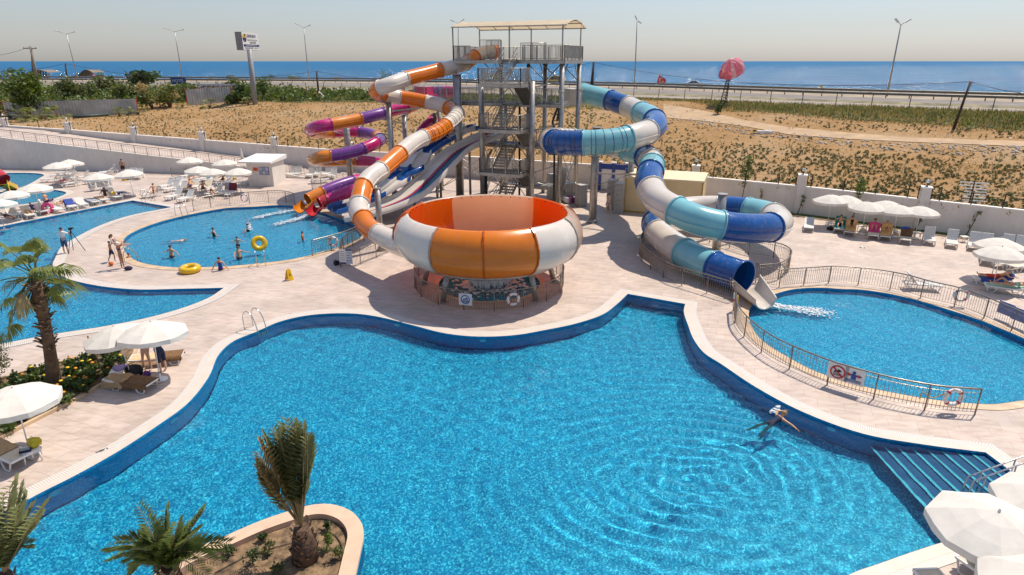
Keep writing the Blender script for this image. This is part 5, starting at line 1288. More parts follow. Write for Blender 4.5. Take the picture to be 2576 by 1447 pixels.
def figure(label, loc, rz, pose, skin='t', hair='k', clothes=(), h=1.72, long_hair=False, fat=1.0, female=False, tilt=None, group=None, hips=.93):
    """pose: torso, head (directions) and per limb (upper, lower) directions; loc = hip point when pose['hip'] else the ground under the hips"""
    k = h/1.72; P = dict(torso=(0, 90), head=(0, 90), la=((-150, -75), (-160, -80)), ra=((150, -75), (160, -80)), ll=((0, -88), (0, -90)), rl=((0, -88), (0, -90)), lf=(0, 0), rf=(0, 0), twist=0)
    P.update(pose); D = lambda q: dirv(*q)
    up = D(P['torso']); tw_ = radians(P['twist'])
    side0 = V((1, 0, 0)); side0 = (side0-up*side0.dot(up)).normalized(); fw = up.cross(side0)
    side = (side0*cos(tw_)+fw*sin(tw_)).normalized(); hip = V((0, 0, hips*k if 'hip' not in P else 0))
    hs = side0 if abs(up.z) > .2 or True else side
    wsh = (.185 if female else .20)*k; whp = .088*k
    J = {}; R = {}; E = []
    def j(n, p, r, par=None):
        J[n] = p; R[n] = r; 
        if par: E.append((par, n))
    f = fat
    j('pel', hip, .115*k*f*(1.08 if female else 1)); j('waist', hip+up*.17*k, (.098 if female else .108)*k*f, 'pel'); j('chest', hip+up*.36*k, .122*k*(.9+.1*f), 'waist'); j('upch', hip+up*.47*k, .10*k, 'chest')
    hd = D(P['head']); j('neck', hip+up*.54*k, .052*k, 'upch'); j('skull', hip+up*.56*k+hd*.10*k, .075*k, 'neck'); j('crown', hip+up*.56*k+hd*.19*k, .082*k, 'skull')
    for s, a, L in ((-1, 'la', 'll'), (1, 'ra', 'rl')):
        n = 'l' if s < 0 else 'r'
        j(n+'sh', hip+up*.465*k+side*s*wsh, .052*k*(.8+.2*f), 'upch'); u, w = D(P[a][0]), D(P[a][1])
        j(n+'ua', J[n+'sh']+u*.14*k, .044*k*(.8+.2*f), n+'sh'); j(n+'el', J[n+'sh']+u*.29*k, .036*k, n+'ua'); j(n+'fa', J[n+'el']+w*.10*k, .036*k, n+'el'); j(n+'wr', J[n+'el']+w*.25*k, .024*k, n+'fa'); j(n+'palm', J[n+'wr']+w*.07*k, .028*k, n+'wr')
        u, w = D(P[L][0]), D(P[L][1]); foot = D(P['lf' if s < 0 else 'rf'])
        j(n+'hp', hip+hs*s*whp-up*.05*k, .088*k*f, 'pel'); j(n+'th', J[n+'hp']+u*.2*k, .073*k*f, n+'hp'); j(n+'kn', J[n+'hp']+u*.42*k, .052*k, n+'th'); j(n+'ca', J[n+'kn']+w*.14*k, .053*k, n+'kn'); j(n+'an', J[n+'kn']+w*.40*k, .034*k, n+'ca'); j(n+'to', J[n+'an']+foot*.13*k-V((0, 0, .03*k if abs(w.z) > .5 else 0)), .03*k, n+'an')
    names = list(J); idx = {n: i for i, n in enumerate(names)}
    me = bpy.data.meshes.new('person'); bm = bmesh.new(); ly = bm.verts.layers.skin.verify()
    vs = []
    for n in names: v = bm.verts.new(J[n]); v[ly].radius = (R[n], R[n]); vs.append(v)
    vs[0][ly].use_root = True
    for a, b_ in E: bm.edges.new((vs[idx[a]], vs[idx[b_]]))
    bm.to_mesh(me); bm.free()
    to = bpy.data.objects.new('tmp', me); COL.objects.link(to)
    to.modifiers.new('s', 'SKIN').use_smooth_shade = True; sb = to.modifiers.new('b', 'SUBSURF'); sb.levels = 1
    dg = bpy.context.evaluated_depsgraph_get(); em = bpy.data.meshes.new_from_object(to.evaluated_get(dg)); bpy.data.objects.remove(to)
    b = MB(); b.add([v.co.copy() for v in em.vertices], [list(p.vertices) for p in em.polygons], True); bpy.data.meshes.remove(em)
    nb = len(b.v)
    # fingers and thumb on each palm, feet toes come from the skin itself
    for n, a in (('l', 'la'), ('r', 'ra')):
        w = D(P[a][1]); x = w.cross(up if abs(w.dot(up)) < .9 else V((0, 1, 0))).normalized(); y = w.cross(x)
        for i, (o_, L) in enumerate(((-.024, .066), (-.008, .076), (.008, .072), (.023, .058))):
            p = J[n+'palm']+x*o_*k+w*.012*k; b.tube([p, p+w*L*.55*k+y*.006*k, p+w*L*k+y*.022*k], [.0095*k, .0085*k, .0065*k], 5)
        p = J[n+'wr']+w*.035*k+x*.022*k; b.tube([p, p+x*.03*k+w*.02*k, p+x*.036*k+w*.05*k], [.011*k, .0095*k, .007*k], 5)
    # face: nose and ears belong to the body mesh
    face = fw if hd.dot(up) > .2 else fw
    if 'face' in P: face = D(P['face'])
    face = (face-hd*face.dot(hd)).normalized(); fs_ = face.cross(hd); hc = J['skull'].lerp(J['crown'], .35)
    b.tube([hc+face*.088*k+hd*.02*k, hc+face*.108*k-hd*.018*k, hc+face*.082*k-hd*.03*k], [.010*k, .015*k, .006*k], 6)
    for s in (-1, 1): b.ball(hc+fs_*s*.088*k, .022*k, 6, sc=(1, 1, 1.3))
    o = b.build('person', SK[skin]); o.location = loc; o.rotation_euler = (tilt[0], tilt[1], rz) if tilt else (0, 0, rz)
    tag(o, label, 'person', group)
    c = MB()
    for s in (-1, 1): c.ball(hc+face*.082*k+fs_*s*.032*k+hd*.012*k, .011*k, 6)
    c.build('eyes', EYE, o); c = MB(); c.tube([hc+face*.086*k-hd*.052*k+fs_*q*k for q in (-.024, 0, .024)], .006*k, 5); c.build('mouth', LIP, o)
    # hair: cap over the skull
    c = MB(); st = len(c.v); prof = [(.001, .118), (.05, .108), (.082, .075), (.096, .03), (.098, -.01), (.094, -.045)]
    for i in range(15):
        a = 2*pi*i/14
        for r, z in prof:
            drop = (-.075 if long_hair else -.03) if cos(a) < .25 else .045
            zz = z if z > .03 else .03+(z-.03)/.075*(-drop*1.0 if drop > 0 else -drop)*(-1 if drop > 0 else 1)*(.6 if drop > 0 else 1)
            c.v.append(hc+(face*cos(a)*r*1.06+fs_*sin(a)*r*.98)*k+hd*zz*k)
    n = len(prof); c.f += [[i*n+q, (i+1)*n+q, (i+1)*n+q+1, i*n+q+1] for i in range(14) for q in range(n-1)]; c.mi += [0]*(14*(n-1)); c.sm += [True]*(14*(n-1))
    if long_hair: q = hc-face*.085*k; c.tube([q+hd*.02*k, q-hd*.10*k-face*.03*k, q-hd*.24*k-face*.03*k], [.055*k, .06*k, .03*k], 8, squash=.8)
    if hair in 'wcu': c.tube([hc+hd*.05*k+face*.07*k, hc+hd*.045*k+face*.16*k], [.075*k, .06*k], 10, squash=.15)
    c.build('cap' if hair in 'wcu' else 'hair', HAIR[hair], o)
    # clothing: the body surface near the chosen bones, pushed outwards
    bones = {}
    for a, b_ in E: bones[(a, b_)] = (J[a], J[b_])
    SETS = {'trunks': [('pel', 'waist', -.4, .45), ('pel', 'lhp', -1, 9), ('pel', 'rhp', -1, 9), ('lhp', 'lth', -1, 9), ('rhp', 'rth', -1, 9), ('lth', 'lkn', -1, .25), ('rth', 'rkn', -1, .25)], 'shorts': [('pel', 'waist', -.4, .55), ('pel', 'lhp', -1, 9), ('pel', 'rhp', -1, 9), ('lhp', 'lth', -1, 9), ('rhp', 'rth', -1, 9), ('lth', 'lkn', -1, .8), ('rth', 'rkn', -1, .8)],
            'briefs': [('pel', 'waist', -.4, .2), ('pel', 'lhp', -1, .75), ('pel', 'rhp', -1, .75)], 'bra': [('waist', 'chest', .62, 9), ('chest', 'upch', -1, .35)],
            'suit': [('pel', 'waist', -1, 9), ('waist', 'chest', -1, 9), ('chest', 'upch', -1, .3), ('pel', 'lhp', -1, .75), ('pel', 'rhp', -1, .75)], 'shirt': [('pel', 'waist', .0, 9), ('waist', 'chest', -1, 9), ('chest', 'upch', -1, 9), ('upch', 'lsh', -1, 9), ('upch', 'rsh', -1, 9), ('lsh', 'lua', -1, 9), ('rsh', 'rua', -1, 9), ('upch', 'neck', -1, .2)]}
    def nearest(p):
        best = None
        for kk, (a, b_) in bones.items():
            d = b_-a; t = (p-a).dot(d)/max(1e-9, d.length_squared); tc = min(1, max(0, t)); r = (R[kk[0]]*(1-tc)+R[kk[1]]*tc); q = ((a+d*tc)-p).length/r
            if best is None or q < best[0]: best = (q, kk, t)
        return best
    near = [nearest(b.v[i]) for i in range(nb)]
    for piece, cm in clothes:
        S_ = {(a, b_): (lo, hi) for a, b_, lo, hi in SETS[piece]}
        ok = [kk in S_ and S_[kk][0] <= t <= S_[kk][1] for _, kk, t in near]
        fcs = [f_ for f_ in b.f if max(f_) < nb and sum(ok[i] for i in f_) >= len(f_)*.5]
        used = sorted({i for f_ in fcs for i in f_}); rm = {i: q for q, i in enumerate(used)}; c = MB()
        for i in used:
            _, kk, t = near[i]; a, b_ = bones[kk]; tc = min(1, max(0, t)); ax = a.lerp(b_, tc); d = (b.v[i]-ax)
            d = d.normalized() if d.length > 1e-6 else V((0, 0, 1)); c.v.append(b.v[i]+d*(.022 if piece in ('shorts', 'shirt', 'trunks') else .011)*k)
        c.f = [[rm[i] for i in f_] for f_ in fcs]; c.mi = [0]*len(c.f); c.sm = [True]*len(c.f)
        if c.f: c.build({'trunks': 'swim_trunks', 'shorts': 'shorts', 'briefs': 'swim_briefs', 'bra': 'bikini_top', 'suit': 'swimsuit', 'shirt': 'shirt'}[piece], CL[cm], o)
    return o
def face_to(p, q): d = V(q)-V(p); return atan2(-d.x, d.y)
STAND = dict(la=((-165, -78), (20, -80)), ra=((165, -78), (-20, -80)), ll=((-90, -86), (180, -89)), rl=((90, -86), (180, -89)))
WALK = dict(la=((-150, -70), (-10, -65)), ra=((10, -62), (5, -45)), ll=((0, -68), (180, -80)), rl=((180, -72), (180, -62)))
RECL = dict(hip=1, torso=(180, 42), head=(180, 62), face=(0, 20), la=((-150, -40), (-20, -10)), ra=((150, -40), (20, -10)), ll=((-6, 14), (-4, -14)), rl=((6, 14), (4, -14)), lf=(0, 60), rf=(0, 60))
RECL2 = dict(RECL, ll=((-6, 40), (-4, -48)), rl=((6, 22), (4, -26)), la=((-120, -30), (60, 10)), ra=((120, -30), (-60, 10)))
LIE = dict(hip=1, torso=(180, 6), head=(180, 16), face=(0, 80), la=((-100, -8), (-175, 6)), ra=((100, -8), (175, 6)), ll=((-5, 1), (-4, 0)), rl=((5, 1), (4, 0)), lf=(-15, 70), rf=(15, 70))
PRONE = dict(hip=1, torso=(180, 4), head=(180, 20), face=(180, -60), la=((-140, -5), (165, -5)), ra=((140, -5), (-165, -5)), ll=((-4, -1), (-3, 0)), rl=((4, -1), (3, 0)), lf=(0, -20), rf=(0, -20))
SIT = dict(hip=1, torso=(180, 80), la=((-165, -70), (20, -40)), ra=((165, -70), (-20, -40)), ll=((-8, -2), (0, -85)), rl=((8, -2), (0, -85)))
CROUCH = dict(hip=1, torso=(0, 62), head=(0, 55), la=((-20, -50), (20, -20)), ra=((20, -50), (-20, -20)), ll=((-14, 25), (170, -62)), rl=((14, 25), (190, -62)))
WADE = dict(hip=1, la=((-110, -35), (-60, -10)), ra=((110, -35), (60, -10)))
def on_lounger(lg, label, pose, dy=1.0, dz=.50, face_head=True, **kw):
    """rest a figure on a lounger returned by lounger(): legs point to the foot end"""
    o, p, rz = lg; q = p+Matrix.Rotation(rz, 3, 'Z')@V((0, dy, dz))
    return figure(label, q, rz+pi, pose, **kw)
def recl_at(x, y, hx, hy, label, pose=RECL, z=.52, **kw):
    """reclining figure with hips at image point (x, y), head towards (hx, hy)"""
    a, c = G(x, y, z), G(hx, hy, z); d = a-c
    return figure(label, a, atan2(-d.x, d.y), pose, **kw)
A_ = lambda xy, z=0: G(xy[0], xy[1], z)
# ---- photographer
pp = A_(zd(668, 345)); ty = A_(zd(760, 330))
figure('bearded photographer in white shirt and denim shorts behind a tripod', pp, face_to(pp, A_(zd(900, 240))), dict(STAND, la=((-20, -35), (15, 35)), ra=((25, -30), (-12, 40)), head=(10, 82)), 't', 'k', [('shirt', 'white'), ('shorts', 'denim')], 1.76)
tr = thing('camera_tripod', 'black video camera on a tall tripod at the lagoon edge', 'tripod', ty); top = V((0, 0, 1.45))
for a in (.4, 2.4, 4.5):
    b = MB(); b.tube([top, V((cos(a)*.55, sin(a)*.55, .02))], .022, 6); b.build('leg', DARK, tr)
b = MB(); b.box((0, 0, 1.6), (.12, .22, .13), rz=-.9); b.cyl((0, 0, 1.4), (0, 0, 1.55), .05, n=8); b.cyl(V((.06, .05, 1.61)), V((.17, .13, 1.61)), .045, .05, 10); b.build('camera', DARK, tr)
# ---- family at the slide pool
fa = A_(zd(1235, 492)); rt_ = face_to(fa, A_(zd(2300, 470)))
figure('woman in dark bikini and white cap carrying a child on her shoulders', fa, rt_, dict(STAND, la=((-15, 20), (30, 55)), ra=((15, 20), (-30, 55)), torso=(180, 86)), 'd', 'w', [('briefs', 'purple'), ('bra', 'purple')], 1.66, female=True)
figure('girl sitting back on a woman\'s shoulders with legs stretched forward', V((fa.x-.08, fa.y-.02, 1.52)), rt_, dict(hip=1, torso=(180, 64), head=(0, 80), la=((-30, -50), (0, -10)), ra=((30, -50), (0, -10)), ll=((-10, 4), (-4, -8)), rl=((10, 4), (4, -8)), lf=(0, 30), rf=(0, 30)), 'p', 'b', [('suit', 'pattern')], 1.5, female=True, long_hair=True)
bo = A_(zd(1135, 425)); figure('boy in navy trunks lifting an orange ball by the slide pool', bo, rt_+.1, dict(WALK, la=((-20, 20), (20, 70)), ra=((15, 25), (-20, 75))), 'd', 'k', [('trunks', 'navy')], 1.35, hips=.9)
def ball(p, r, m, lab, cat='ball', name='beach_ball'):
    b = MB(); b.ball((0, 0, 0), r, 14); o = thing(name, lab, cat, p); b.build('shell', m, o); b = MB(); b.tube([(r*.1, 0, r*.98), (0, r*.1, r*.985), (-r*.1, 0, r*.98), (0, -r*.1, r*.985)], .01, 4, closed=True); b.build('valve', PLAST, o); return o
ball(bo+Matrix.Rotation(rt_+.1, 3, 'Z')@V((0, .28, 1.42)), .15, CL['orange'], 'orange ball held up by the boy in navy trunks'); ball(A_(zd(1118, 470))+V((0, 0, .14)), .14, CL['orange'], 'orange ball lying on the paving by the family')
o = thing('swim_bag', 'small navy and pink bag lying by the woman\'s feet', 'bag', A_(zd(1292, 512)), .5); b = MB(); b.ball((0, 0, .12), .2, 10, sc=(1.2, .8, .6)); b.build('body', CL['navy'], o); b = MB(); b.tube([(-.15, 0, .2), (0, 0, .3), (.15, 0, .2)], .014, 5); b.build('handle', CL['pink'], o)
figure('child sitting in the pool by the chrome ladder', A_(zd(1310, 430), -.28), rt_-.5, dict(SIT), 'd', 'b', [('trunks', 'navy')], 1.3)
# ---- slide pool bathers
for (x, y), rz, lab, kw, pose, z in ((zd(1725, 378), 2.8, 'man wading waist deep near the middle of the slide pool', dict(skin='t', hair='k', fat=1.15, clothes=[('trunks', 'black')]), WADE, -.02), (zd(2400, 392), -2.2, 'heavy set man wading with his back turned', dict(skin='t', hair='b', fat=1.35, clothes=[('trunks', 'navy')]), dict(WADE, ra=((60, -30), (20, -10))), .0),
                                    (zd(2385, 262), .5, 'boy wading behind the heavy set man', dict(skin='t', hair='k', h=1.35, clothes=[('trunks', 'navy')]), WADE, .05), (zd(2150, 190), 2.4, 'woman wading in a dark red swimsuit', dict(skin='t', hair='b', female=True, clothes=[('suit', 'plum')]), dict(WADE, la=((-100, -60), (-100, 0))), -.15),
                                    (zd(2495, 150), 1.2, 'swimmer splashing with one arm raised', dict(skin='t', hair='k', clothes=[('suit', 'black')]), dict(WADE, ra=((40, 60), (20, 50))), -.25)):
    figure(lab, A_((x, y), z-.12), rz, pose, **kw)
figure('bather in an orange shirt wading near the slide mouths', A_((762, 604), -.1), -1.2, dict(WADE, ra=((90, -10), (80, 5))), 'd', 'k', [('shirt', 'orange')], 1.4)
figure('bather floating face down in the slide pool', A_(zd(1760, 228), -.12), 1.9, dict(PRONE), 'p', 'y', [('trunks', 'pattern')], 1.6)
figure('woman in a blue swimsuit sitting on the slide pool rim', A_(zd(2215, 497), .10), .15, dict(SIT, ra=((110, -55), (100, -60)), la=((-110, -55), (-100, -60))), 't', 'k', [('suit', 'blue')], 1.66, female=True, fat=1.12)
figure('man in white shirt and dark shorts standing at the slide mouths', A_(z6(1122, 1390), -.1), 1.1, dict(STAND, la=((-20, -10), (10, 10))), 't', 'k', [('shirt', 'white'), ('shorts', 'navy')], 1.76)
# ---- swimmer in the main pool
sw = A_(zc(415, 1105), -.12)
figure('swimmer in a navy swimsuit doing breaststroke in the main pool', sw, face_to(sw, A_(zc(560, 1040))), dict(hip=1, torso=(0, 20), head=(0, 58), face=(0, 10), la=((-40, 0), (25, 6)), ra=((78, -8), (95, -4)), ll=((-165, -26), (-175, -30)), rl=((172, -30), (150, -34)), lf=(180, 0), rf=(180, 0)), 't', 'y', [('suit', 'navy')], 1.72, female=True)
# ---- standing couple under the parasol
wp_ = A_(j7(2235, 500)); figure('woman in a mint bikini standing under the white parasol', wp_, 2.9, dict(STAND, ll=((-80, -80), (180, -86)), rl=((80, -78), (180, -86))), 'p', 'y', [('briefs', 'mint'), ('bra', 'mint')], 1.68, female=True)
wp_ = A_(j7(2460, 530)); figure('man in dark shorts bending forward under the white parasol', wp_, 1.2, dict(STAND, torso=(0, 62), head=(0, 40), la=((0, -50), (0, -30)), ra=((0, -60), (0, -20))), 'p', 'k', [('shorts', 'navy')], 1.78, fat=1.1)
# ---- walker by the stacks, guest at the tower
wk = A_(j8(1215, 1190)); figure('barefoot person in black briefs walking past the lounger stacks', wk, .5, dict(WALK), 'p', 'k', [('briefs', 'black')], 1.74)
figure('man standing in black trunks before the ramp wall', A_(j1(2490, 400)), .6, dict(STAND), 'd', 'k', [('trunks', 'black')], 1.76)
figure('bather waiting at the top of the rainbow slide', T(3.6, .4, Z2_)+V((0, 0, .02)), 2.2, dict(STAND), 'd', 'k', [('trunks', 'red')], 1.7)
# ---- right terrace
for (h_, hd_, lab, kw, pose) in ((zb(525, 478), zb(535, 400), 'man with crossed legs on the teal towel', dict(skin='t', hair='k', clothes=[('trunks', 'black')]), RECL2), (zb(640, 490), zb(645, 385), 'woman in a lime and black swimsuit on the orange towel', dict(skin='t', hair='b', female=True, clothes=[('suit', 'black'), ('bra', 'green')]), RECL2),
                               (zb(865, 515), zb(870, 430), 'dark haired woman with knees up on the pink towel', dict(skin='t', hair='k', female=True, long_hair=True, clothes=[('suit', 'black')]), dict(RECL, ll=((-6, 48), (-4, -52)), rl=((6, 48), (4, -52)))), (zb(990, 525), zb(1000, 440), 'heavy man in a blue cap on the tan towel', dict(skin='t', hair='u', fat=1.3, clothes=[('trunks', 'black')]), RECL2)):
    recl_at(h_[0], h_[1], hd_[0], hd_[1], lab, pose, z=.56, **kw)
on_lounger(LD1, 'man in red shorts and a pale cap lying on a blue towel', dict(LIE, torso=(180, 22)), dy=1.05, dz=.56, skin='t', hair='u', clothes=[('shorts', 'red')])
on_lounger(LD2, 'woman in a bikini lying with one knee up on a green lounger', dict(LIE, torso=(180, 12), rl=((5, 42), (4, -46)), la=((-120, 10), (-160, 40))), dy=1.05, dz=.56, skin='t', hair='y', female=True, clothes=[('briefs', 'navy'), ('bra', 'mint')])
# ---- left terrace sunbathers
for (h_, hd_, lab, kw, pose) in ((j1(1230, 535), j1(1390, 480), 'sunbather with a pink towel lying behind the wading pool', dict(skin='t', hair='y', female=True, clothes=[('suit', 'pink')]), LIE), (j1(520, 1115), j1(400, 1080), 'dark haired sunbather lying near the white table', dict(skin='t', hair='k', female=True, long_hair=True, clothes=[('suit', 'black')]), PRONE), (j1(650, 1085), j1(560, 1035), 'child in a blue wrap propped up on a lounger', dict(skin='t', hair='k', h=1.35, clothes=[('shirt', 'purple'), ('shorts', 'blue')]), RECL),
                               (j1(120, 1220), j1(-40, 1190), 'person at the picture edge lying with legs out', dict(skin='d', hair='k', clothes=[('trunks', 'black')]), PRONE), (j1(1230, 955), j1(1330, 920), 'sunbather lying behind the lounger with the navy towel', dict(skin='t', hair='y', clothes=[('briefs', 'black')]), LIE), (j1(2110, 800), j1(2080, 720), 'person in a dark robe and white collar on the lagoon edge', dict(skin='d', hair='k', long_hair=True, clothes=[('shirt', 'plum'), ('shorts', 'plum')]), RECL),
                               (j2(510, 735), j2(570, 640), 'seated sunbather nearest the lagoon corner, legs stretched out', dict(skin='t', hair='b', clothes=[('briefs', 'navy')]), dict(RECL, torso=(180, 66))), (j2(1500, 660), j2(1500, 560), 'sunbather seated among the crowd near the fence', dict(skin='d', hair='k', clothes=[('trunks', 'plum')]), RECL), (j2(1900, 490), j2(1985, 410), 'person reading on a lounger by the kiosk', dict(skin='d', hair='k', clothes=[('trunks', 'black')]), dict(RECL, torso=(180, 55))),
                               (j2(1690, 740), j2(1640, 690), 'woman lying with dark hair spread near the fence', dict(skin='t', hair='k', female=True, long_hair=True, clothes=[('suit', 'black')]), PRONE), (j2(1240, 480), j2(1350, 430), 'sunbather stretched out under the low parasols', dict(skin='p', hair='y', clothes=[('briefs', 'red')]), LIE), (j2(1240, 610), j2(1270, 520), 'sunbather on the orange towel among the crowd', dict(skin='t', hair='b', clothes=[('trunks', 'blue')]), RECL)):
    recl_at(h_[0], h_[1], hd_[0], hd_[1], lab, pose, z=.52, **kw)
figure('person bending over with a pink swim ring by the lagoon', A_(j1(960, 1130), .0), -1.3, dict(STAND, torso=(0, 25), head=(0, 0), la=((0, -60), (0, -60)), ra=((0, -60), (0, -60))), 't', 'k', [('shirt', 'purple'), ('shorts', 'navy')], 1.45)
figure('woman crouching at the wading pool rim beside a toddler', A_(j1(930, 915), .22), .9, CROUCH, 't', 'b', [('briefs', 'navy')], 1.68, female=True)
figure('toddler in a white shirt and red hat at the wading pool rim', A_(j1(810, 960), .16), 1.2, CROUCH, 'p', 'c', [('shirt', 'white')], .95)
recl_at(*j6(1180, 1360), *j6(1400, 1500), 'sunbather lying on the lounger in the near corner, mostly hidden', LIE, z=.52, skin='p', hair='b', clothes=[('briefs', 'red')])
# ================================================================= PLANTS
def leaf_mat(name, c, tr=.3, var=.35, sc=2.0):
    m, t, p, o = new_mat(name); v = coord(t)
    n1 = ntex(t, v, sc, 4)
    t.links.new(ramp(t, n1, [(.3, tuple(q*(1-var) for q in c)), (.7, tuple(q*(1+var) for q in c))]), p.inputs['Base Color'])
    p.inputs['Roughness'].default_value = .5
    tl = N(t, 'ShaderNodeBsdfTranslucent'); tl.inputs[0].default_value = (c[0]*1.6, c[1]*1.5, c[2], 1); mx = N(t, 'ShaderNodeMixShader'); mx.inputs[0].default_value = tr
    t.links.new(p.outputs[0], mx.inputs[1]); t.links.new(tl.outputs[0], mx.inputs[2]); t.links.new(mx.outputs[0], o.inputs[0]); return m
LF = {'dark': leaf_mat('dark_leaf', (.045, .075, .018)), 'mid': leaf_mat('mid_leaf', (.085, .125, .025)), 'olive': leaf_mat('olive_leaf', (.12, .135, .045)), 'bright': leaf_mat('bright_leaf', (.10, .15, .02)), 'grey': leaf_mat('grey_leaf', (.13, .13, .085)),
      'fan': leaf_mat('fan_palm_leaf', (.15, .18, .03), .25), 'date': leaf_mat('date_palm_leaf', (.20, .215, .085), .25), 'dateg': leaf_mat('green_date_leaf', (.13, .17, .04), .25), 'straw': leaf_mat('straw_leaf', (.36, .27, .12), .25), 'crop': leaf_mat('crop_leaf', (.11, .12, .045), .2, .3, .5), 'weed': leaf_mat('weed_leaf', (.10, .14, .025), .25, .4, .3), 'dry': leaf_mat('dry_leaf', (.30, .23, .11), .2), 'pink': leaf_mat('oleander_flower', (.5, .10, .15), .3), 'red': leaf_mat('red_bush', (.28, .06, .05), .3)}
BARK = mat('brown_bark', (.15, .085, .045), .9, var=.35, scale=3, bmp=.9, bscale=14); BARKD = mat('dark_fibre_bark', (.11, .06, .035), .95, var=.4, scale=6, bmp=1, bscale=25)
BOOT = mat('dry_leaf_base', (.30, .20, .12), .9, var=.35, scale=5)
def clump(b, c, r, n, size, rr, flat_=1.0, m=0, up=.3):
    for _ in range(n):
        while True:
            q = V((rr.uniform(-1, 1), rr.uniform(-1, 1), rr.uniform(-1, 1)))
            if .35 < q.length < 1: break
        p = c+V((q.x*r, q.y*r, q.z*r*flat_)); d = V((rr.gauss(0, 1), rr.gauss(0, 1), rr.gauss(up, .7))).normalized(); s = d.cross(V((rr.gauss(0, 1), rr.gauss(0, 1), rr.gauss(0, 1)))).normalized()
        L = size*rr.uniform(.6, 1.4); w = L*rr.uniform(.25, .45)
        b.add([p-s*w*.2, p+d*L*.5-s*w, p+d*L, p+d*L*.5+s*w], [(0, 1, 2, 3)], m=m)
def bush(name, p, w, h, label, leaf, cat='bush', n=260, size=.28, seed=0, group='scrub bushes beyond the wall', trunk=True, leaf2=None, clumps=9):
    rr = random.Random(seed+int(abs(p.x)*13)); o = thing(name, label, cat, p, rr.random()*6, group)
    b = MB(); cs = []
    for i in range(clumps):
        a = rr.random()*2*pi; q = rr.random()**.5*.62; z = rr.uniform(.25, .85); q *= 1.15-.6*abs(z-.45)
        c = V((cos(a)*q*w/2, sin(a)*q*w/2, z*h)); cs.append(c); clump(b, c, w*rr.uniform(.16, .28), n//clumps, size, rr, min(1.4, h/w*1.1), m=1 if (leaf2 and rr.random() < .35) else 0)
    b.build('crown', [LF[leaf], LF[leaf2 or leaf]], o)
    if trunk:
        b = MB()
        for c in cs[:6]: b.tube([V((c.x*.1, c.y*.1, -.1)), V((c.x*.4, c.y*.4, c.z*.5)), c], [.05*h/2+.02, .03*h/2+.01, .01], 5)
        b.build('trunk', BARK, o)
    return o
# ---------------------------------------------------------------- fan palm
def fan_frond(b, base, d, L, R, rr, droop=.5, m=0, span=2.5, n=24):
    """petiole + pleated fan of narrow blades whose tips hang"""
    d = d.normalized(); s = d.cross(V((0, 0, 1))); s = s.normalized() if s.length > .05 else V((1, 0, 0)); u = s.cross(d)
    tip = base+d*L+V((0, 0, -L*.12)); b.tube([base, base+d*L*.5+V((0, 0, L*.02)), tip], [.035, .022, .014], 4, m=1)
    ax = (d+V((0, 0, -.25))).normalized(); s = ax.cross(V((0, 0, 1))).normalized(); u = s.cross(ax)
    for i in range(n):
        a = -span/2+span*i/(n-1)+rr.uniform(-.02, .02); e = ax*cos(a)+s*sin(a); q = R*(1-.22*abs(a)/span*2)*rr.uniform(.88, 1.05); w = q*.042
        t = e.cross(u).normalized()
        p1 = tip+e*q*.45+u*.10*q*abs(sin(a))+V((0, 0, -droop*q*.05)); p2 = tip+e*q*.75+V((0, 0, -droop*q*.22)); p3 = tip+e*q*.92+V((0, 0, -droop*q*rr.uniform(.45, .75)))
        k = .35*w; b.add([tip-t*.006, tip+t*.006, p1+t*w*.75+u*k, p1-t*w*.75-u*k, p2+t*w*.8, p2-t*w*.8, p3], [(0, 1, 2, 3), (3, 2, 4, 5), (5, 4, 6)], m=0)
fp_b = G(136, 972); fp_t = RY(88, 702, fp_b.y-.15)
fp = thing('fan_palm', 'tall fan palm with shaggy leaf bases in the marigold bed', 'palm tree', fp_b)
b = MB(); tv = fp_t-fp_b; rr = random.Random(4)
tp_ = [V((0, 0, -.1))+tv*f+V((.22*sin(pi*f)*.35, 0, 0)) for f in (0, .12, .3, .5, .7, .85, 1)]
b.tube(tp_, [.30, .25, .21, .19, .2, .21, .16], 14); b.build('trunk', BARK, fp)
b = MB()
for i in range(96):
    f = .36+.62*rr.random(); p = tv*f+V((.077*sin(pi*f), 0, 0)); a = rr.random()*2*pi; e = V((cos(a), sin(a), 0)); q = p+e*.15; t = V((-sin(a), cos(a), 0)); L = rr.uniform(.2, .42)
    b.add([q-t*.08, q+t*.08, q+e*L*.55+t*.055+V((0, 0, L*.5)), q+e*L*.8+V((0, 0, L*.45)), q+e*L*.55-t*.055+V((0, 0, L*.5))], [(0, 1, 2, 3, 4)])
b.build('leaf_bases', BOOT, fp)
crown = tv+V((0, 0, .1))
tips = [(70, 590, 1.3), (25, 600, 1.1), (-40, 640, 1.2), (-60, 700, 1.3), (5, 640, 1.0), (20, 690, .9), (-20, 760, 1.2), (35, 770, .9), (110, 660, .9), (165, 640, 1.4), (140, 655, 1.0), (190, 655, 1.5), (150, 690, .9), (165, 705, 1.2), (120, 700, .7), (205, 700, 1.4), (60, 640, 1.1), (100, 610, 1.3), (-10, 590, 1.4), (40, 740, .8), (90, 720, .6), (130, 730, 1.0), (15, 810, .9), (-10, 850, .8), (75, 575, 1)]
for i, (x, y, q) in enumerate(tips):
    g = RY(x, y, fp_b.y+rr.uniform(-1.0, 1.0))-fp_b; d = g-crown
    b = MB(); fan_frond(b, crown+V((rr.uniform(-.08, .08), rr.uniform(-.08, .08), rr.uniform(-.1, .15))), d, max(.4, d.length*.68), .86*rr.uniform(.85, 1.15), rr, droop=rr.uniform(.5, 1.0)); b.build('frond', [LF['fan'], LF['fan']], fp)
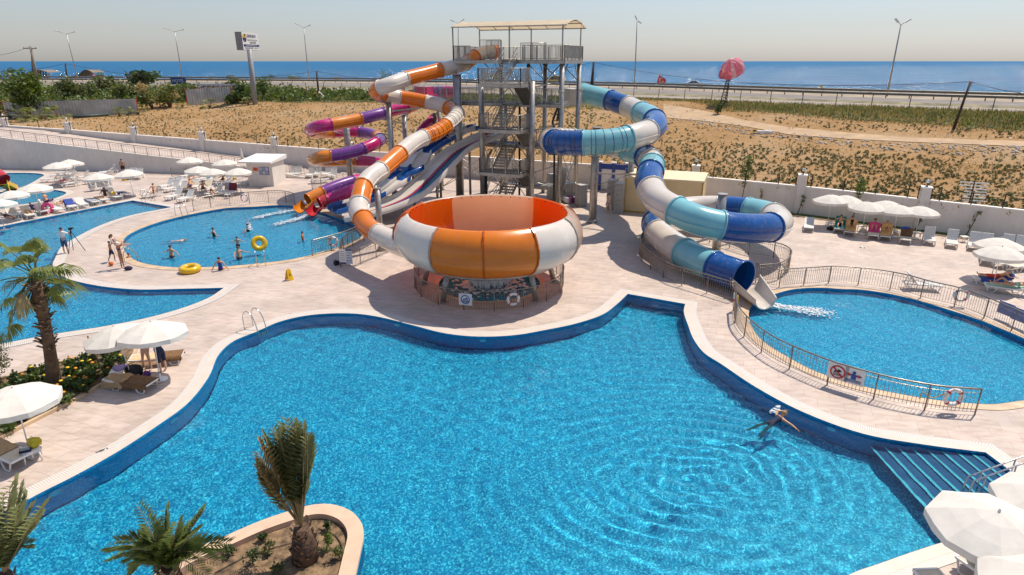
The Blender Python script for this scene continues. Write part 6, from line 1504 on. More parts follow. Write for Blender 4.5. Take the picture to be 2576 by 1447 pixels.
for i in range(1):
    a = 4.2+i*1.2; b = MB(); fan_frond(b, crown-V((0, 0, .2)), V((cos(a), sin(a), -.7)), .5, .8, rr, droop=1.2); o = b.build('frond', [LF['straw'], LF['straw']], fp); o['label'] = 'dead straw coloured frond'
# ---------------------------------------------------------------- feather (date) palms
def feather(b, pts, rr, L0=.34, n=44, m=0, vee=.6, gap=0.08, wid=.02, fwd=.75):
    P = crom(pts, 10); K = len(P); b.tube(P[::2], [.022*(1-i/(K//2+2))+.004 for i in range(len(P[::2]))], 4, m=1)
    for i in range(n):
        f = gap+(1-gap)*i/n; q = P[min(K-1, int(f*(K-1)))]; d = (P[min(K-1, int(f*(K-1))+1)]-P[max(0, int(f*(K-1))-1)]).normalized(); s = d.cross(V((0, 0, 1))); s = s.normalized() if s.length > .05 else V((1, 0, 0)); u = s.cross(d)
        L = L0*(.45+.9*sin(pi*min(.95, f*.8+.15)))*rr.uniform(.8, 1.15)
        for sg in (-1, 1):
            e = (d*fwd+s*sg*.75+u*vee*rr.uniform(.3, 1)).normalized(); t = e.cross(d).normalized()*wid; mid = q+e*L*.55; tip = q+e*L+V((0, 0, -L*.12)); b.add([q, mid+t, tip, mid-t], [(0, 1, 2, 3)], m=m)
def date_trunk(o, h, r, rr, lean=(0, 0)):
    b = MB(); b.tube([(0, 0, -.1), (lean[0]*.3, lean[1]*.3, h*.4), (lean[0], lean[1], h)], [r*1.15, r*1.05, r*.6], 14); b.build('trunk', BARKD, o)
    b = MB()
    for i in range(int(90*h)):
        f = rr.random(); a = rr.random()*2*pi; e = V((cos(a), sin(a), 0)); p = V((lean[0]*f, lean[1]*f, h*f))+e*r*(1.12-.45*f); t = V((-sin(a), cos(a), 0)); L = rr.uniform(.08, .16)
        b.add([p-t*.05, p+t*.05, p+e*L*.55+t*.03+V((0, 0, L*1.1)), p+e*L*.55-t*.03+V((0, 0, L*1.1))], [(0, 1, 2, 3)])
    b.build('leaf_bases', BOOT, o)
ib = G(*zg(985, 1310), .06); rr = random.Random(8)
dp = thing('date_palm', 'stout young date palm with fronds tied upright on the island', 'palm tree', ib); h = 1.0; date_trunk(dp, h, .30, rr)
top = V((0, 0, h))
for i, (x, y) in enumerate([zg(800, 160), zg(845, 140), zg(880, 170), zg(930, 180), zg(965, 200), zg(980, 240), zg(700, 220), zg(720, 260), zg(760, 260), zg(640, 290), zg(600, 340), zg(580, 420), zg(560, 520), zg(900, 260), zg(850, 300), zg(800, 330), zg(650, 640), zg(945, 340), zg(690, 420), zg(740, 380), zg(900, 210), zg(820, 200), zg(1000, 300), zg(1010, 420), zg(620, 480), zg(660, 340), zg(600, 600), zg(980, 330), zg(870, 210)]):
    g = RY(x, y, ib.y+rr.uniform(-.35, .35))-ib; b = MB(); mid = top.lerp(g, .5)+V(((g.x)*.10, rr.uniform(-.1, .1), .15)); feather(b, [top, mid, g], rr, .44, 66, vee=.5, gap=.25 if i % 3 else .4, wid=.021, fwd=1.0); b.build('frond', [LF['straw' if i in (10, 11, 12, 16) else 'date'], LF['straw']], dp)
# second palm, low, crown only at the bottom edge
def open_palm(name, label, base, top_h, tips, leaf, seed, L0=.32, n=44, yv=.5):
    rr = random.Random(seed); o = thing(name, label, 'palm tree', base); date_trunk(o, top_h, .22, rr); top = V((0, 0, top_h))
    for i, (x, y, arch) in enumerate(tips):
        g = RY(x, y, base.y+rr.uniform(-yv, yv))-base; b = MB(); mid = top.lerp(g, .5)+V((0, 0, arch)); feather(b, [top, top.lerp(mid, .5)+V((0, 0, arch*.2)), mid, g], rr, L0*rr.uniform(.85, 1.1), int(n*1.6), vee=.45, gap=.14, wid=.019); b.build('frond', [LF[leaf], LF['straw']], o)
    return o
pb = V((*RY(420, 1420, 9.6).xy, .05))
open_palm('date_palm', 'low green date palm arching over the bottom edge of the pool', pb, 2.55, [zf(1340, 760)+(.1,), zf(1640, 800)+(.05,), zf(2010, 800)+(.05,), zf(1050, 1180)+(.3,), zf(2260, 1140)+(.2,), zf(1230, 1290)+(.25,), zf(1500, 1100)+(.15,), zf(1800, 1080)+(.1,), zf(1300, 1430)+(.3,), zf(2150, 1330)+(.25,), zf(1450, 980)+(.1,), zf(1950, 1000)+(.1,), zf(1700, 1300)+(.2,), zf(1400, 1200)+(.3,), zf(1080, 1290)+(.3,), zf(1560, 900)+(.1,), zf(1750, 920)+(.05,), zf(2180, 1190)+(.25,), zf(1880, 1220)+(.2,), zf(1150, 1120)+(.3,), zf(1620, 1480)+(.4,), zf(2050, 1480)+(.3,)], 'dateg', 21, .30, 50)
pb = V((*RY(10, 1440, 10.5).xy, .02))
open_palm('date_palm', 'greyish date palm cut by the corner of the picture', pb, 1.55, [zf(150, 490)+(.0,), zf(270, 650)+(.05,), zf(30, 640)+(.0,), zf(440, 750)+(.05,), zf(430, 850)+(.15,), zf(100, 560)+(.0,), zf(210, 560)+(.05,), zf(330, 760)+(.1,), zf(-100, 620)+(.0,), zf(-200, 760)+(.1,), zf(0, 780)+(.0,), zf(200, 760)+(.0,), zf(350, 980)+(.2,), zf(80, 700)+(0,), zf(250, 850)+(.05,), zf(300, 1150)+(.3,)], 'date', 33, .38, 56)
# ---------------------------------------------------------------- island shrubs and hoses
for i, (x, y, s, lab) in enumerate(((1195, 1075, .34, 'small dark shrub beside the rim of the planter island'), (1150, 1230, .5, 'grassy green tuft behind the stout date palm'), (1245, 1310, .4, 'olive shrub in the corner of the planter island'), (635, 1160, .26, 'tiny shrub in the bare middle of the island'), (345, 1290, .36, 'dark shrub under the low palm frond'), (680, 1270, .36, 'sparse shrub in front of the stout palm shadow'), (555, 1370, .5, 'broad dark shrub in the shade of the stout palm'), (760, 1420, .3, 'low shrub at the bottom edge of the island'), (1010, 1290, .3, 'pale sucker growing at the foot of the stout palm'))):
    bush('island_shrub', G(*zg(x, y), .06), s, s*.9, lab, ('dark', 'bright', 'olive', 'dark', 'dark', 'olive', 'dark', 'olive', 'grey')[i], 'shrub', 150, .075, i, 'shrubs on the planter island', False, clumps=6)
b = MB(); b.tube([G(x, y, .09) for x, y in (zg(440, 1185), zg(640, 1075), zg(870, 995))], .012, 5); tag(b.build('drip_hose', DARK), 'black drip hose along the rim of the island soil', 'hose', 'drip hoses')
b = MB(); b.tube([G(p.x, p.y, .09) for p in crom([V((*zg(230, 1430), 0)), V((*zg(480, 1300), 0)), V((*zg(690, 1230), 0)), V((*zg(870, 1180), 0))], 5)], .012, 5); tag(b.build('drip_hose', DARK), 'black drip hose crossing the middle of the island', 'hose', 'drip hoses')
b = MB(); b.tube([G(p.x, p.y, .09) for p in crom([V((*zg(1090, 1060), 0)), V((*zg(1230, 1120), 0)), V((*zg(1290, 1240), 0)), V((*zg(1260, 1430), 0))], 5)], .012, 5); tag(b.build('drip_hose', DARK), 'black drip hose curving behind the dark rim shrub', 'hose', 'drip hoses')
# ---------------------------------------------------------------- marigolds
YEL = mat('yellow_petal', (.80, .52, .01), .7, var=.1); ORA = mat('orange_petal', (.75, .24, .01), .7, var=.1)
def marigold(seed, flower):
    rr = random.Random(seed); o = thing('marigold', 'x', 'flower'); b = MB()
    for i in range(9):
        a = rr.random()*6.3; q = rr.random()*.13; clump(b, V((cos(a)*q, sin(a)*q, .10+rr.random()*.16)), .11, 26, .085, rr)
    b.build('foliage', LF['dark' if seed % 2 else 'mid'], o)
    for i in range(flower[1]):
        a = rr.random()*6.3; q = rr.random()*.12; b = MB(); c = V((cos(a)*q, sin(a)*q, .33+rr.random()*.06)); b.lathe([(.001, .03), (.03, .028), (.052, .012), (.055, 0), (.03, -.012), (.008, -.03)], 10, c=c); b.build('flower_head', flower[0], o)
    return o
MG = [('yellow', proto(marigold(1, (YEL, 1)))), ('orange', proto(marigold(2, (ORA, 1)))), ('plain', proto(marigold(3, (YEL, 0)))), ('yellow', proto(marigold(4, (YEL, 2)))), ('plain', proto(marigold(6, (YEL, 0))))]
sp = [(460, 545, 0), (345, 615, 1), (650, 625, 0), (200, 635, 2), (1045, 395, 1), (1150, 350, 0), (1375, 305, 0), (1550, 260, 0), (1745, 205, 0), (1700, 275, 3), (2050, 190, 0), (1235, 450, 0), (1335, 405, 3), (1410, 460, 1), (1050, 535, 0), (1165, 545, 1), (1070, 640, 0), (1140, 670, 1), (930, 735, 0), (865, 775, 1), (785, 915, 0), (985, 920, 1), (735, 990, 1), (775, 1045, 0), (565, 1150, 0), (335, 1170, 1), (340, 1262, 0), (105, 1215, 1), (115, 1297, 0), (85, 1360, 1), (1280, 760, 0), (1310, 660, 1), (1640, 520, 1), (1820, 345, 0)]
rr = random.Random(2)
pos = [(G(*j7(x, y), .3), k) for x, y, k in sp]
def inside(p, poly):
    c = False; k = len(poly)
    for i in range(k):
        a, q = poly[i], poly[(i+1) % k]
        if (a.y > p.y) != (q.y > p.y) and p.x < (q.x-a.x)*(p.y-a.y)/(q.y-a.y)+a.x: c = not c
    return c
bi = offset_closed(BED, -.38)
xs = [p.x for p in BED]; ys = [p.y for p in BED]
tries = 0
while len(pos) < 96 and tries < 6000:
    tries += 1; p = V((rr.uniform(max(-24, min(xs)), max(xs)), rr.uniform(min(ys), max(ys)), .3))
    if inside(p, bi) and all((p-q).length > .38 for q, _ in pos) and (p.xy-fp_b.xy).length > .5: pos.append((p, rr.choice((2, 4))))
for p, k in pos:
    kind, pr_ = MG[k]
    g = V((p.x, p.y, .03))
    if not inside(g, BED): continue
    pr_.put(g, rr.random()*6.3, {'yellow': 'bushy marigold with yellow flowers in the tan edged bed', 'orange': 'bushy marigold with an orange flower in the tan edged bed', 'plain': 'bushy green marigold without open flowers in the tan edged bed'}[kind], {'yellow': 'yellow marigolds', 'orange': 'orange marigolds', 'plain': 'marigolds not in flower'}[kind], rr.uniform(.95, 1.35))
# tree stakes in the bed, olive bush at the edge
STK_ = mat('weathered_pole', (.20, .12, .08), .9, var=.3, scale=5)
for (x0, y0, x1, y1, lab) in ((880, 160, 1010, 480, 'slanting wooden stake in the marigold bed'), (955, 225, 975, 350, 'thin wooden stake behind the slanting one')):
    p = G(*ze(x1, y1)); q = RY(*ze(x0, y0), p.y); b = MB(); b.cyl(p, q, .04, .035, 8); b.cyl(q, q+(q-p).normalized()*.03, .03, .015, 8); tag(b.build('wooden_stake', STK_), lab, 'stake')
bush('olive_bush', G(-8, 958), 1.5, 2.2, 'silvery olive bush cut by the picture edge behind the bed', 'grey', 'bush', 1300, .085, 5, 'bed shrubs', leaf2='olive', clumps=22)
# ---------------------------------------------------------------- young trees along the wall
def sapling(base, top, crowns, label, leaf, w):
    o = thing('young_tree', label, 'tree', base, 0, 'young trees along the boundary wall'); rr = random.Random(int(base.x*7)); b = MB(); t = top-base; b.tube([(0, 0, 0), t*.5+V((.04, 0, 0)), t], [.04, .03, .012], 6)
    for i in range(6): q = t*(.5+.45*rr.random()); b.tube([q, q+V((rr.uniform(-.3, .3)*w, rr.uniform(-.3, .3)*w, .25))], [.014, .006], 4)
    b.build('trunk', BARK, o); b = MB()
    for f, r, n in crowns: clump(b, t*f+V((rr.uniform(-.1, .1), 0, 0)), r, n, .16, rr, 1.3)
    b.build('crown', LF[leaf], o)
def foot(x): w = wall_at(x); return V((w.x, w.y-.7, .03))
p = foot(za(1310, 1)[0]); sapling(p, RY(*za(1365, 30), p.y), ((.95, .35, 90), (.85, .5, 160), (.72, .5, 150), (.6, .35, 60), (.45, .2, 20)), 'tall young tree with a loose crown before the boundary wall', 'mid', 1)
p = foot(za(1470, 1)[0]); sapling(p, RY(*za(1480, 300), p.y), ((.95, .14, 26), (.7, .12, 16)), 'thin sapling with few leaves, next to the tall young tree', 'olive', .5)
p = foot(za(1805, 1)[0]); sapling(p, RY(*za(1830, 350), p.y), ((.95, .12, 20), (.7, .12, 18), (.5, .1, 10)), 'climbing sapling against the wall before the parasol row', 'mid', .4)
p = foot(zb(700, 1)[0]); sapling(p, RY(*zb(745, 40), p.y), ((.95, .3, 70), (.85, .42, 130), (.75, .36, 90), (.6, .15, 20)), 'young tree rising behind the overlapping parasols', 'bright', .8)
p = foot(zb(1355, 1)[0]); sapling(p, RY(*zb(1365, 380), p.y), ((.95, .12, 16), (.6, .12, 18)), 'small sapling behind the last parasol of the row', 'olive', .4)
p = foot(zb(1885, 1)[0]); sapling(p, RY(*zb(1915, 360), p.y), ((.95, .12, 22), (.7, .12, 18), (.4, .1, 10)), 'small sapling behind the empty white loungers', 'olive', .4)
# ---------------------------------------------------------------- crops and weeds on the field
def seedling(seed):
    rr = random.Random(seed); b = MB()
    for i in range(4): clump(b, V((rr.uniform(-.16, .16), rr.uniform(-.12, .12), .10)), .12, 9, .22, rr, .7, up=.6)
    return b
SEED = [proto(tag(seedling(i).build('crop_plant', LF['crop']), 'x', 'plant')) for i in range(4)]
rr = random.Random(15); spots = []
rows_r = 0
for c in range(-40, 2680, 7):
    for q in range(64):
        if rr.random() < .48: continue
        px = c+rr.uniform(-3, 3); t = .012+.93*(q+rr.random()*.35)/64
        if 905 < px < 1500 and t < .1: continue
        tt = tfor(px, lin([(a[0], (a[1]+b_[1])/2) for a, b_ in trk], px)) if px > 1660 else None
        if tt is not None and abs(t-tt) < .07: continue
        if px > 1660:
            if t > tt and t > .74: continue
            dens = .95 if t < .36 else (.22 if t < tt else .4)
        elif px > 1500: dens = .6 if t < .6 else .15
        else:
            lim = lin([(0, .25), (250, .42), (560, .62), (1000, .70), (1500, .72)], px)
            if t > lim: continue
            dens = .8 if px > 300 else .4
        if noise.noise(V((px*.012, t*9, 4))) < -.28: dens *= .3
        if rr.random() < dens: spots.append((px, t))
spots = [(terr(px, t), px) for px, t in spots]
spots.sort(key=lambda s: s[0].length)
print('crop plants', len(spots))
for i, (p, px) in enumerate(spots[:290]):
    SEED[i % 4].put(p+V((0, 0, .02)), rr.random()*6.3, 'small green crop plant in the sandy field just beyond the wall', 'crop plants in the field', rr.uniform(.34, .62))
b = MB(); base = [seedling(i+10) for i in range(5)]
for p, px in spots[290:]:
    s = base[rr.randrange(5)]; a = rr.random()*6.3; k = rr.uniform(.34, .62); ca, sa = cos(a)*k, sin(a)*k; st = len(b.v)
    nn = 12 if p.length > 95 else 24
    for v in s.v[:4*nn]: b.v.append(V((p.x+v.x*ca-v.y*sa, p.y+v.x*sa+v.y*ca, p.z+v.z*k)))
    b.f += [[q+st for q in f] for f in s.f[:nn]]; b.mi += [0]*nn; b.sm += [False]*nn
tag(b.build('crop_rows', LF['crop']), 'rows of small green crop plants farther out in the field', 'plants', kind='stuff')
mb = MB(); vg = []
for lo_, hi_, f_ in ((-60, 1560, lambda c: lin([(0, .34), (250, .48), (560, .67), (1000, .75), (1560, .80)], c)), (1800, 2700, lambda c: lin([(1800, .95), (1860, .84), (2200, .79), (2600, .77)], c))):
    cs_ = list(range(lo_, hi_+1, 10)); st = len(mb.v)
    for c in cs_:
        t0 = f_(c)+.05*noise.noise(V((c*.03, 1, 0)))+.03*noise.noise(V((c*.15, 5, 0)))
        for q in range(7): mb.v.append(terr(c, t0+(.99-t0)*q/6)+V((0, 0, .06)))
    for i in range(len(cs_)-1):
        for q in range(6): a = st+i*7+q; mb.f.append([a, a+7, a+8, a+1]); mb.mi.append(0); mb.sm.append(True)
struct(mb.build('verge_grass', mat('rough_grass', (.115, .115, .03), .95, var=.45, scale=.5, bmp=.8, bscale=2)))
b = MB()
for i in range(1500):
    px = rr.uniform(-60, 1120); lo = lin([(0, .42), (250, .46), (560, .66), (1120, .82)], px); t = rr.uniform(lo, .97); q = terr(px, t); hh = rr.uniform(.5, 1.9)*(1 if px < 760 else .45); clump(b, q+V((0, 0, hh*.45)), hh*.7, 9, .55, rr, .8, m=rr.choice((0, 0, 1, 2)))
tag(b.build('undergrowth', [LF['mid'], LF['olive'], LF['bright']]), 'rank green undergrowth around the trees beyond the wall', 'undergrowth', kind='stuff')
b = MB()
def blades(px, t, n, hgt, m):
    p = terr(px, t)
    for _ in range(n):
        q = p+V((rr.gauss(0, .6), rr.gauss(0, .6), -.02)); a = rr.random()*6.3; w = V((cos(a), sin(a), 0))*.07; L = hgt*rr.uniform(.5, 1.3); tip = q+V((rr.gauss(0, .14), rr.gauss(0, .14), L)); b.add([q-w, q+w, tip], [(0, 1, 2)], m=m)
for px in range(-60, 2680, 4):
    if px < 1560: lo, hi = lin([(0, .3), (250, .45), (560, .64), (1000, .72), (1560, .75)], px), .99
    elif px < 1760: lo, hi = .97, 1.0
    else: lo, hi = lin([(1760, .93), (1830, .80), (2200, .76), (2600, .74)], px), .99
    for q in range(15):
        t = lo+(hi-lo)*rr.random()**.9
        blades(px, t, 5, .42 if t > lo+.04 else .22, rr.choice((0, 0, 0, 1, 2) if px < 1600 else (0, 1, 1, 0)))
tag(b.build('weeds', [LF['weed'], LF['straw'], LF['bright']]), 'band of tall green weeds between the field and the road', 'weeds', kind='stuff')
b = MB()
for i in range(2600):
    px = rr.uniform(-40, 2680); t = rr.random()**1.3*.86
    if noise.noise(V((px*.006, t*6, 9))) > .0 or (px > 1660 and abs(t-tfor(px, lin([(a[0], (a[1]+c_[1])/2) for a, c_ in trk], px))) < .05): continue
    blades(px, t, 5, .24, 0)
tag(b.build('dry_grass', LF['dry']), 'patches of dry straw grass scattered over the field', 'grass', kind='stuff')
# stones scattered
b = MB(); ST = mat('pale_stone', (.46, .42, .37), .9)
for i in range(420):
    px = rr.uniform(1650, 2600); t = tfor(px, lin([(a[0], (a[1]+c_[1])/2) for a, c_ in trk], px))-rr.uniform(.03, .15)
    if t > 0: p = terr(px, t); s = rr.uniform(.05, .16); b.ball(p+V((0, 0, s*.3)), s, 4, sc=(1.3, 1, .7))
tag(b.build('field_stones', ST), 'strewn pale stones beside the dirt track', 'stones', kind='stuff')
# ---------------------------------------------------------------- trees and scrub beyond the wall
def far(px, y, w_px, h_px, label, leaf, name='bush', cat='bush', seed=0, leaf2=None, n=620, dens=1.0, grp='scrub bushes beyond the wall', tabbed=None):
    p = land(px, y) if tabbed is None else tabbed
    d = p.y*CP-(p.z-CH)*SP; w, h = w_px/F*d, h_px/F*d
    return bush(name, p, w, h, label, leaf, cat, int(n*dens), max(.13, w*.10), seed, grp, True, leaf2, max(7, int(9*dens)))
big = land(*z1(380, 1180))
far(*z1(380, 1180), 92, 108, 'big rounded dark green tree nearest the corrugated fence', 'mid', 'dense_tree', 'tree', 3, 'bright', 900, 1.6)
for i, (x, y, w, h, lab, lf, l2) in enumerate(((70, 1180, 60, 70, 'yellow green bush at the picture edge behind the first pier', 'bright', 'mid'), (690, 1010, 60, 55, 'scrubby tree beside the big dark one', 'mid', 'olive'), (850, 1000, 70, 40, 'olive scrub above the corrugated fence', 'olive', 'mid'), (1020, 960, 74, 44, 'grey green scrub above the fence middle', 'olive', 'grey'), (1220, 925, 34, 34, 'round dark bush in front of the road posts', 'dark', 'olive'), (1100, 870, 36, 30, 'dark bush by the road rails', 'dark', 'mid'),
                                                 (1430, 870, 90, 40, 'wide umbrella shaped tree on the seaward roadside', 'dark', 'mid'), (1440, 900, 40, 40, 'pale olive bush under the umbrella shaped tree', 'grey', 'olive'), (1300, 1010, 90, 40, 'low scrub between fence and reeds', 'olive', 'mid'), (1560, 1090, 62, 60, 'reedy thicket with yellow plumes, first clump', 'weed', 'straw'), (1730, 1080, 66, 66, 'reedy thicket with yellow plumes, second clump', 'weed', 'straw'), (1890, 1010, 60, 40, 'green thicket beside the reeds', 'mid', 'olive'),
                                                 (2010, 985, 46, 22, 'pink flowering oleander below the white board', 'pink', 'mid'), (2170, 960, 26, 24, 'dark bush in front of the white board', 'dark', 'red'), (2250, 965, 40, 22, 'pink and green oleander beside the white board', 'pink', 'dark'), (2430, 985, 60, 38, 'dark green bush below the billboard', 'dark', 'mid'), (2530, 1030, 50, 40, 'leafy bush at the foot of the billboard', 'mid', 'bright'), (2330, 900, 50, 26, 'small olive bush left of the billboard pole'.replace('left of', 'near'), 'olive', 'mid'), (2360, 1040, 60, 24, 'low weeds in front of the billboard bushes', 'weed', 'mid'))):
    far(*z1(x, y), w, h, lab, lf, seed=i, leaf2=l2)
far(*z2(75, 985), 42, 62, 'upright leafy green tree right beside the billboard pole'.replace('right ', ''), 'mid', 'leafy_tree', 'tree', 7, 'bright', 500, 1.3)
for i, (x, y, w, h, lab, lf, l2) in enumerate(((210, 985, 26, 26, 'small grey green bush past the leafy tree', 'olive', 'weed'), (540, 985, 46, 24, 'pale reed clump by the leaning pole', 'weed', 'straw'), (980, 945, 26, 16, 'grassy hump in the weeds beyond the purple slide', 'weed', 'olive'))): far(*z2(x, y), w, h, lab, lf, seed=40+i, leaf2=l2, n=220)
far(*z4(515, 768), 34, 26, 'dark green bush at the foot of the lattice mast', 'dark', seed=51, leaf2='mid')
# seaside bushes beyond the road
def sea_bush(x, y, w, h, lab, lf, l2=None, i=0):
    p = RY(x, y, flat(x, FAR_G).y+16); p.z = RZ-.6; d = p.y*CP-(p.z-CH)*SP
    bush('seaside_bush', p, w/F*d, h/F*d, lab, lf, 'bush', 260, w/F*d*.08, i, 'bushes on the seaward side of the road', True, l2)
for i, (q, w, h, lab, lf, l2) in enumerate(((z1(110, 775), 36, 30, 'tall dark bush on the seaward roadside by the utility pole', 'dark', 'olive'), (z1(1000, 795), 42, 16, 'low olive bush beside the beach hut', 'olive', 'mid'), (z1(2330, 800), 32, 12, 'low rounded bush on the shore before the billboard', 'mid', 'olive'), (z1(2140, 805), 20, 6, 'flat shrub on the shore, smallest of the group', 'olive', 'straw'), (z2(150, 800), 26, 14, 'dark low bush behind the leafy tree', 'dark', 'mid'), (z2(400, 803), 54, 10, 'long flat green bush on the shore', 'mid', 'olive'), (z2(805, 803), 28, 12, 'reddish bush on the shore', 'red', 'olive'), (z2(1300, 795), 34, 30, 'tall bushy shrub with red flowers behind the orange flume', 'olive', 'mid'), (z3(620, 815), 58, 26, 'tall reeds on the shore behind the stair tower', 'weed', 'straw'), (z4(1820, 690), 16, 8, 'tuft of grass under the road rails', 'weed', 'mid'))):
    sea_bush(*q, w, h, lab, lf, l2, 60+i)
# low palm scrub in front of the fence
def scrub_palm(px, y, w_px, label, seed, leaf='fan'):
    p = land(px, y); d = p.y*CP-(p.z-CH)*SP; R = w_px/F*d/2; rr = random.Random(seed); o = thing('scrub_palm', label, 'palm', p, 0, 'low fan palms beyond the wall'); b = MB()
    for i in range(15):
        a = rr.random()*6.3; e = rr.uniform(.1, 1.2); fan_frond(b, V((0, 0, .2)), V((cos(a)*cos(e), sin(a)*cos(e), sin(e))), R*.75, R*.55, rr, droop=rr.uniform(.3, .9), n=14)
    b.build('crown', [LF[leaf], LF['straw']], o); b = MB(); b.cyl((0, 0, -.1), (0, 0, .4), .2, .15, 8); b.build('trunk', BARKD, o)
for i, (x, y, w, lab) in enumerate(((180, 1190, 50, 'fan palm before the first fence panel'), (330, 1210, 70, 'largest fan palm under the big rounded tree'), (480, 1200, 60, 'fan palm with straw fronds under the big rounded tree'), (640, 1180, 62, 'fan palm spreading by the second pier'), (800, 1150, 50, 'fan palm leaning before the corrugated fence'), (1240, 1165, 46, 'low fan palm in front of the fence end'), (1420, 1150, 50, 'low fan palm before the reedy thicket'), (1850, 1080, 34, 'low fan palm past the reeds'), (2120, 1085, 46, 'low fan palm in the green verge'), (2500, 1050, 38, 'low fan palm under the billboard bushes'), (40, 1130, 50, 'fan palm at the picture edge behind the first pier'))):
    scrub_palm(*z1(x, y), w, lab, i+3)
# ================================================================= BUILDINGS AND SMALL THINGS
def solid(name, corners, z0, ztops, m, parent):
    b = MB(); k = len(corners); vs = [V((*c.xy, z0)) for c in corners]+[V((*c.xy, z)) for c, z in zip(corners, ztops)]
    b.add(vs, [list(range(k))[::-1], list(range(k, 2*k))]+[(i, (i+1) % k, (i+1) % k+k, i+k) for i in range(k)]); return b.build(name, m, parent, world=True)
def panel(o, c, right, up_, w, h, m, name, lift=.02, th=.03):
    """thin board with its middle at c facing right x up"""
    n = right.cross(up_).normalized(); b = MB(); R = Matrix((right.normalized(), up_.normalized(), n)).transposed(); b.box(c+n*lift, (w, h, th), M=R); return b.build(name, m, o, world=True)
def letters(o, txt, size, c, right, up_, m, sx=1.0, name='lettering', lift=.05, align='CENTER'):
    t = text_mesh(txt, size, name, m, .006, align, sx); n = right.cross(up_).normalized(); R = Matrix((right.normalized(), up_.normalized(), n)).transposed().to_4x4(); M = WM(o).inverted()@(Matrix.Translation(c+n*lift)@R)
    t.data.transform(M); reg(t, o); return t
WHITE_P = mat('white_paint', (.74, .71, .67), .6, var=.05); REDP = mat('red_paint', (.55, .03, .025), .45); BLUEP = mat('blue_paint', (.02, .06, .28), .45); NAVYP = mat('navy_paint', (.015, .02, .12), .45); BLACKP = mat('black_paint', (.015, .015, .018), .5); YELP = mat('yellow_paint', (.72, .42, .01), .45); GREYP = mat('grey_paint', (.26, .26, .27), .5); ORP = mat('orange_red_paint', (.72, .13, .03), .5)
# kiosk
a, b_, c_ = G(627, 467.5), G(690, 469), G(720, 454.5); d_ = a+(c_-b_)
ko = thing('kiosk', 'small white rendered kiosk with overhanging flat roof', 'kiosk', a)
hk = 2.35; solid('wall', [a, b_, c_, d_], 0, [hk]*4, WHITEWALL, ko)
u1 = (b_-a).normalized(); u2 = (c_-b_).normalized(); rf = [a-u1*.7-u2*.5, b_+u1*.15-u2*.5, c_+u1*.25+u2*.3, d_-u1*.4+u2*.3]
solid('roof', rf, hk, [hk+.16, hk+.16, hk+.42, hk+.42], WHITE_P, ko)
def onface(x, y): r = ray(x, y); n = V((u1.y, -u1.x, 0)); n = -n if n.dot(V((0, -1, 0))) < 0 else n; t = (a-V((0, 0, CH))).dot(n)/r.dot(n); return V((0, 0, CH))+r*t
c = onface(*z6(345, 965)); bd_ = thing('notice_board', 'blue and white notice board on the kiosk wall', 'board', c); panel(bd_, c, u1, UP, 1.05, .8, BLUEP, 'frame'); 
for i in range(3):
    for k in range(2): panel(bd_, c+u1*(-.33+.33*i)+UP*(.19-.38*k), u1, UP, .29, .34, [mat('pale_notice', (.5, .52, .58), .6), mat('grey_notice', (.32, .34, .42), .6)][(i+k) % 2], 'notice', lift=.045, th=.01)
c = onface(*z6(258, 948)); sg_ = thing('wall_sign', 'small square orange red sign on the kiosk wall', 'sign', c); panel(sg_, c, u1, UP, .52, .36, ORP, 'board'); b = MB(); b.tube([c+u1*cos(t)*.09+UP*sin(t)*.07+V((0, -.06, 0)) for t in [pi*2*i/12 for i in range(12)]], .018, 4, closed=True); b.build('emblem', BLACKP, sg_, world=True)
# cream storage tent
FB0 = G(1570, 532); FR0 = G(*za(895, 556)); FR0 = FB0+UU*6.0; BR0 = G(1787, 512); dv = BR0-FR0
tn = thing('storage_tent', 'cream canvas storage tent between the blue flume and the wall', 'tent', FB0)
TENT = mat('cream_tent_canvas', (.66, .50, .27), .85, var=.08, scale=.8, bmp=.3, bscale=4)
q0, q1, q2, q3 = FB0, FB0+UU*6.2, FB0+UU*6.2+VV*3.2, FB0+VV*3.2
def zcol(p, y):
    """height at ground point p that shows at image row y"""
    lo, hi = 0.0, 9.0
    for _ in range(30):
        m_ = (lo+hi)/2
        if pix(V((p.x, p.y, m_)))[1] > y: lo = m_
        else: hi = m_
    return lo
zt_ = zcol(q0, 447)
solid('canvas', [q0, q1, q2, q3], 0, [zt_, zt_+.05, zt_+.05, zt_], TENT, tn)
solid('roof', [q0-UU*.06-VV*.06, q1+UU*.06-VV*.06, q2+UU*.06+VV*.06, q3-UU*.06+VV*.06], zt_-.02, [zt_+.10, zt_+.12, zt_+.3, zt_+.28], mat('pale_tent_roof', (.70, .57, .38), .85, var=.06), tn)
b = MB(); b.bar(V((*(q0-VV*.02).xy, .02)), V((*(q1-VV*.02).xy, .02)), .1, .16)
for q in (q0, q1): b.bar(V((*(q-VV*.03).xy, 0)), V((*(q-VV*.03).xy, zt_)), .08)
b.build('frame', mat('ochre_frame', (.42, .25, .04), .6), tn, world=True)
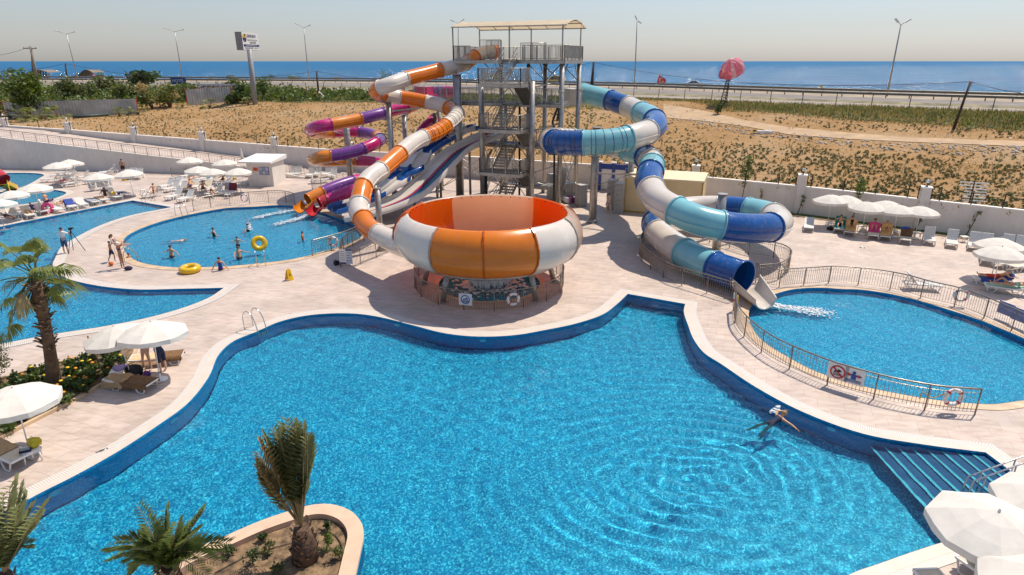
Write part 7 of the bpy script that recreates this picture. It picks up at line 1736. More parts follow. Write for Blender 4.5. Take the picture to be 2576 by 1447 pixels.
# blue and white changing cabin by the wall
cb = G(*j8(1030, 700)); cab = thing('changing_cabin', 'blue framed cabin with white panels behind the lounger stacks', 'cabin', cb)
for f in (0, 1.35, 2.7): b = MB(); q = cb+UU*f; b.bar(V((*q.xy, 0)), V((*q.xy, 2.7)), .28); b.build('post', BLUEP, cab, world=True); b = MB(); b.box(V((*q.xy, 2.75)), (.5, .5, .12), rz=WALLDIR); b.build('post_cap', WHITE_P, cab, world=True)
b = MB(); b.bar(V((*cb.xy, 2.35))+VV*.02, V((*(cb+UU*2.7).xy, 2.35))+VV*.02, .18, .5); b.build('lintel', BLUEP, cab, world=True)
for f in (.68, 2.02): q = cb+UU*f; b = MB(); b.box(V((*q.xy, 1.08))+VV*.04, (1.04, .05, 2.0), rz=WALLDIR); b.build('panel', WHITE_P, cab, world=True)
# yellow and red wading pool slide
ks = thing('toddler_slide', 'yellow toddler slide with a red tube top in the upper wading pool', 'water slide', G(10, 470))
p0, p1 = G(*j1(40, 560), 1.5), G(*j1(260, 660), .15); sdv = V((p1.y-p0.y, p0.x-p1.x, 0)).normalized(); b = MB()
for s in (-.4, .4): b.bar(p0+sdv*s, p1+sdv*s, .06, .42)
b.bar(p0-UP*.15, p1-UP*.15, .8, .05, up=UP); b.build('chute', YELP, ks, world=True)
b = MB(); c = p0+V((-.6, .2, .7)); b.tube([c+V((-1.0, .3, .3)), c, c+V((.7, -.2, -.5))], .7, 16, caps=False); b.build('tube', FR, ks, world=True)
b = MB()
for s in (-.4, .4): b.cyl(V((*(p0+sdv*s).xy, -.2)), p0+sdv*s, .05, n=6)
b.build('leg', YELP, ks, world=True)
# pool ladders
def ladder(p, n, d, label, steps=True, w=.5):
    """two hooped chrome rails: p on the rim, n into the pool, d along the rim"""
    o = thing('pool_ladder', label, 'ladder', p, 0, 'chrome pool ladders')
    for s in (-w/2, w/2):
        b = MB(); q = p+d*s; b.tube(crom([q-n*.75, q-n*.72+UP*.75, q-n*.45+UP*.98, q-n*.1+UP*.78, q+n*.14+UP*.05, q+n*.16-UP*.55], 5), .022, 7); b.build('rail', STEEL, o, world=True)
    if steps:
        for z in (-.08, -.3, -.52): b = MB(); b.bar(p+n*.15-d*w/2+UP*z, p+n*.15+d*w/2+UP*z, .1, .03); b.build('step', STEEL, o, world=True)
    return o
def rim_frame(loop, px):
    g = G(*px); i = min(range(len(loop)), key=lambda k: (loop[k].xy-g.xy).length); p = loop[i]; d = (loop[(i+1) % len(loop)]-loop[i-1]).normalized(); n = V((d.y, -d.x, 0)); c = sum(loop, V())/len(loop)
    if not inside(p+n*.3, loop): n = -n
    return V((*p.xy, 0)), n, d
for loop, px, lab, st_ in ((MAIN, (650, 833), 'chrome ladder with steps at the shoulder of the main pool', True), (LAG, j2(350, 965), 'chrome ladder at the top corner of the lagoon', True), (SPL, j2(1080, 1210), 'chrome hand hoops at the far rim of the slide pool', True), (SPL, (658, 664), 'chrome hoops on the near rim of the slide pool', False), (SPL, zd(1330, 425), 'chrome ladder by the family with the ball', False)):
    ladder(*rim_frame(loop, px), lab, st_)
# lifebuoys
def lifebuoy(p, face, label, rope=None):
    o = thing('lifebuoy', label, 'lifebuoy', p, 0, 'ring lifebuoys on the railings'); n = face.normalized(); x = n.cross(UP).normalized(); k = 24; b = MB(); b.tube([p+x*cos(a)*.29+UP*sin(a)*.29 for a in [2*pi*i/k for i in range(k)]], .075, 8, closed=True); b.build('ring', WHITE_P, o, world=True)
    for a0 in (.78, 2.36, 3.93, 5.5): b = MB(); b.tube([p+x*cos(a0+e)*.29+UP*sin(a0+e)*.29 for e in (-.12, 0, .12)], .08, 8); b.build('red_band', REDP, o, world=True)
    if rope: b = MB(); b.tube(crom(rope, 5), .016, 5); b.build('rope', mat('yellow_rope', (.6, .38, .06), .8), o, world=True)
q = G(*zc(1925, 990)); lifebuoy(V((q.x-.05, q.y-.12, .62)), V((0, -1, 0)), 'white lifebuoy with a yellow rope at the end of the pool railing', [V((q.x-.3, q.y-.06, .8)), V((q.x-.75, q.y-.02, .55)), V((q.x-1.1, q.y+.05, .75)), V((q.x-1.15, q.y+.05, .45))])
a_ = atan2(-1, .12*3); p = BC+V((cos(-1.25)*4.32, sin(-1.25)*4.32, .6)); lifebuoy(p, V((cos(-1.25), sin(-1.25), 0)), 'white lifebuoy hanging on the ring fence below the bowl')
q = G(*zb(1700, 1300)); lifebuoy(V((q.x, q.y-.08, .62)), V((-.4, -1, 0)), 'lifebuoy on the far rim railing of the round pool')
q = G(*j3(590, 620)); lifebuoy(V((q.x, q.y-.08, .6)), V((.2, -1, 0)), 'lifebuoy on the corner railing by the slide pool'); q = G(*j2(2360, 1010)); lifebuoy(V((q.x, q.y-.08, .68)), V((0, -1, 0)), 'lifebuoy with yellow rope on the railing before the crowded terrace')
q = G(1846, 782); b = MB(); o = thing('rescue_pole', 'white and red rescue float with yellow rope on the railing post', 'rescue float', q); b.cyl(V((q.x-.08, q.y-.1, .3)), V((q.x-.08, q.y-.1, 1.0)), .07, n=8); b.build('float', WHITE_P, o, world=True); b = MB(); b.cyl(V((q.x-.08, q.y-.1, .55)), V((q.x-.08, q.y-.1, .7)), .074, n=8); b.build('band', REDP, o, world=True); b = MB(); b.tube([V((q.x+.06, q.y-.1, .9)), V((q.x+.1, q.y-.12, .4)), V((q.x+.05, q.y-.1, .15))], .03, 5); b.build('rope', YELP, o, world=True)
# signs on the railings
def sign_axes(p, q): d = (q-p); d.z = 0; d.normalize(); return d
# bowl ring sign: swimmer pictogram in a blue circle
ang = -1.82; n = V((cos(ang), sin(ang), 0)); p = BC+n*4.33+UP*.62; r_ = V((-n.y, n.x, 0)); so_ = thing('swim_sign', 'white sign with a blue swimmer circle on the ring fence', 'sign', p)
panel(so_, p, r_, UP, .70, .62, WHITE_P, 'board', lift=0, th=.02)
def ringp(o, c, r, u, R_, m, w=.022, n_=22, name='circle'):
    nn = r.cross(u).normalized(); b = MB(); b.tube([c+(r*cos(t)+u*sin(t))*R_+nn*.02 for t in [2*pi*i/n_ for i in range(n_)]], w, 5, closed=True); return b.build(name, m, o, world=True)
ringp(so_, p, r_, UP, .22, BLUEP)
b = MB(); nn = n*.022; b.tube([p+r_*-.12+UP*-.02+nn, p+UP*.03+nn, p+r_*.1+UP*.09+nn], .028, 5); b.ball(p+r_*.09+UP*-.01+nn, .04, 8)
for k in range(3): b.tube([p+r_*(-.18+.06*i)+UP*(-.08-.035*k+.012*(i % 2))+nn for i in range(7)], .01, 4)
b.build('pictogram', BLUEP, so_, world=True)
# two picture signs on the pool railing
s0, s1 = G(*zc(890, 770)), G(*zc(1180, 858)); r_ = sign_axes(s0, s1); nn = r_.cross(UP)
p = s0+(s1-s0)*.26+UP*.70+nn*.05; sg = thing('no_diving_sign', 'white sign with a crossed out red circle on the pool railing', 'sign', p); panel(sg, p, r_, UP, .74, .66, WHITE_P, 'board', lift=0, th=.02); ringp(sg, p, r_, UP, .25, REDP, .03)
b = MB(); b.tube([p+(r_*-.17+UP*.17)+nn*.03, p+(r_*.17+UP*-.17)+nn*.03], .026, 5); b.build('slash', REDP, sg, world=True)
b = MB(); b.ball(p+r_*.03+UP*.07+nn*.025, .045, 8); b.tube([p+r_*-.13+UP*.0+nn*.02, p+r_*.0+UP*.02+nn*.02, p+r_*.12+UP*.06+nn*.02], .03, 5)
for k in range(3): b.tube([p+r_*(-.15+.05*i)+UP*(-.07-.04*k+.014*(i % 2))+nn*.02 for i in range(7)], .009, 4)
b.build('pictogram', BLACKP, sg, world=True)
p = s0+(s1-s0)*.72+UP*.70+nn*.05; sg = thing('armband_sign', 'white sign of a blue bather with red armbands on the pool railing', 'sign', p); panel(sg, p, r_, UP, .74, .66, WHITE_P, 'board', lift=0, th=.02)
b = MB(); b.ball(p+UP*.15+nn*.025, .06, 10); b.box(p+UP*-.02+nn*.02, (.17, .02, .2), M=Matrix((r_, nn, UP)).transposed()); b.bar(p+r_*-.26+UP*.04+nn*.02, p+r_*.26+UP*.04+nn*.02, .025, .05)
for k in range(3): b.tube([p+r_*(-.28+.07*i)+UP*(-.16-.045*k+.014*(i % 2))+nn*.02 for i in range(9)], .011, 4)
b.build('pictogram', BLUEP, sg, world=True)
for s in (-.17, .17): b = MB(); b.box(p+r_*s+UP*.04+nn*.03, (.07, .03, .1), M=Matrix((r_, nn, UP)).transposed()); b.build('armband', REDP, sg, world=True)
# rules board on the railing under the flume
q0, q1 = G(*j3(725, 965)), G(*j3(985, 975)); r_ = sign_axes(q0, q1); nn = r_.cross(UP); p = (q0+q1)/2+UP*.72+nn*.05; rb = thing('rules_board', 'white rules board with pictograms on the railing under the flume', 'sign', p); W2 = (q1-q0).length
for s, m in ((-.25, WHITE_P), (.25, mat('pale_blue_board', (.55, .58, .66), .6))): panel(rb, p+r_*W2*s, r_, UP, W2*.49, .95, m, 'board', lift=0, th=.02)
b = MB()
for k in range(2): b.box(p+r_*W2*(-.25+.5*k)+UP*(.42 if k else -.43)+nn*.02, (W2*.46, .01, .09), M=Matrix((r_, nn, UP)).transposed())
b.build('header', NAVYP, rb, world=True)
b = MB(); rr = random.Random(4)
for i in range(3):
    for k in range(4): b.box(p+r_*W2*(.12+.13*i)+UP*(.25-.17*k)+nn*.02, (.07, .01, .06), M=Matrix((r_, nn, UP)).transposed())
for k in range(5): b.box(p+r_*W2*-.25+UP*(.3-.13*k)+nn*.02, (W2*.36, .008, .03), M=Matrix((r_, nn, UP)).transposed())
b.build('pictogram', GREYP, rb, world=True)
# the blue boards on the far railing of the round pool (seen from behind)
for i, (x, y, lab) in enumerate(((920, 1190, 'blue backed board on the far railing near the lifebuoy'), (1105, 1280, 'second blue backed board on the far railing'), (1290, 1370, 'third blue backed board cut by the picture edge'))):
    p = G(*j5(x, y+35))+UP*.6; r_ = sign_axes(G(*j5(640, 1130)), G(*j5(960, 1260))); bb = thing('board', lab, 'sign', p, 0, 'boards on the far railing'); panel(bb, p, r_, UP, .8, .62, mat('lilac_board', (.20, .22, .42), .6), 'panel', lift=0, th=.02); panel(bb, p, -r_, UP, .78, .6, WHITE_P, 'face', lift=.012, th=.01)
# swim rings, A-frame signs, bags
def swim_ring(p, R_, r, m, label, M=None, name='swim_ring'):
    o = thing(name, label, 'swim ring', p); M = M or Matrix.Identity(3); b = MB(); b.tube([p+M@V((cos(t)*R_, sin(t)*R_, 0)) for t in [2*pi*i/28 for i in range(28)]], r, 12, closed=True); b.build('ring', m, o, world=True); b = MB(); b.cyl(p+M@V((R_*.8, R_*.3, r*.9)), p+M@V((R_*.8, R_*.3, r*1.1)), .03, n=6); b.build('valve', WHITE_P, o, world=True); return o
YV = gloss('yellow_vinyl', (.80, .50, .005), .15); PV = gloss('pink_vinyl', (.75, .06, .22), .1)
p = G(479, 684); swim_ring(V((p.x, p.y, .2)), .43, .2, YV, 'big yellow swim ring lying on the paving by the slide pool', Matrix.Rotation(.06, 3, 'X'))
p = G(655, 634, -.05); swim_ring(V((p.x, p.y, .55)), .36, .175, YV, 'yellow swim ring standing upright in the slide pool', Matrix.Rotation(.5, 3, 'Z')@Matrix.Rotation(radians(68), 3, 'X'))
p = G(*j1(960, 1165)); swim_ring(V((p.x+.15, p.y-.1, .45)), .33, .14, PV, 'pink spotted swim ring held by the bending person', Matrix.Rotation(.9, 3, 'Z')@Matrix.Rotation(radians(75), 3, 'X'))
def aframe(p, rz, label):
    o = thing('wet_floor_sign', label, 'sign', p, rz, 'yellow folding floor signs')
    for s in (-1, 1): b = MB(); b.add([(-.17, s*.2, .02), (.17, s*.2, .02), (.12, s*.03, .64), (-.12, s*.03, .64), (-.17, s*.17, .02), (.17, s*.17, .02), (.12, s*.0, .64), (-.12, s*.0, .64)], [(0, 1, 2, 3), (7, 6, 5, 4), (0, 4, 5, 1), (2, 6, 7, 3), (0, 3, 7, 4), (1, 5, 6, 2)]); b.build('panel', YELP, o)
    b = MB(); b.tube([(-.05, 0, .64), (0, 0, .70), (.05, 0, .64)], .015, 5); b.build('handle', YELP, o)
    b = MB()
    for s in (-1, 1): b.tube([V((cos(t)*.07, s*.125, .34+sin(t)*.09)) for t in (pi/2, pi/2+2.09, pi/2+4.19)], .012, 4, closed=True)
    b.build('warning_triangle', BLACKP, o); return o
aframe(G(728, 704), .9, 'yellow folding floor sign on the paving beside the bowl'); aframe(G(*j1(2495, 520)), .2, 'yellow folding floor sign under the terrace parasol')
def bag(p, label, m, w=.34, name='bag', rz=0.0):
    o = thing(name, label, 'bag', p, rz); b = MB(); b.lathe([(.0, .0), (w*.55, 0), (w*.62, w*.35), (w*.5, w*.75), (w*.3, w*.9), (.0, w*.85)], 12, rfun=lambda a: 1+.26*sin(3*a)+.16*sin(5*a+1)); b.build('body', m, o); b = MB(); b.tube([(-w*.35, 0, w*.75), (-w*.1, 0, w*1.15), (w*.3, 0, w*.8)], .014, 5); b.build('handle', m, o); return o
p = G(*zf(340, 180), .42); bag(V((p.x, p.y, .42)), 'crumpled yellow carrier bag on the white table', mat('yellow_plastic_film', (.66, .55, .02), .3, var=.3, scale=12, trans=.3), .3, 'carrier_bag', .4)
p = G(*zf(250, 235), .42); o = thing('folded_cloth', 'dark folded cloth beside the yellow carrier bag', 'cloth', p, .5); b = MB(); b.box((0, 0, .04), (.3, .2, .07)); b.build('cloth', CL['navy'], o); b = MB(); b.box((0, 0, .08), (.26, .16, .012)); b.build('fold', GREYP, o)
p = G(*zf(165, 255)); bag(p, 'small dark blue bag on the paving under the yellow bag table', CL['navy'], .22)
p = G(*j7(2020, 590)); bag(p, 'black beach bag standing behind the front lounger', CL['black'], .5, 'beach_bag', .3); p = G(*j7(2210, 590)); bag(p, 'purple pouch beside the parasol foot', CL['purple'], .22)
p = G(*j6(930, 1320), .45); bag(p, 'dark teal beach bag on the cream lounger in the near corner', mat('teal_black_cloth', (.01, .03, .05), .7, var=.6, scale=6), .42, 'beach_bag')
for (x, y, z, lab, m) in ((*zb(1090, 590), 0, 'white beach bag with dark things beside the tan towel', SLING), (*zb(755, 560), 0, 'white beach bag with maroon things below the pink towel', SLING), (*zb(425, 540), 0, 'black shoes and bag below the teal towel', CL['black']), (*j1(2260, 790), .5, 'yellow bag on the lounger of the person in the dark robe', YV), (*j2(2130, 495), .45, 'yellow toy bag on the white table by the kiosk', YV), (*j2(1750, 440), .45, 'yellow toy on the lounger under the middle parasol', YV), (*j2(1610, 465), .45, 'blue toy boat on the lounger under the middle parasol', gloss('toy_blue', (.05, .35, .6))), (*j3(640, 920), 0, 'black bag lying by the rules board', CL['black'])):
    bag(G(x, y, z), lab, m, .3)
p = G(*j7(1800, 480), .42); o = thing('towel', 'lilac towel heaped on the white table behind the front lounger', 'towel', p, .4); b = MB(); b.lathe([(0, .0), (.24, 0), (.25, .05), (.16, .11), (0, .13)], 14, rfun=lambda a: 1+.2*sin(3*a)+.1*sin(7*a)); b.build('cloth', TW['lilac'], o)
p = G(*zb(1180, 520), .9); o = thing('towel', 'rolled bright blue towel on the lounger back', 'towel', p, .1); b = MB(); b.tube([(-.28, 0, 0), (0, 0, .02), (.28, 0, 0)], .1, 8); b.build('cloth', TW['blue'], o)
p = G(*j8(390, 960)); o = thing('swim_ring', 'rolled white, pink and purple float mats beside the bowl', 'float mat', p, .3)
for i, (m, dx) in enumerate(((WHITE_P, 0), (PV, .3), (FV, .55))): b = MB(); b.tube([(dx-.1, -.5, .3), (dx-.1, .7, .3)], .26, 12); b.build('roll', m, o)
o.name = 'float_mat'
# depth mark on the coping
b = G(*ze(1025, 1310)); dm = thing('depth_mark', 'dark painted depth figures on the pool coping', 'marking', (b.x, b.y, .03)); letters(dm, '1.40m', .15, V((b.x, b.y, .03)), (G(*ze(985, 1325))-G(*ze(1065, 1293))).normalized(), UP.cross((G(*ze(985, 1325))-G(*ze(1065, 1293))).normalized()), BLACKP, lift=.004)
# water foam at the mouths and under the bowl
FOAM = mat('white_foam', (.80, .84, .86), .5, var=.05, trans=.3)
def foam(pts, n, spread, label, name, z0=.0, seed=1, hgt=.12):
    rr = random.Random(seed); b = MB(); P = [G(*q, -.05) for q in pts]
    for _ in range(n):
        f = rr.random()**1.25*(len(P)-1.001); i = int(f); p = P[i].lerp(P[i+1], f-i); s = spread*(.35+.65*f/len(P)); q = p+V((rr.gauss(0, s), rr.gauss(0, s), 0)); r = rr.uniform(.015, .06)*(1.2-f/len(P)*.6); h_ = abs(rr.gauss(0, hgt))*(1-f/len(P)); b.ball(V((q.x, q.y, z0-.05+h_*.5)), r, 5, sc=(1.6, 1.3, .5))
    return tag(b.build(name, FOAM), label, 'foam', kind='stuff')
foam([(752, 528), z5(2700, 870), z5(2560, 900)], 520, .28, 'white foam streak below the orange flume mouth', 'foam', seed=2); foam([(788, 540), (745, 552), (690, 566)], 700, .3, 'white foam streak below the red flume mouth', 'foam', seed=3)
foam([za(1500, 1265), zc(500, 115), zc(720, 140), zc(900, 170)], 900, .34, 'white foam streaming from the white chute', 'foam', seed=4)
rr = random.Random(9); b = MB()
for i in range(1900):
    a = rr.random()*6.283; z = rr.random()**1.8; q = .92+.2*(1-z)+rr.gauss(0, .07); flat_ = z < .25
    if flat_: q = abs(rr.gauss(0, .85))+.4
    b.ball(BC+V((cos(a)*q, sin(a)*q+.3*flat_, -.04+1.1*z*(not flat_))), rr.uniform(.05, .12), 5, sc=(1.3, 1.3, .35) if flat_ else (.8, .8, 2.2))
tag(b.build('falling_water', FOAM), 'white curtain of water falling from the bowl', 'water', kind='stuff')
foam([zc(480, 985), zc(440, 1010)], 60, .1, 'small splash ahead of the breaststroke swimmer', 'foam', seed=6); foam([zd(2495, 90), zd(2520, 150)], 70, .12, 'splash thrown up by the arm waving swimmer', 'foam', seed=7, z0=.3)
for i, ((x, y), lab) in enumerate((((555, 1), ''),)): pass

# ================================================================= ROADSIDE
def lamp_post(px, yb, top, arms, label):
    """tall double arm street lamp; arms = image points of the two heads"""
    base = flat(px, NEAR_G).lerp(flat(px, FAR_G), .5); base = G(px, lin(NEAR_G, px)*.5+lin(FAR_G, px)*.5, RZ); Y = base.y; t = RY(*top, Y); t = V((base.x+(t.x-base.x)*1.0, Y, t.z)); o = thing('street_lamp', label, 'street lamp', base, 0, 'double arm street lamps along the highway')
    b = MB(); b.tube([base, t], [.16, .09], 8); b.build('pole', GALV, o, world=True)
    for x, y in arms:
        h = RY(x, y, Y); b = MB(); b.tube([t, t.lerp(h, .6)+UP*.05, h], .05, 5); b.build('arm', GALV, o, world=True); d = (h-t).normalized(); b = MB(); b.bar(h-d*.15, h+d*.75, .34, .2); b.build('lamp_head', WHITE_P, o, world=True)
lamp_post(196, 205, z1(668, 345), (z1(570, 313), z1(740, 324)), 'street lamp standing behind the big rounded tree'); lamp_post(460, 206, z1(1752, 320), (z1(1660, 288), z1(1828, 302)), 'street lamp between the umbrella shaped tree and the billboard')
lamp_post(777, 208, z2(475, 283), (z2(412, 246), z2(524, 260)), 'street lamp between billboard and orange flume'); lamp_post(1153, 213, z3(310, 236), (z3(258, 214), z3(348, 208)), 'street lamp hidden behind the tower canopy'); lamp_post(1596, 221, z3(2105, 205), (z3(2098, 190), z3(2118, 215)), 'street lamp rising beside the blue flume'); lamp_post(2231, 245, z4(1744, 170), (z4(1724, 147), z4(1780, 147)), 'street lamp nearest to the leaning utility pole')
# guard rails
def guard(tab, off, label):
    o = thing('guardrail', label, 'guardrail', flat(1288, tab), 0, 'steel guardrails of the highway'); P = [flat(c, tab)+V((0, 0, 0)) for c in range(-300, 2960, 40)]
    b = MB()
    for h_ in (.55, .72): b.tube([p+UP*h_ for p in P], .13, 4)
    b.build('rail', mat('weathered_rail', (.22, .20, .16), .6, .4, var=.2), o, world=True)
    L = resample(P, 3.2)
    for p in L[::max(1, len(L)//95)]: b = MB(); b.bar(p, p+UP*.75, .12); b.build('post', GALVD, o, world=True)
guard(NEAR_G, 0, 'near guardrail of the highway, facing the field'); guard(FAR_G, 0, 'far guardrail of the highway, facing the sea')
# mesh fence at the field edge
o = thing('field_fence', 'thin posted wire fence between weeds and highway', 'fence', flat(1288, NEAR_E)); P = [flat(c, NEAR_E)+V((0, 0, -.05)) for c in range(-200, 2900, 40)]
L = resample(P, 4.2)
for p in L[:98]: b = MB(); b.bar(p, p+UP*1.6, .07); b.build('post', BLACKP, o, world=True)
b = MB()
for h_ in (.5, 1.0, 1.5): b.tube([p+UP*h_ for p in P], .012, 3)
b.build('wire', GALVD, o, world=True)
# utility poles and wires
WOOD = mat('dark_timber_pole', (.07, .045, .03), .9, var=.3, scale=2); CONC = mat('concrete_pole', (.26, .22, .18), .9, var=.2)
def pole(base, top, r, label, m=WOOD, cross=None, name='utility_pole'):
    t = RY(*top, base.y); o = thing(name, label, 'utility pole', base, 0, 'utility poles'); b = MB(); b.tube([base-UP*.2, t], [r*1.2, r*.8], 8); b.build('pole', m, o, world=True)
    b = MB(); 
    for q in (.96, .92): c = base.lerp(t, q); b.cyl(c+V((.1, 0, 0)), c+V((.32, 0, .05)), .05, n=6)
    b.build('insulator', GREYP, o, world=True)
    if cross: a, c = RY(*cross[0], base.y), RY(*cross[1], base.y); b = MB(); b.bar(a, c, .18); [b.cyl(a.lerp(c, f), a.lerp(c, f)+UP*.35, .09, n=6) for f in (.05, .5, .95)]; b.build('crossarm', m, o, world=True)
    return t
pA = flat(97, NEAR_E).lerp(flat(97, NEAR_G), .2); tA = pole(pA, z1(305, 465), .3, 'concrete utility pole with a crossarm behind the big rounded tree', CONC, (z1(235, 487), z1(368, 488))); pole(flat(84, NEAR_E).lerp(flat(84, NEAR_G), .3), z1(316, 562), .14, 'short timber pole with a lamp beside the crossarm pole')
tB = pole(flat(173, NEAR_E), z1(653, 638), .16, 'timber pole before the beach hut'); tC = pole(land(*z2(628, 970)), z2(602, 715), .18, 'timber pole with a white stay in the weeds'); tD = pole(flat(1489, NEAR_E), z3(1668, 625), .2, 'timber pole with a strut behind the tower leg'); tE = pole(land(*z4(2110, 868)), z4(2212, 548), .13, 'leaning timber pole at the edge of the crops')
b = MB(); q = land(*z2(712, 1000)); b.tube([tC.lerp(land(*z2(628, 970)), .78), q], .09, 5); tag(b.build('pole_stay', WHITE_P), 'white slanting stay of the timber pole in the weeds', 'stay')
b = MB(); q = RY(*z3(1640, 860), tD.y); b.tube([tD, q], .12, 5); tag(b.build('pole_strut', WOOD), 'slanting strut leaning on the timber pole behind the tower', 'strut')
def wire(a, c, sag, label):
    b = MB(); b.tube([a.lerp(c, i/16)-UP*sag*4*(i/16)*(1-i/16) for i in range(17)], .035, 3); tag(b.build('overhead_wire', BLACKP), label, 'wire', 'overhead wires')
wire(tB, tC, 2.2, 'overhead wire crossing the sea past the billboard'); wire(tC, tD, 2.5, 'overhead wire passing behind the slides'); wire(tD, tE, 1.6, 'overhead wire crossing the pink parasail'); wire(tE, RY(2800, 235, 70), .8, 'overhead wire beyond the leaning pole'); wire(RY(-120, 168, tB.y), tB, 1.2, 'overhead wire reaching the pole by the beach hut'); wire(RY(-100, 140, tA.y), tA, 1.0, 'overhead wire reaching the crossarm pole')
# billboard
bp0 = land(*z1(2545, 880)); bp0 = V((*RY(635, 218, 112).xy, RZ-1)); Y = bp0.y
bb = thing('billboard', 'white hotel billboard with blue band on a thick grey pole', 'billboard', bp0); tz = RY(627, 124, Y); b = MB(); b.tube([V((bp0.x, Y, 3)), V((tz.x, Y, tz.z))], .42, 14); b.build('pole', GREYP, bb, world=True)
sk = zm(577.9, 53.76, .672*160/1929)
BL, BR_, TL, TR = [RY(*sk(*q), Y) for q in ((605, 1300), (1330, 1280), (520, 470), (1270, 500))]
h_ = (TL-BL).length; w_ = (BR_.x-BL.x)/.5; rv = V((.12, .99, 0)).normalized(); nn = rv.cross(UP); cN = (BL+TL)/2+rv*w_/2
b = MB(); R = Matrix((rv, nn, UP)).transposed(); b.box(cN-nn*.58, (w_, 1.15, h_), M=R); b.build('box', mat('billboard_side', (.24, .24, .24), .6), bb, world=True)
panel(bb, cN, rv, UP, w_*.985, h_*.985, WHITE_P, 'face', lift=.02, th=.04)
def bpos(x, y): return cN+rv*((x-960)/760*w_)+UP*((890-y)/800*h_)
panel(bb, bpos(975, 1075), rv, UP, w_*.95, h_*.11, NAVYP, 'blue_band', lift=.06, th=.03)
b = MB(); k = 24
for half, m in ((0, YELP), (1, NAVYP)):
    b = MB(); c = bpos(690, 745); a0 = 0 if half == 0 else pi; vs = [c+nn*.06]+[c+rv*cos(a0+pi*i/k)*w_*.115+UP*sin(a0+pi*i/k)*h_*.235+nn*.06 for i in range(k+1)]; b.add(vs, [(0, i+1, i+2) for i in range(k)]); b.build('logo', m, bb, world=True)
b = MB(); c = bpos(690, 640)+nn*.08; b.tube([c-rv*.1-UP*.35, c-UP*.1, c+rv*.15+UP*.05], .05, 4); b.ball(c+rv*.1+UP*.1, .18, 6, sc=(1, .2, .7)); b.build('logo_palm', BLACKP, bb, world=True)
letters(bb, 'CENGER BEACH', h_*.235, bpos(1005, 660), rv, UP, NAVYP, sx=.62, lift=.07); letters(bb, 'RESORT HOTEL & SPA', h_*.13, bpos(1035, 835), rv, UP, GREYP, sx=.86, lift=.07); letters(bb, 'www.cengerbeach.com', h_*.085, bpos(960, 1075), rv, UP, WHITE_P, sx=1.5, lift=.09); letters(bb, '0242 769 47 00', h_*.12, bpos(850, 1195), rv, UP, NAVYP, sx=1.25, lift=.07); letters(bb, 'INFO LINE', h_*.08, bpos(1185, 1195), rv, UP, GREYP, sx=1.2, lift=.07)
for i in range(5):
    b = MB(); c = bpos(930+62*i, 945)+nn*.07; vs = [c+rv*cos(pi/2+pi*j/5)*(.22 if j % 2 == 0 else .09)+UP*sin(pi/2+pi*j/5)*(.22 if j % 2 == 0 else .09) for j in range(10)]; b.add([c]+vs, [(0, 1+j, 1+(j+1) % 10) for j in range(10)]); b.build('star', BLACKP, bb, world=True)
# low name board in the bushes
p = land(*z1(2210, 950)); p.z += .9; lb = thing('name_board', 'low white name board with red letters among the bushes', 'sign', p); panel(lb, p, V((1, -.1, 0)).normalized(), UP, 8.5, 2.2, WHITE_P, 'board'); letters(lb, 'CENGER', 2.0, p, V((1, -.1, 0)).normalized(), UP, REDP, lift=.08)
p = flat(452, NEAR_E)+UP*1.6; lb = thing('road_sign', 'small blue roadside sign below the street lamp', 'sign', p); panel(lb, p, V((1, 0, 0)), UP, 3.2, 1.4, BLUEP, 'board'); letters(lb, 'HOTEL', .8, p, V((1, 0, 0)), UP, WHITE_P, lift=.06); b = MB(); [b.bar(p+V((s, .05, -.6)), p+V((s, .05, -1.8)), .1) for s in (-1.2, 1.2)]; b.build('post', GALV, lb, world=True)
for (x, y, lab) in ((*z1(1312, 748), 'red rimmed warning triangle near the umbrella shaped tree'), (*z1(942, 756), 'red rimmed warning triangle beside the beach hut')):
    p = RY(x, y, flat(x, FAR_G).y); ws = thing('warning_sign', lab, 'sign', p, 0, 'triangular road signs'); b = MB(); vs = [p+V((cos(a)*.85, 0, sin(a)*.85)) for a in (pi/2, pi/2+2.094, pi/2+4.189)]; b.add(vs+[v+V((0, .08, 0)) for v in vs], [(0, 1, 2), (5, 4, 3), (0, 3, 4, 1), (1, 4, 5, 2), (2, 5, 3, 0)]); b.build('border', REDP, ws, world=True); b = MB(); b.add([p+V((cos(a)*.5, -.03, sin(a)*.5)) for a in (pi/2, pi/2+2.094, pi/2+4.189)], [(0, 1, 2)]); b.build('face', WHITE_P, ws, world=True); b = MB(); b.bar(p+V((0, .1, -.3)), V((p.x, p.y+.1, RZ)), .1); b.build('post', GALV, ws, world=True)
# corrugated fence
CORR = mat('corrugated_zinc', (.42, .42, .41), .45, .5, var=.2, scale=.6)
def corr(p, q, h, label):
    o = thing('corrugated_fence', label, 'fence', p, 0, 'corrugated metal fences'); L = (q-p).length; n = int(L/.22); d = (q-p)/n; nn = V((d.y, -d.x, 0)).normalized(); b = MB(); vs = []
    for i in range(n+1): a = p+d*i+nn*(.07 if i % 2 else 0); vs += [a, a+UP*h]
    b.add(vs, [(2*i, 2*i+2, 2*i+3, 2*i+1) for i in range(n)]); b.build('corrugated_panel', CORR, o, world=True)
    for f in (0, .33, .66, 1): c = p.lerp(q, f)-nn*.1; b = MB(); b.bar(c-UP*.2, c+UP*(h+.1), .14); b.build('post', REDP, o, world=True)
corr(land(*z1(150, 1190)), land(*z1(1420, 1145)), 2.3, 'corrugated zinc fence behind the low fan palms'); corr(land(*z1(1900, 1060)), land(*z1(2330, 1020)), 2.6, 'short corrugated zinc fence past the reeds')
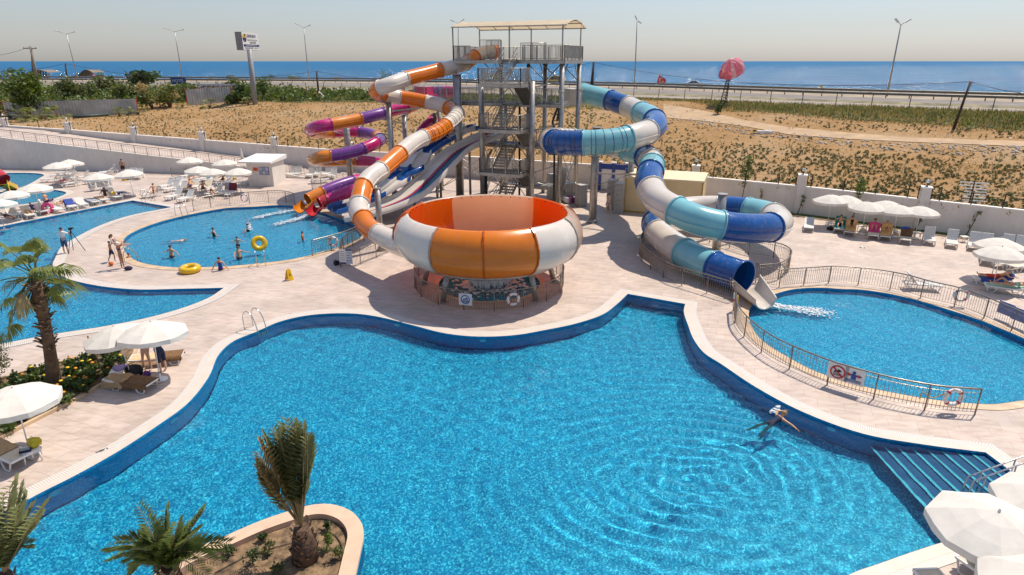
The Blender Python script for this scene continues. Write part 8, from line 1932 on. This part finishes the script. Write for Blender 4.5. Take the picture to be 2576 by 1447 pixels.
b = MB(); p, q = land(*z1(790, 1190)), land(*z1(1130, 1165)); b.cyl(p+UP*.2, q+UP*.2, .22, n=10); tag(b.build('pipe', mat('dark_green_pipe', (.04, .06, .05), .6)), 'dark pipe lying on the ground before the corrugated fence', 'pipe')
# beach huts
THATCH = mat('grey_timber_slats', (.20, .165, .13), .9, var=.3, scale=3)
def hut(x0, x1, y0, y1, label, arch=True):
    Y = flat((x0+x1)/2, FAR_G).y+18; a, c = RY(x0, y1, Y), RY(x1, y1, Y); zt2 = RY((x0+x1)/2, y0, Y).z; o = thing('beach_hut', label, 'hut', a, 0, 'timber huts on the beach'); w = c.x-a.x; hh = zt2-a.z; b = MB(); n = 10
    pr = [(w*(i/n), hh*(sin(pi*(.12+.62*i/n)) if arch else (.8+.2*i/n))) for i in range(n+1)]
    vs = [a+V((x, y, z)) for y in (0, 7) for x, z in pr]; b.add(vs, [(i, i+1, n+2+i, n+1+i) for i in range(n)]); b.build('roof', THATCH, o, world=True)
    b = MB()
    for i in range(n+1): x, z = pr[i]; b.bar(a+V((x, .1, -1)), a+V((x, .1, z-.05)), w/n*.8, .1)
    b.build('slat_wall', mat('brown_slats', (.13, .10, .075), .9, var=.3, scale=2), o, world=True)
hut(*[z1(790, 1)[0], z1(945, 1)[0]], z1(1, 700)[1], z1(1, 806)[1], 'arched timber beach hut with a slanting front'); hut(z1(235, 1)[0], z1(500, 1)[0], z1(1, 700)[1], z1(1, 800)[1], 'long arched timber beach hut behind the crossarm pole'); hut(z1(690, 1)[0], z1(785, 1)[0], z1(1, 757)[1], z1(1, 806)[1], 'low flat beach shed beside the arched hut', False)
# parasail on a lattice mast
mb0 = flat(1817, NEAR_E)+V((0, 0, -.1)); mb0 = land(*z4(552, 705)); mt = RY(*z4(606, 440), mb0.y); la = thing('lattice_mast', 'thin black lattice mast holding a pink parasail', 'mast', mb0); ax = mt-mb0; ss = [V((.45, .2, 0)), V((-.45, .2, 0)), V((0, -.45, 0))]; b = MB()
for s in ss: b.tube([mb0+s, mt+s*.15], .06, 4)
b.build('mast_leg', BLACKP, la, world=True); b = MB()
for i in range(14):
    f0, f1 = i/14, (i+1)/14
    for k in range(3): b.tube([mb0+ax*f0+ss[k]*(1-.85*f0), mb0+ax*f1+ss[(k+1) % 3]*(1-.85*f1)], .035, 3)
b.build('lattice', BLACKP, la, world=True)
PK = [mat('pink_nylon', (.85, .25, .33), .6, var=.1, trans=.45), mat('pale_pink_nylon', (.85, .60, .62), .6, var=.1, trans=.45)]
pc = RY(*z4(612, 470), mb0.y+.3); w3 = (RY(*z4(680, 470), mb0.y)-RY(*z4(545, 470), mb0.y)).x*.58; ps = thing('parasail', 'deflating pink parasail canopy with pale patches', 'parasail', pc); M = Matrix.Rotation(-.45, 3, 'Y')@Matrix.Rotation(.5, 3, 'X'); n = 16
for g in range(n):
    b = MB(); vs = []
    for q in range(3):
        a = 2*pi*(g+q/2)/n
        for j in range(8):
            ph = .06+1.9*j/7; bul = 1+(.06 if q == 1 else 0)+.16*noise.noise(V((g*1.3, j*.7, 0))); vs.append(pc+M@V((cos(a)*sin(ph)*w3*1.0*bul, sin(a)*sin(ph)*w3*.75*bul, cos(ph)*w3*.95*bul)))
    b.add(vs, [(q*8+j, q*8+j+1, (q+1)*8+j+1, (q+1)*8+j) for q in range(2) for j in range(7)], True)
    o = b.build('gore', PK[1 if g % 3 == 2 else 0], ps, world=True)
fl = RY(*z4(545, 500), mb0.y); b = MB(); b.tube([fl+V((cos(t)*w3*.22, 0, sin(t)*w3*.3)) for t in [2*pi*i/12 for i in range(12)]], w3*.1, 6, closed=True); b.build('wing_tip', PK[0], ps, world=True)
# flags
Yf = flat(1660, FAR_G).y+16; f0, f1, f2, f3 = [RY(*z4(*q), Yf) for q in ((118, 502), (171, 536), (160, 571), (106, 558))]
fg = thing('flag', 'red flag with white crescent and star on a thin pole', 'flag', f3); b = MB(); vs = []
for i in range(9):
    for j in range(6): s, t = i/8, j/5; p = f0.lerp(f1, s).lerp(f3.lerp(f2, s), t); vs.append(p+V((0, sin(s*7+t)*.18, 0)))
b.add(vs, [(i*6+j, i*6+j+1, (i+1)*6+j+1, (i+1)*6+j) for i in range(8) for j in range(5)], True); b.build('cloth', REDP, fg, world=True)
cc = f0.lerp(f1, .38).lerp(f3.lerp(f2, .38), .5)+V((0, -.22, 0)); hh = (f0-f3).length; rv2 = (f1-f0).normalized(); uv2 = (f0-f3).normalized(); b = MB(); k = 14; o1 = [cc+rv2*cos(.6+5.08*i/k)*hh*.25+uv2*sin(.6+5.08*i/k)*hh*.25 for i in range(k+1)]; o2 = [cc+rv2*hh*.06+(rv2*cos(.75+4.78*i/k)+uv2*sin(.75+4.78*i/k))*hh*.2 for i in range(k+1)]; b.add(o1+o2, [(i, i+1, k+2+i, k+1+i) for i in range(k)]); b.build('crescent', WHITE_P, fg, world=True)
c2 = cc+rv2*hh*.3; b = MB(); b.add([c2]+[c2+(rv2*cos(pi+pi*j/5)+uv2*sin(pi+pi*j/5))*hh*(.13 if j % 2 == 0 else .055) for j in range(10)], [(0, 1+j, 1+(j+1) % 10) for j in range(10)]); b.build('star', WHITE_P, fg, world=True)
b = MB(); b.tube([V((f3.x, Yf, RZ-2)), f3, f0], .06, 5); b.build('flagpole', WHITE_P, fg, world=True)
p = RY(*z4(1212, 598), Yf+40); fy = thing('flag', 'small yellow beach flag at the water\'s edge', 'flag', p); b = MB(); s = 1.6; b.add([p+V((-.9, 0, -.7)), p+V((1.0, 0, -.5)), p+V((-.2, 0, 1.2)), p+V((-.8, 0, 1.0))], [(0, 1, 2, 3)]); b.build('cloth', YELP, fy, world=True); b = MB(); b.cyl(p+V((-.9, 0, -3.5)), p+V((-.75, 0, 1.2)), .06, n=5); b.build('flagpole', WHITE_P, fy, world=True)
p = RY(*z4(1185, 611), Yf+45); jt = thing('jetty', 'small dark timber jetty on the shore', 'jetty', p); b = MB(); b.box(p, (7, 2, .25)); b.build('plank_deck', WOOD, jt, world=True); b = MB(); [b.cyl(p+V((x, 0, -3)), p+V((x, 0, 0)), .12, n=5) for x in (-3, 0, 3)]; b.build('pile', WOOD, jt, world=True)
# vehicles on the far carriageway
GLASS = mat('dark_glass', (.02, .025, .03), .08, spec=.8); TYRE = mat('tyre_rubber', (.015, .015, .015), .85); RIM = mat('wheel_rim', (.45, .45, .46), .3, .8)
def car(p, L, Wd, prof, glass, col, label, name, rz=0.0):
    """prof: side outline (x, z); glass: window outlines"""
    o = thing(name, label, 'car', p, rz); b = MB(); k = len(prof); vs = []
    for s, ins in ((-Wd/2, 1), (Wd/2, 1)):
        for x, z in prof: vs.append(V((x, s*(1 if z < .95 else .86), z)))
    b.add(vs, [list(range(k)), list(range(k, 2*k))[::-1]]+[(i, i+k, (i+1) % k+k, (i+1) % k) for i in range(k)]); b.build('body', col, o)
    for w in glass:
        for s in (-1, 1): b = MB(); b.add([V((x, s*Wd/2*(.90 if z > 1.2 else 1.0)*1.012, z)) for x, z in w], [list(range(len(w)))]); b.build('window', GLASS, o)
    for x in (-L*.31, L*.31):
        for s in (-1, 1): b = MB(); b.cyl((x, s*(Wd/2-.1), .32), (x, s*(Wd/2+.03), .32), .32, n=16); t = b.build('wheel', TYRE, o); b = MB(); b.cyl((x, s*(Wd/2+.0), .32), (x, s*(Wd/2+.045), .32), .19, n=12); b.build('rim', RIM, t)
    for s in (-.55, .55): b = MB(); b.box((-L/2+.05, s*Wd/1.9, .62), (.1, .3, .16)); b.build('headlight', WHITE_P, o); b = MB(); b.box((L/2-.05, s*Wd/1.9, .72), (.1, .2, .2)); b.build('tail_light', REDP, o)
    return o
def road_at(px, dd=3.0): p = beyond(px, dd, RZ); return p
pv = road_at(1396); sv = .0
car(road_at(1396), 5.2, 1.95, [(-2.6, .35), (-2.6, .85), (-2.1, 1.0), (-1.5, 1.08), (-.75, 1.85), (.1, 2.05), (2.2, 2.0), (2.6, 1.3), (2.6, .35)], [[(-1.2, 1.15), (-.62, 1.72), (-.05, 1.85), (-.05, 1.15)], [(.1, 1.15), (.1, 1.88), (1.0, 1.88), (1.0, 1.15)], [(1.15, 1.15), (1.15, 1.86), (2.1, 1.82), (2.3, 1.2)]], mat('yellow_car_paint', (.72, .42, .01), .25, coat=.6), 'yellow taxi van with dark windows on the far carriageway', 'taxi_van', -.35)
car(road_at(1743), 4.8, 1.8, [(-2.4, .35), (-2.4, .75), (-1.6, .92), (-1.1, .98), (-.5, 1.42), (.7, 1.46), (1.5, 1.0), (2.35, .92), (2.4, .35)], [[(-.95, 1.0), (-.45, 1.36), (.05, 1.38), (.05, 1.0)], [(.15, 1.0), (.15, 1.38), (.65, 1.38), (1.2, 1.02)]], mat('silver_car_paint', (.50, .54, .57), .22, .4, coat=.6), 'silver saloon car on the far carriageway', 'saloon_car', -.4)
# pallet-like white rack beyond the wall, debris in the field
p = land(*z4(2270, 1370)); rk = thing('slatted_rack', 'white slatted rack standing in the field behind the wall', 'rack', p); d = V((cos(WALLDIR), sin(WALLDIR), 0))
for i in range(7): b = MB(); b.bar(p-d*.9*(1 if i > 4 else .55)+UP*(.25+.22*i), p+d*.9+UP*(.25+.22*i), .06, .08); b.build('slat', WHITE_P, rk, world=True)
b = MB(); b.bar(p, p+UP*1.7, .08); b.build('post', BLACKP, rk, world=True)
p = land(*z4(835, 897)); b = MB(); b.box(p+UP*.15, (1.6, .6, .3), rz=-.3); b.box(p+UP*.32+V((.3, .05, 0)), (.8, .5, .08), rz=.1); tag(b.build('broken_slab', WHITE_P), 'white broken slab lying beside the dirt track', 'debris')
b = MB(); q = PD(1712, 1008, 1); q = G(*zb(745, 717), .004); b.tube([q+V((cos(t)*.16, sin(t)*.16, .012)) for t in [2*pi*i/16 for i in range(16)]], .018, 4, closed=True); tag(b.build('drain_ring', STEEL), 'round drain ring in the paving by the parasol row', 'drain')
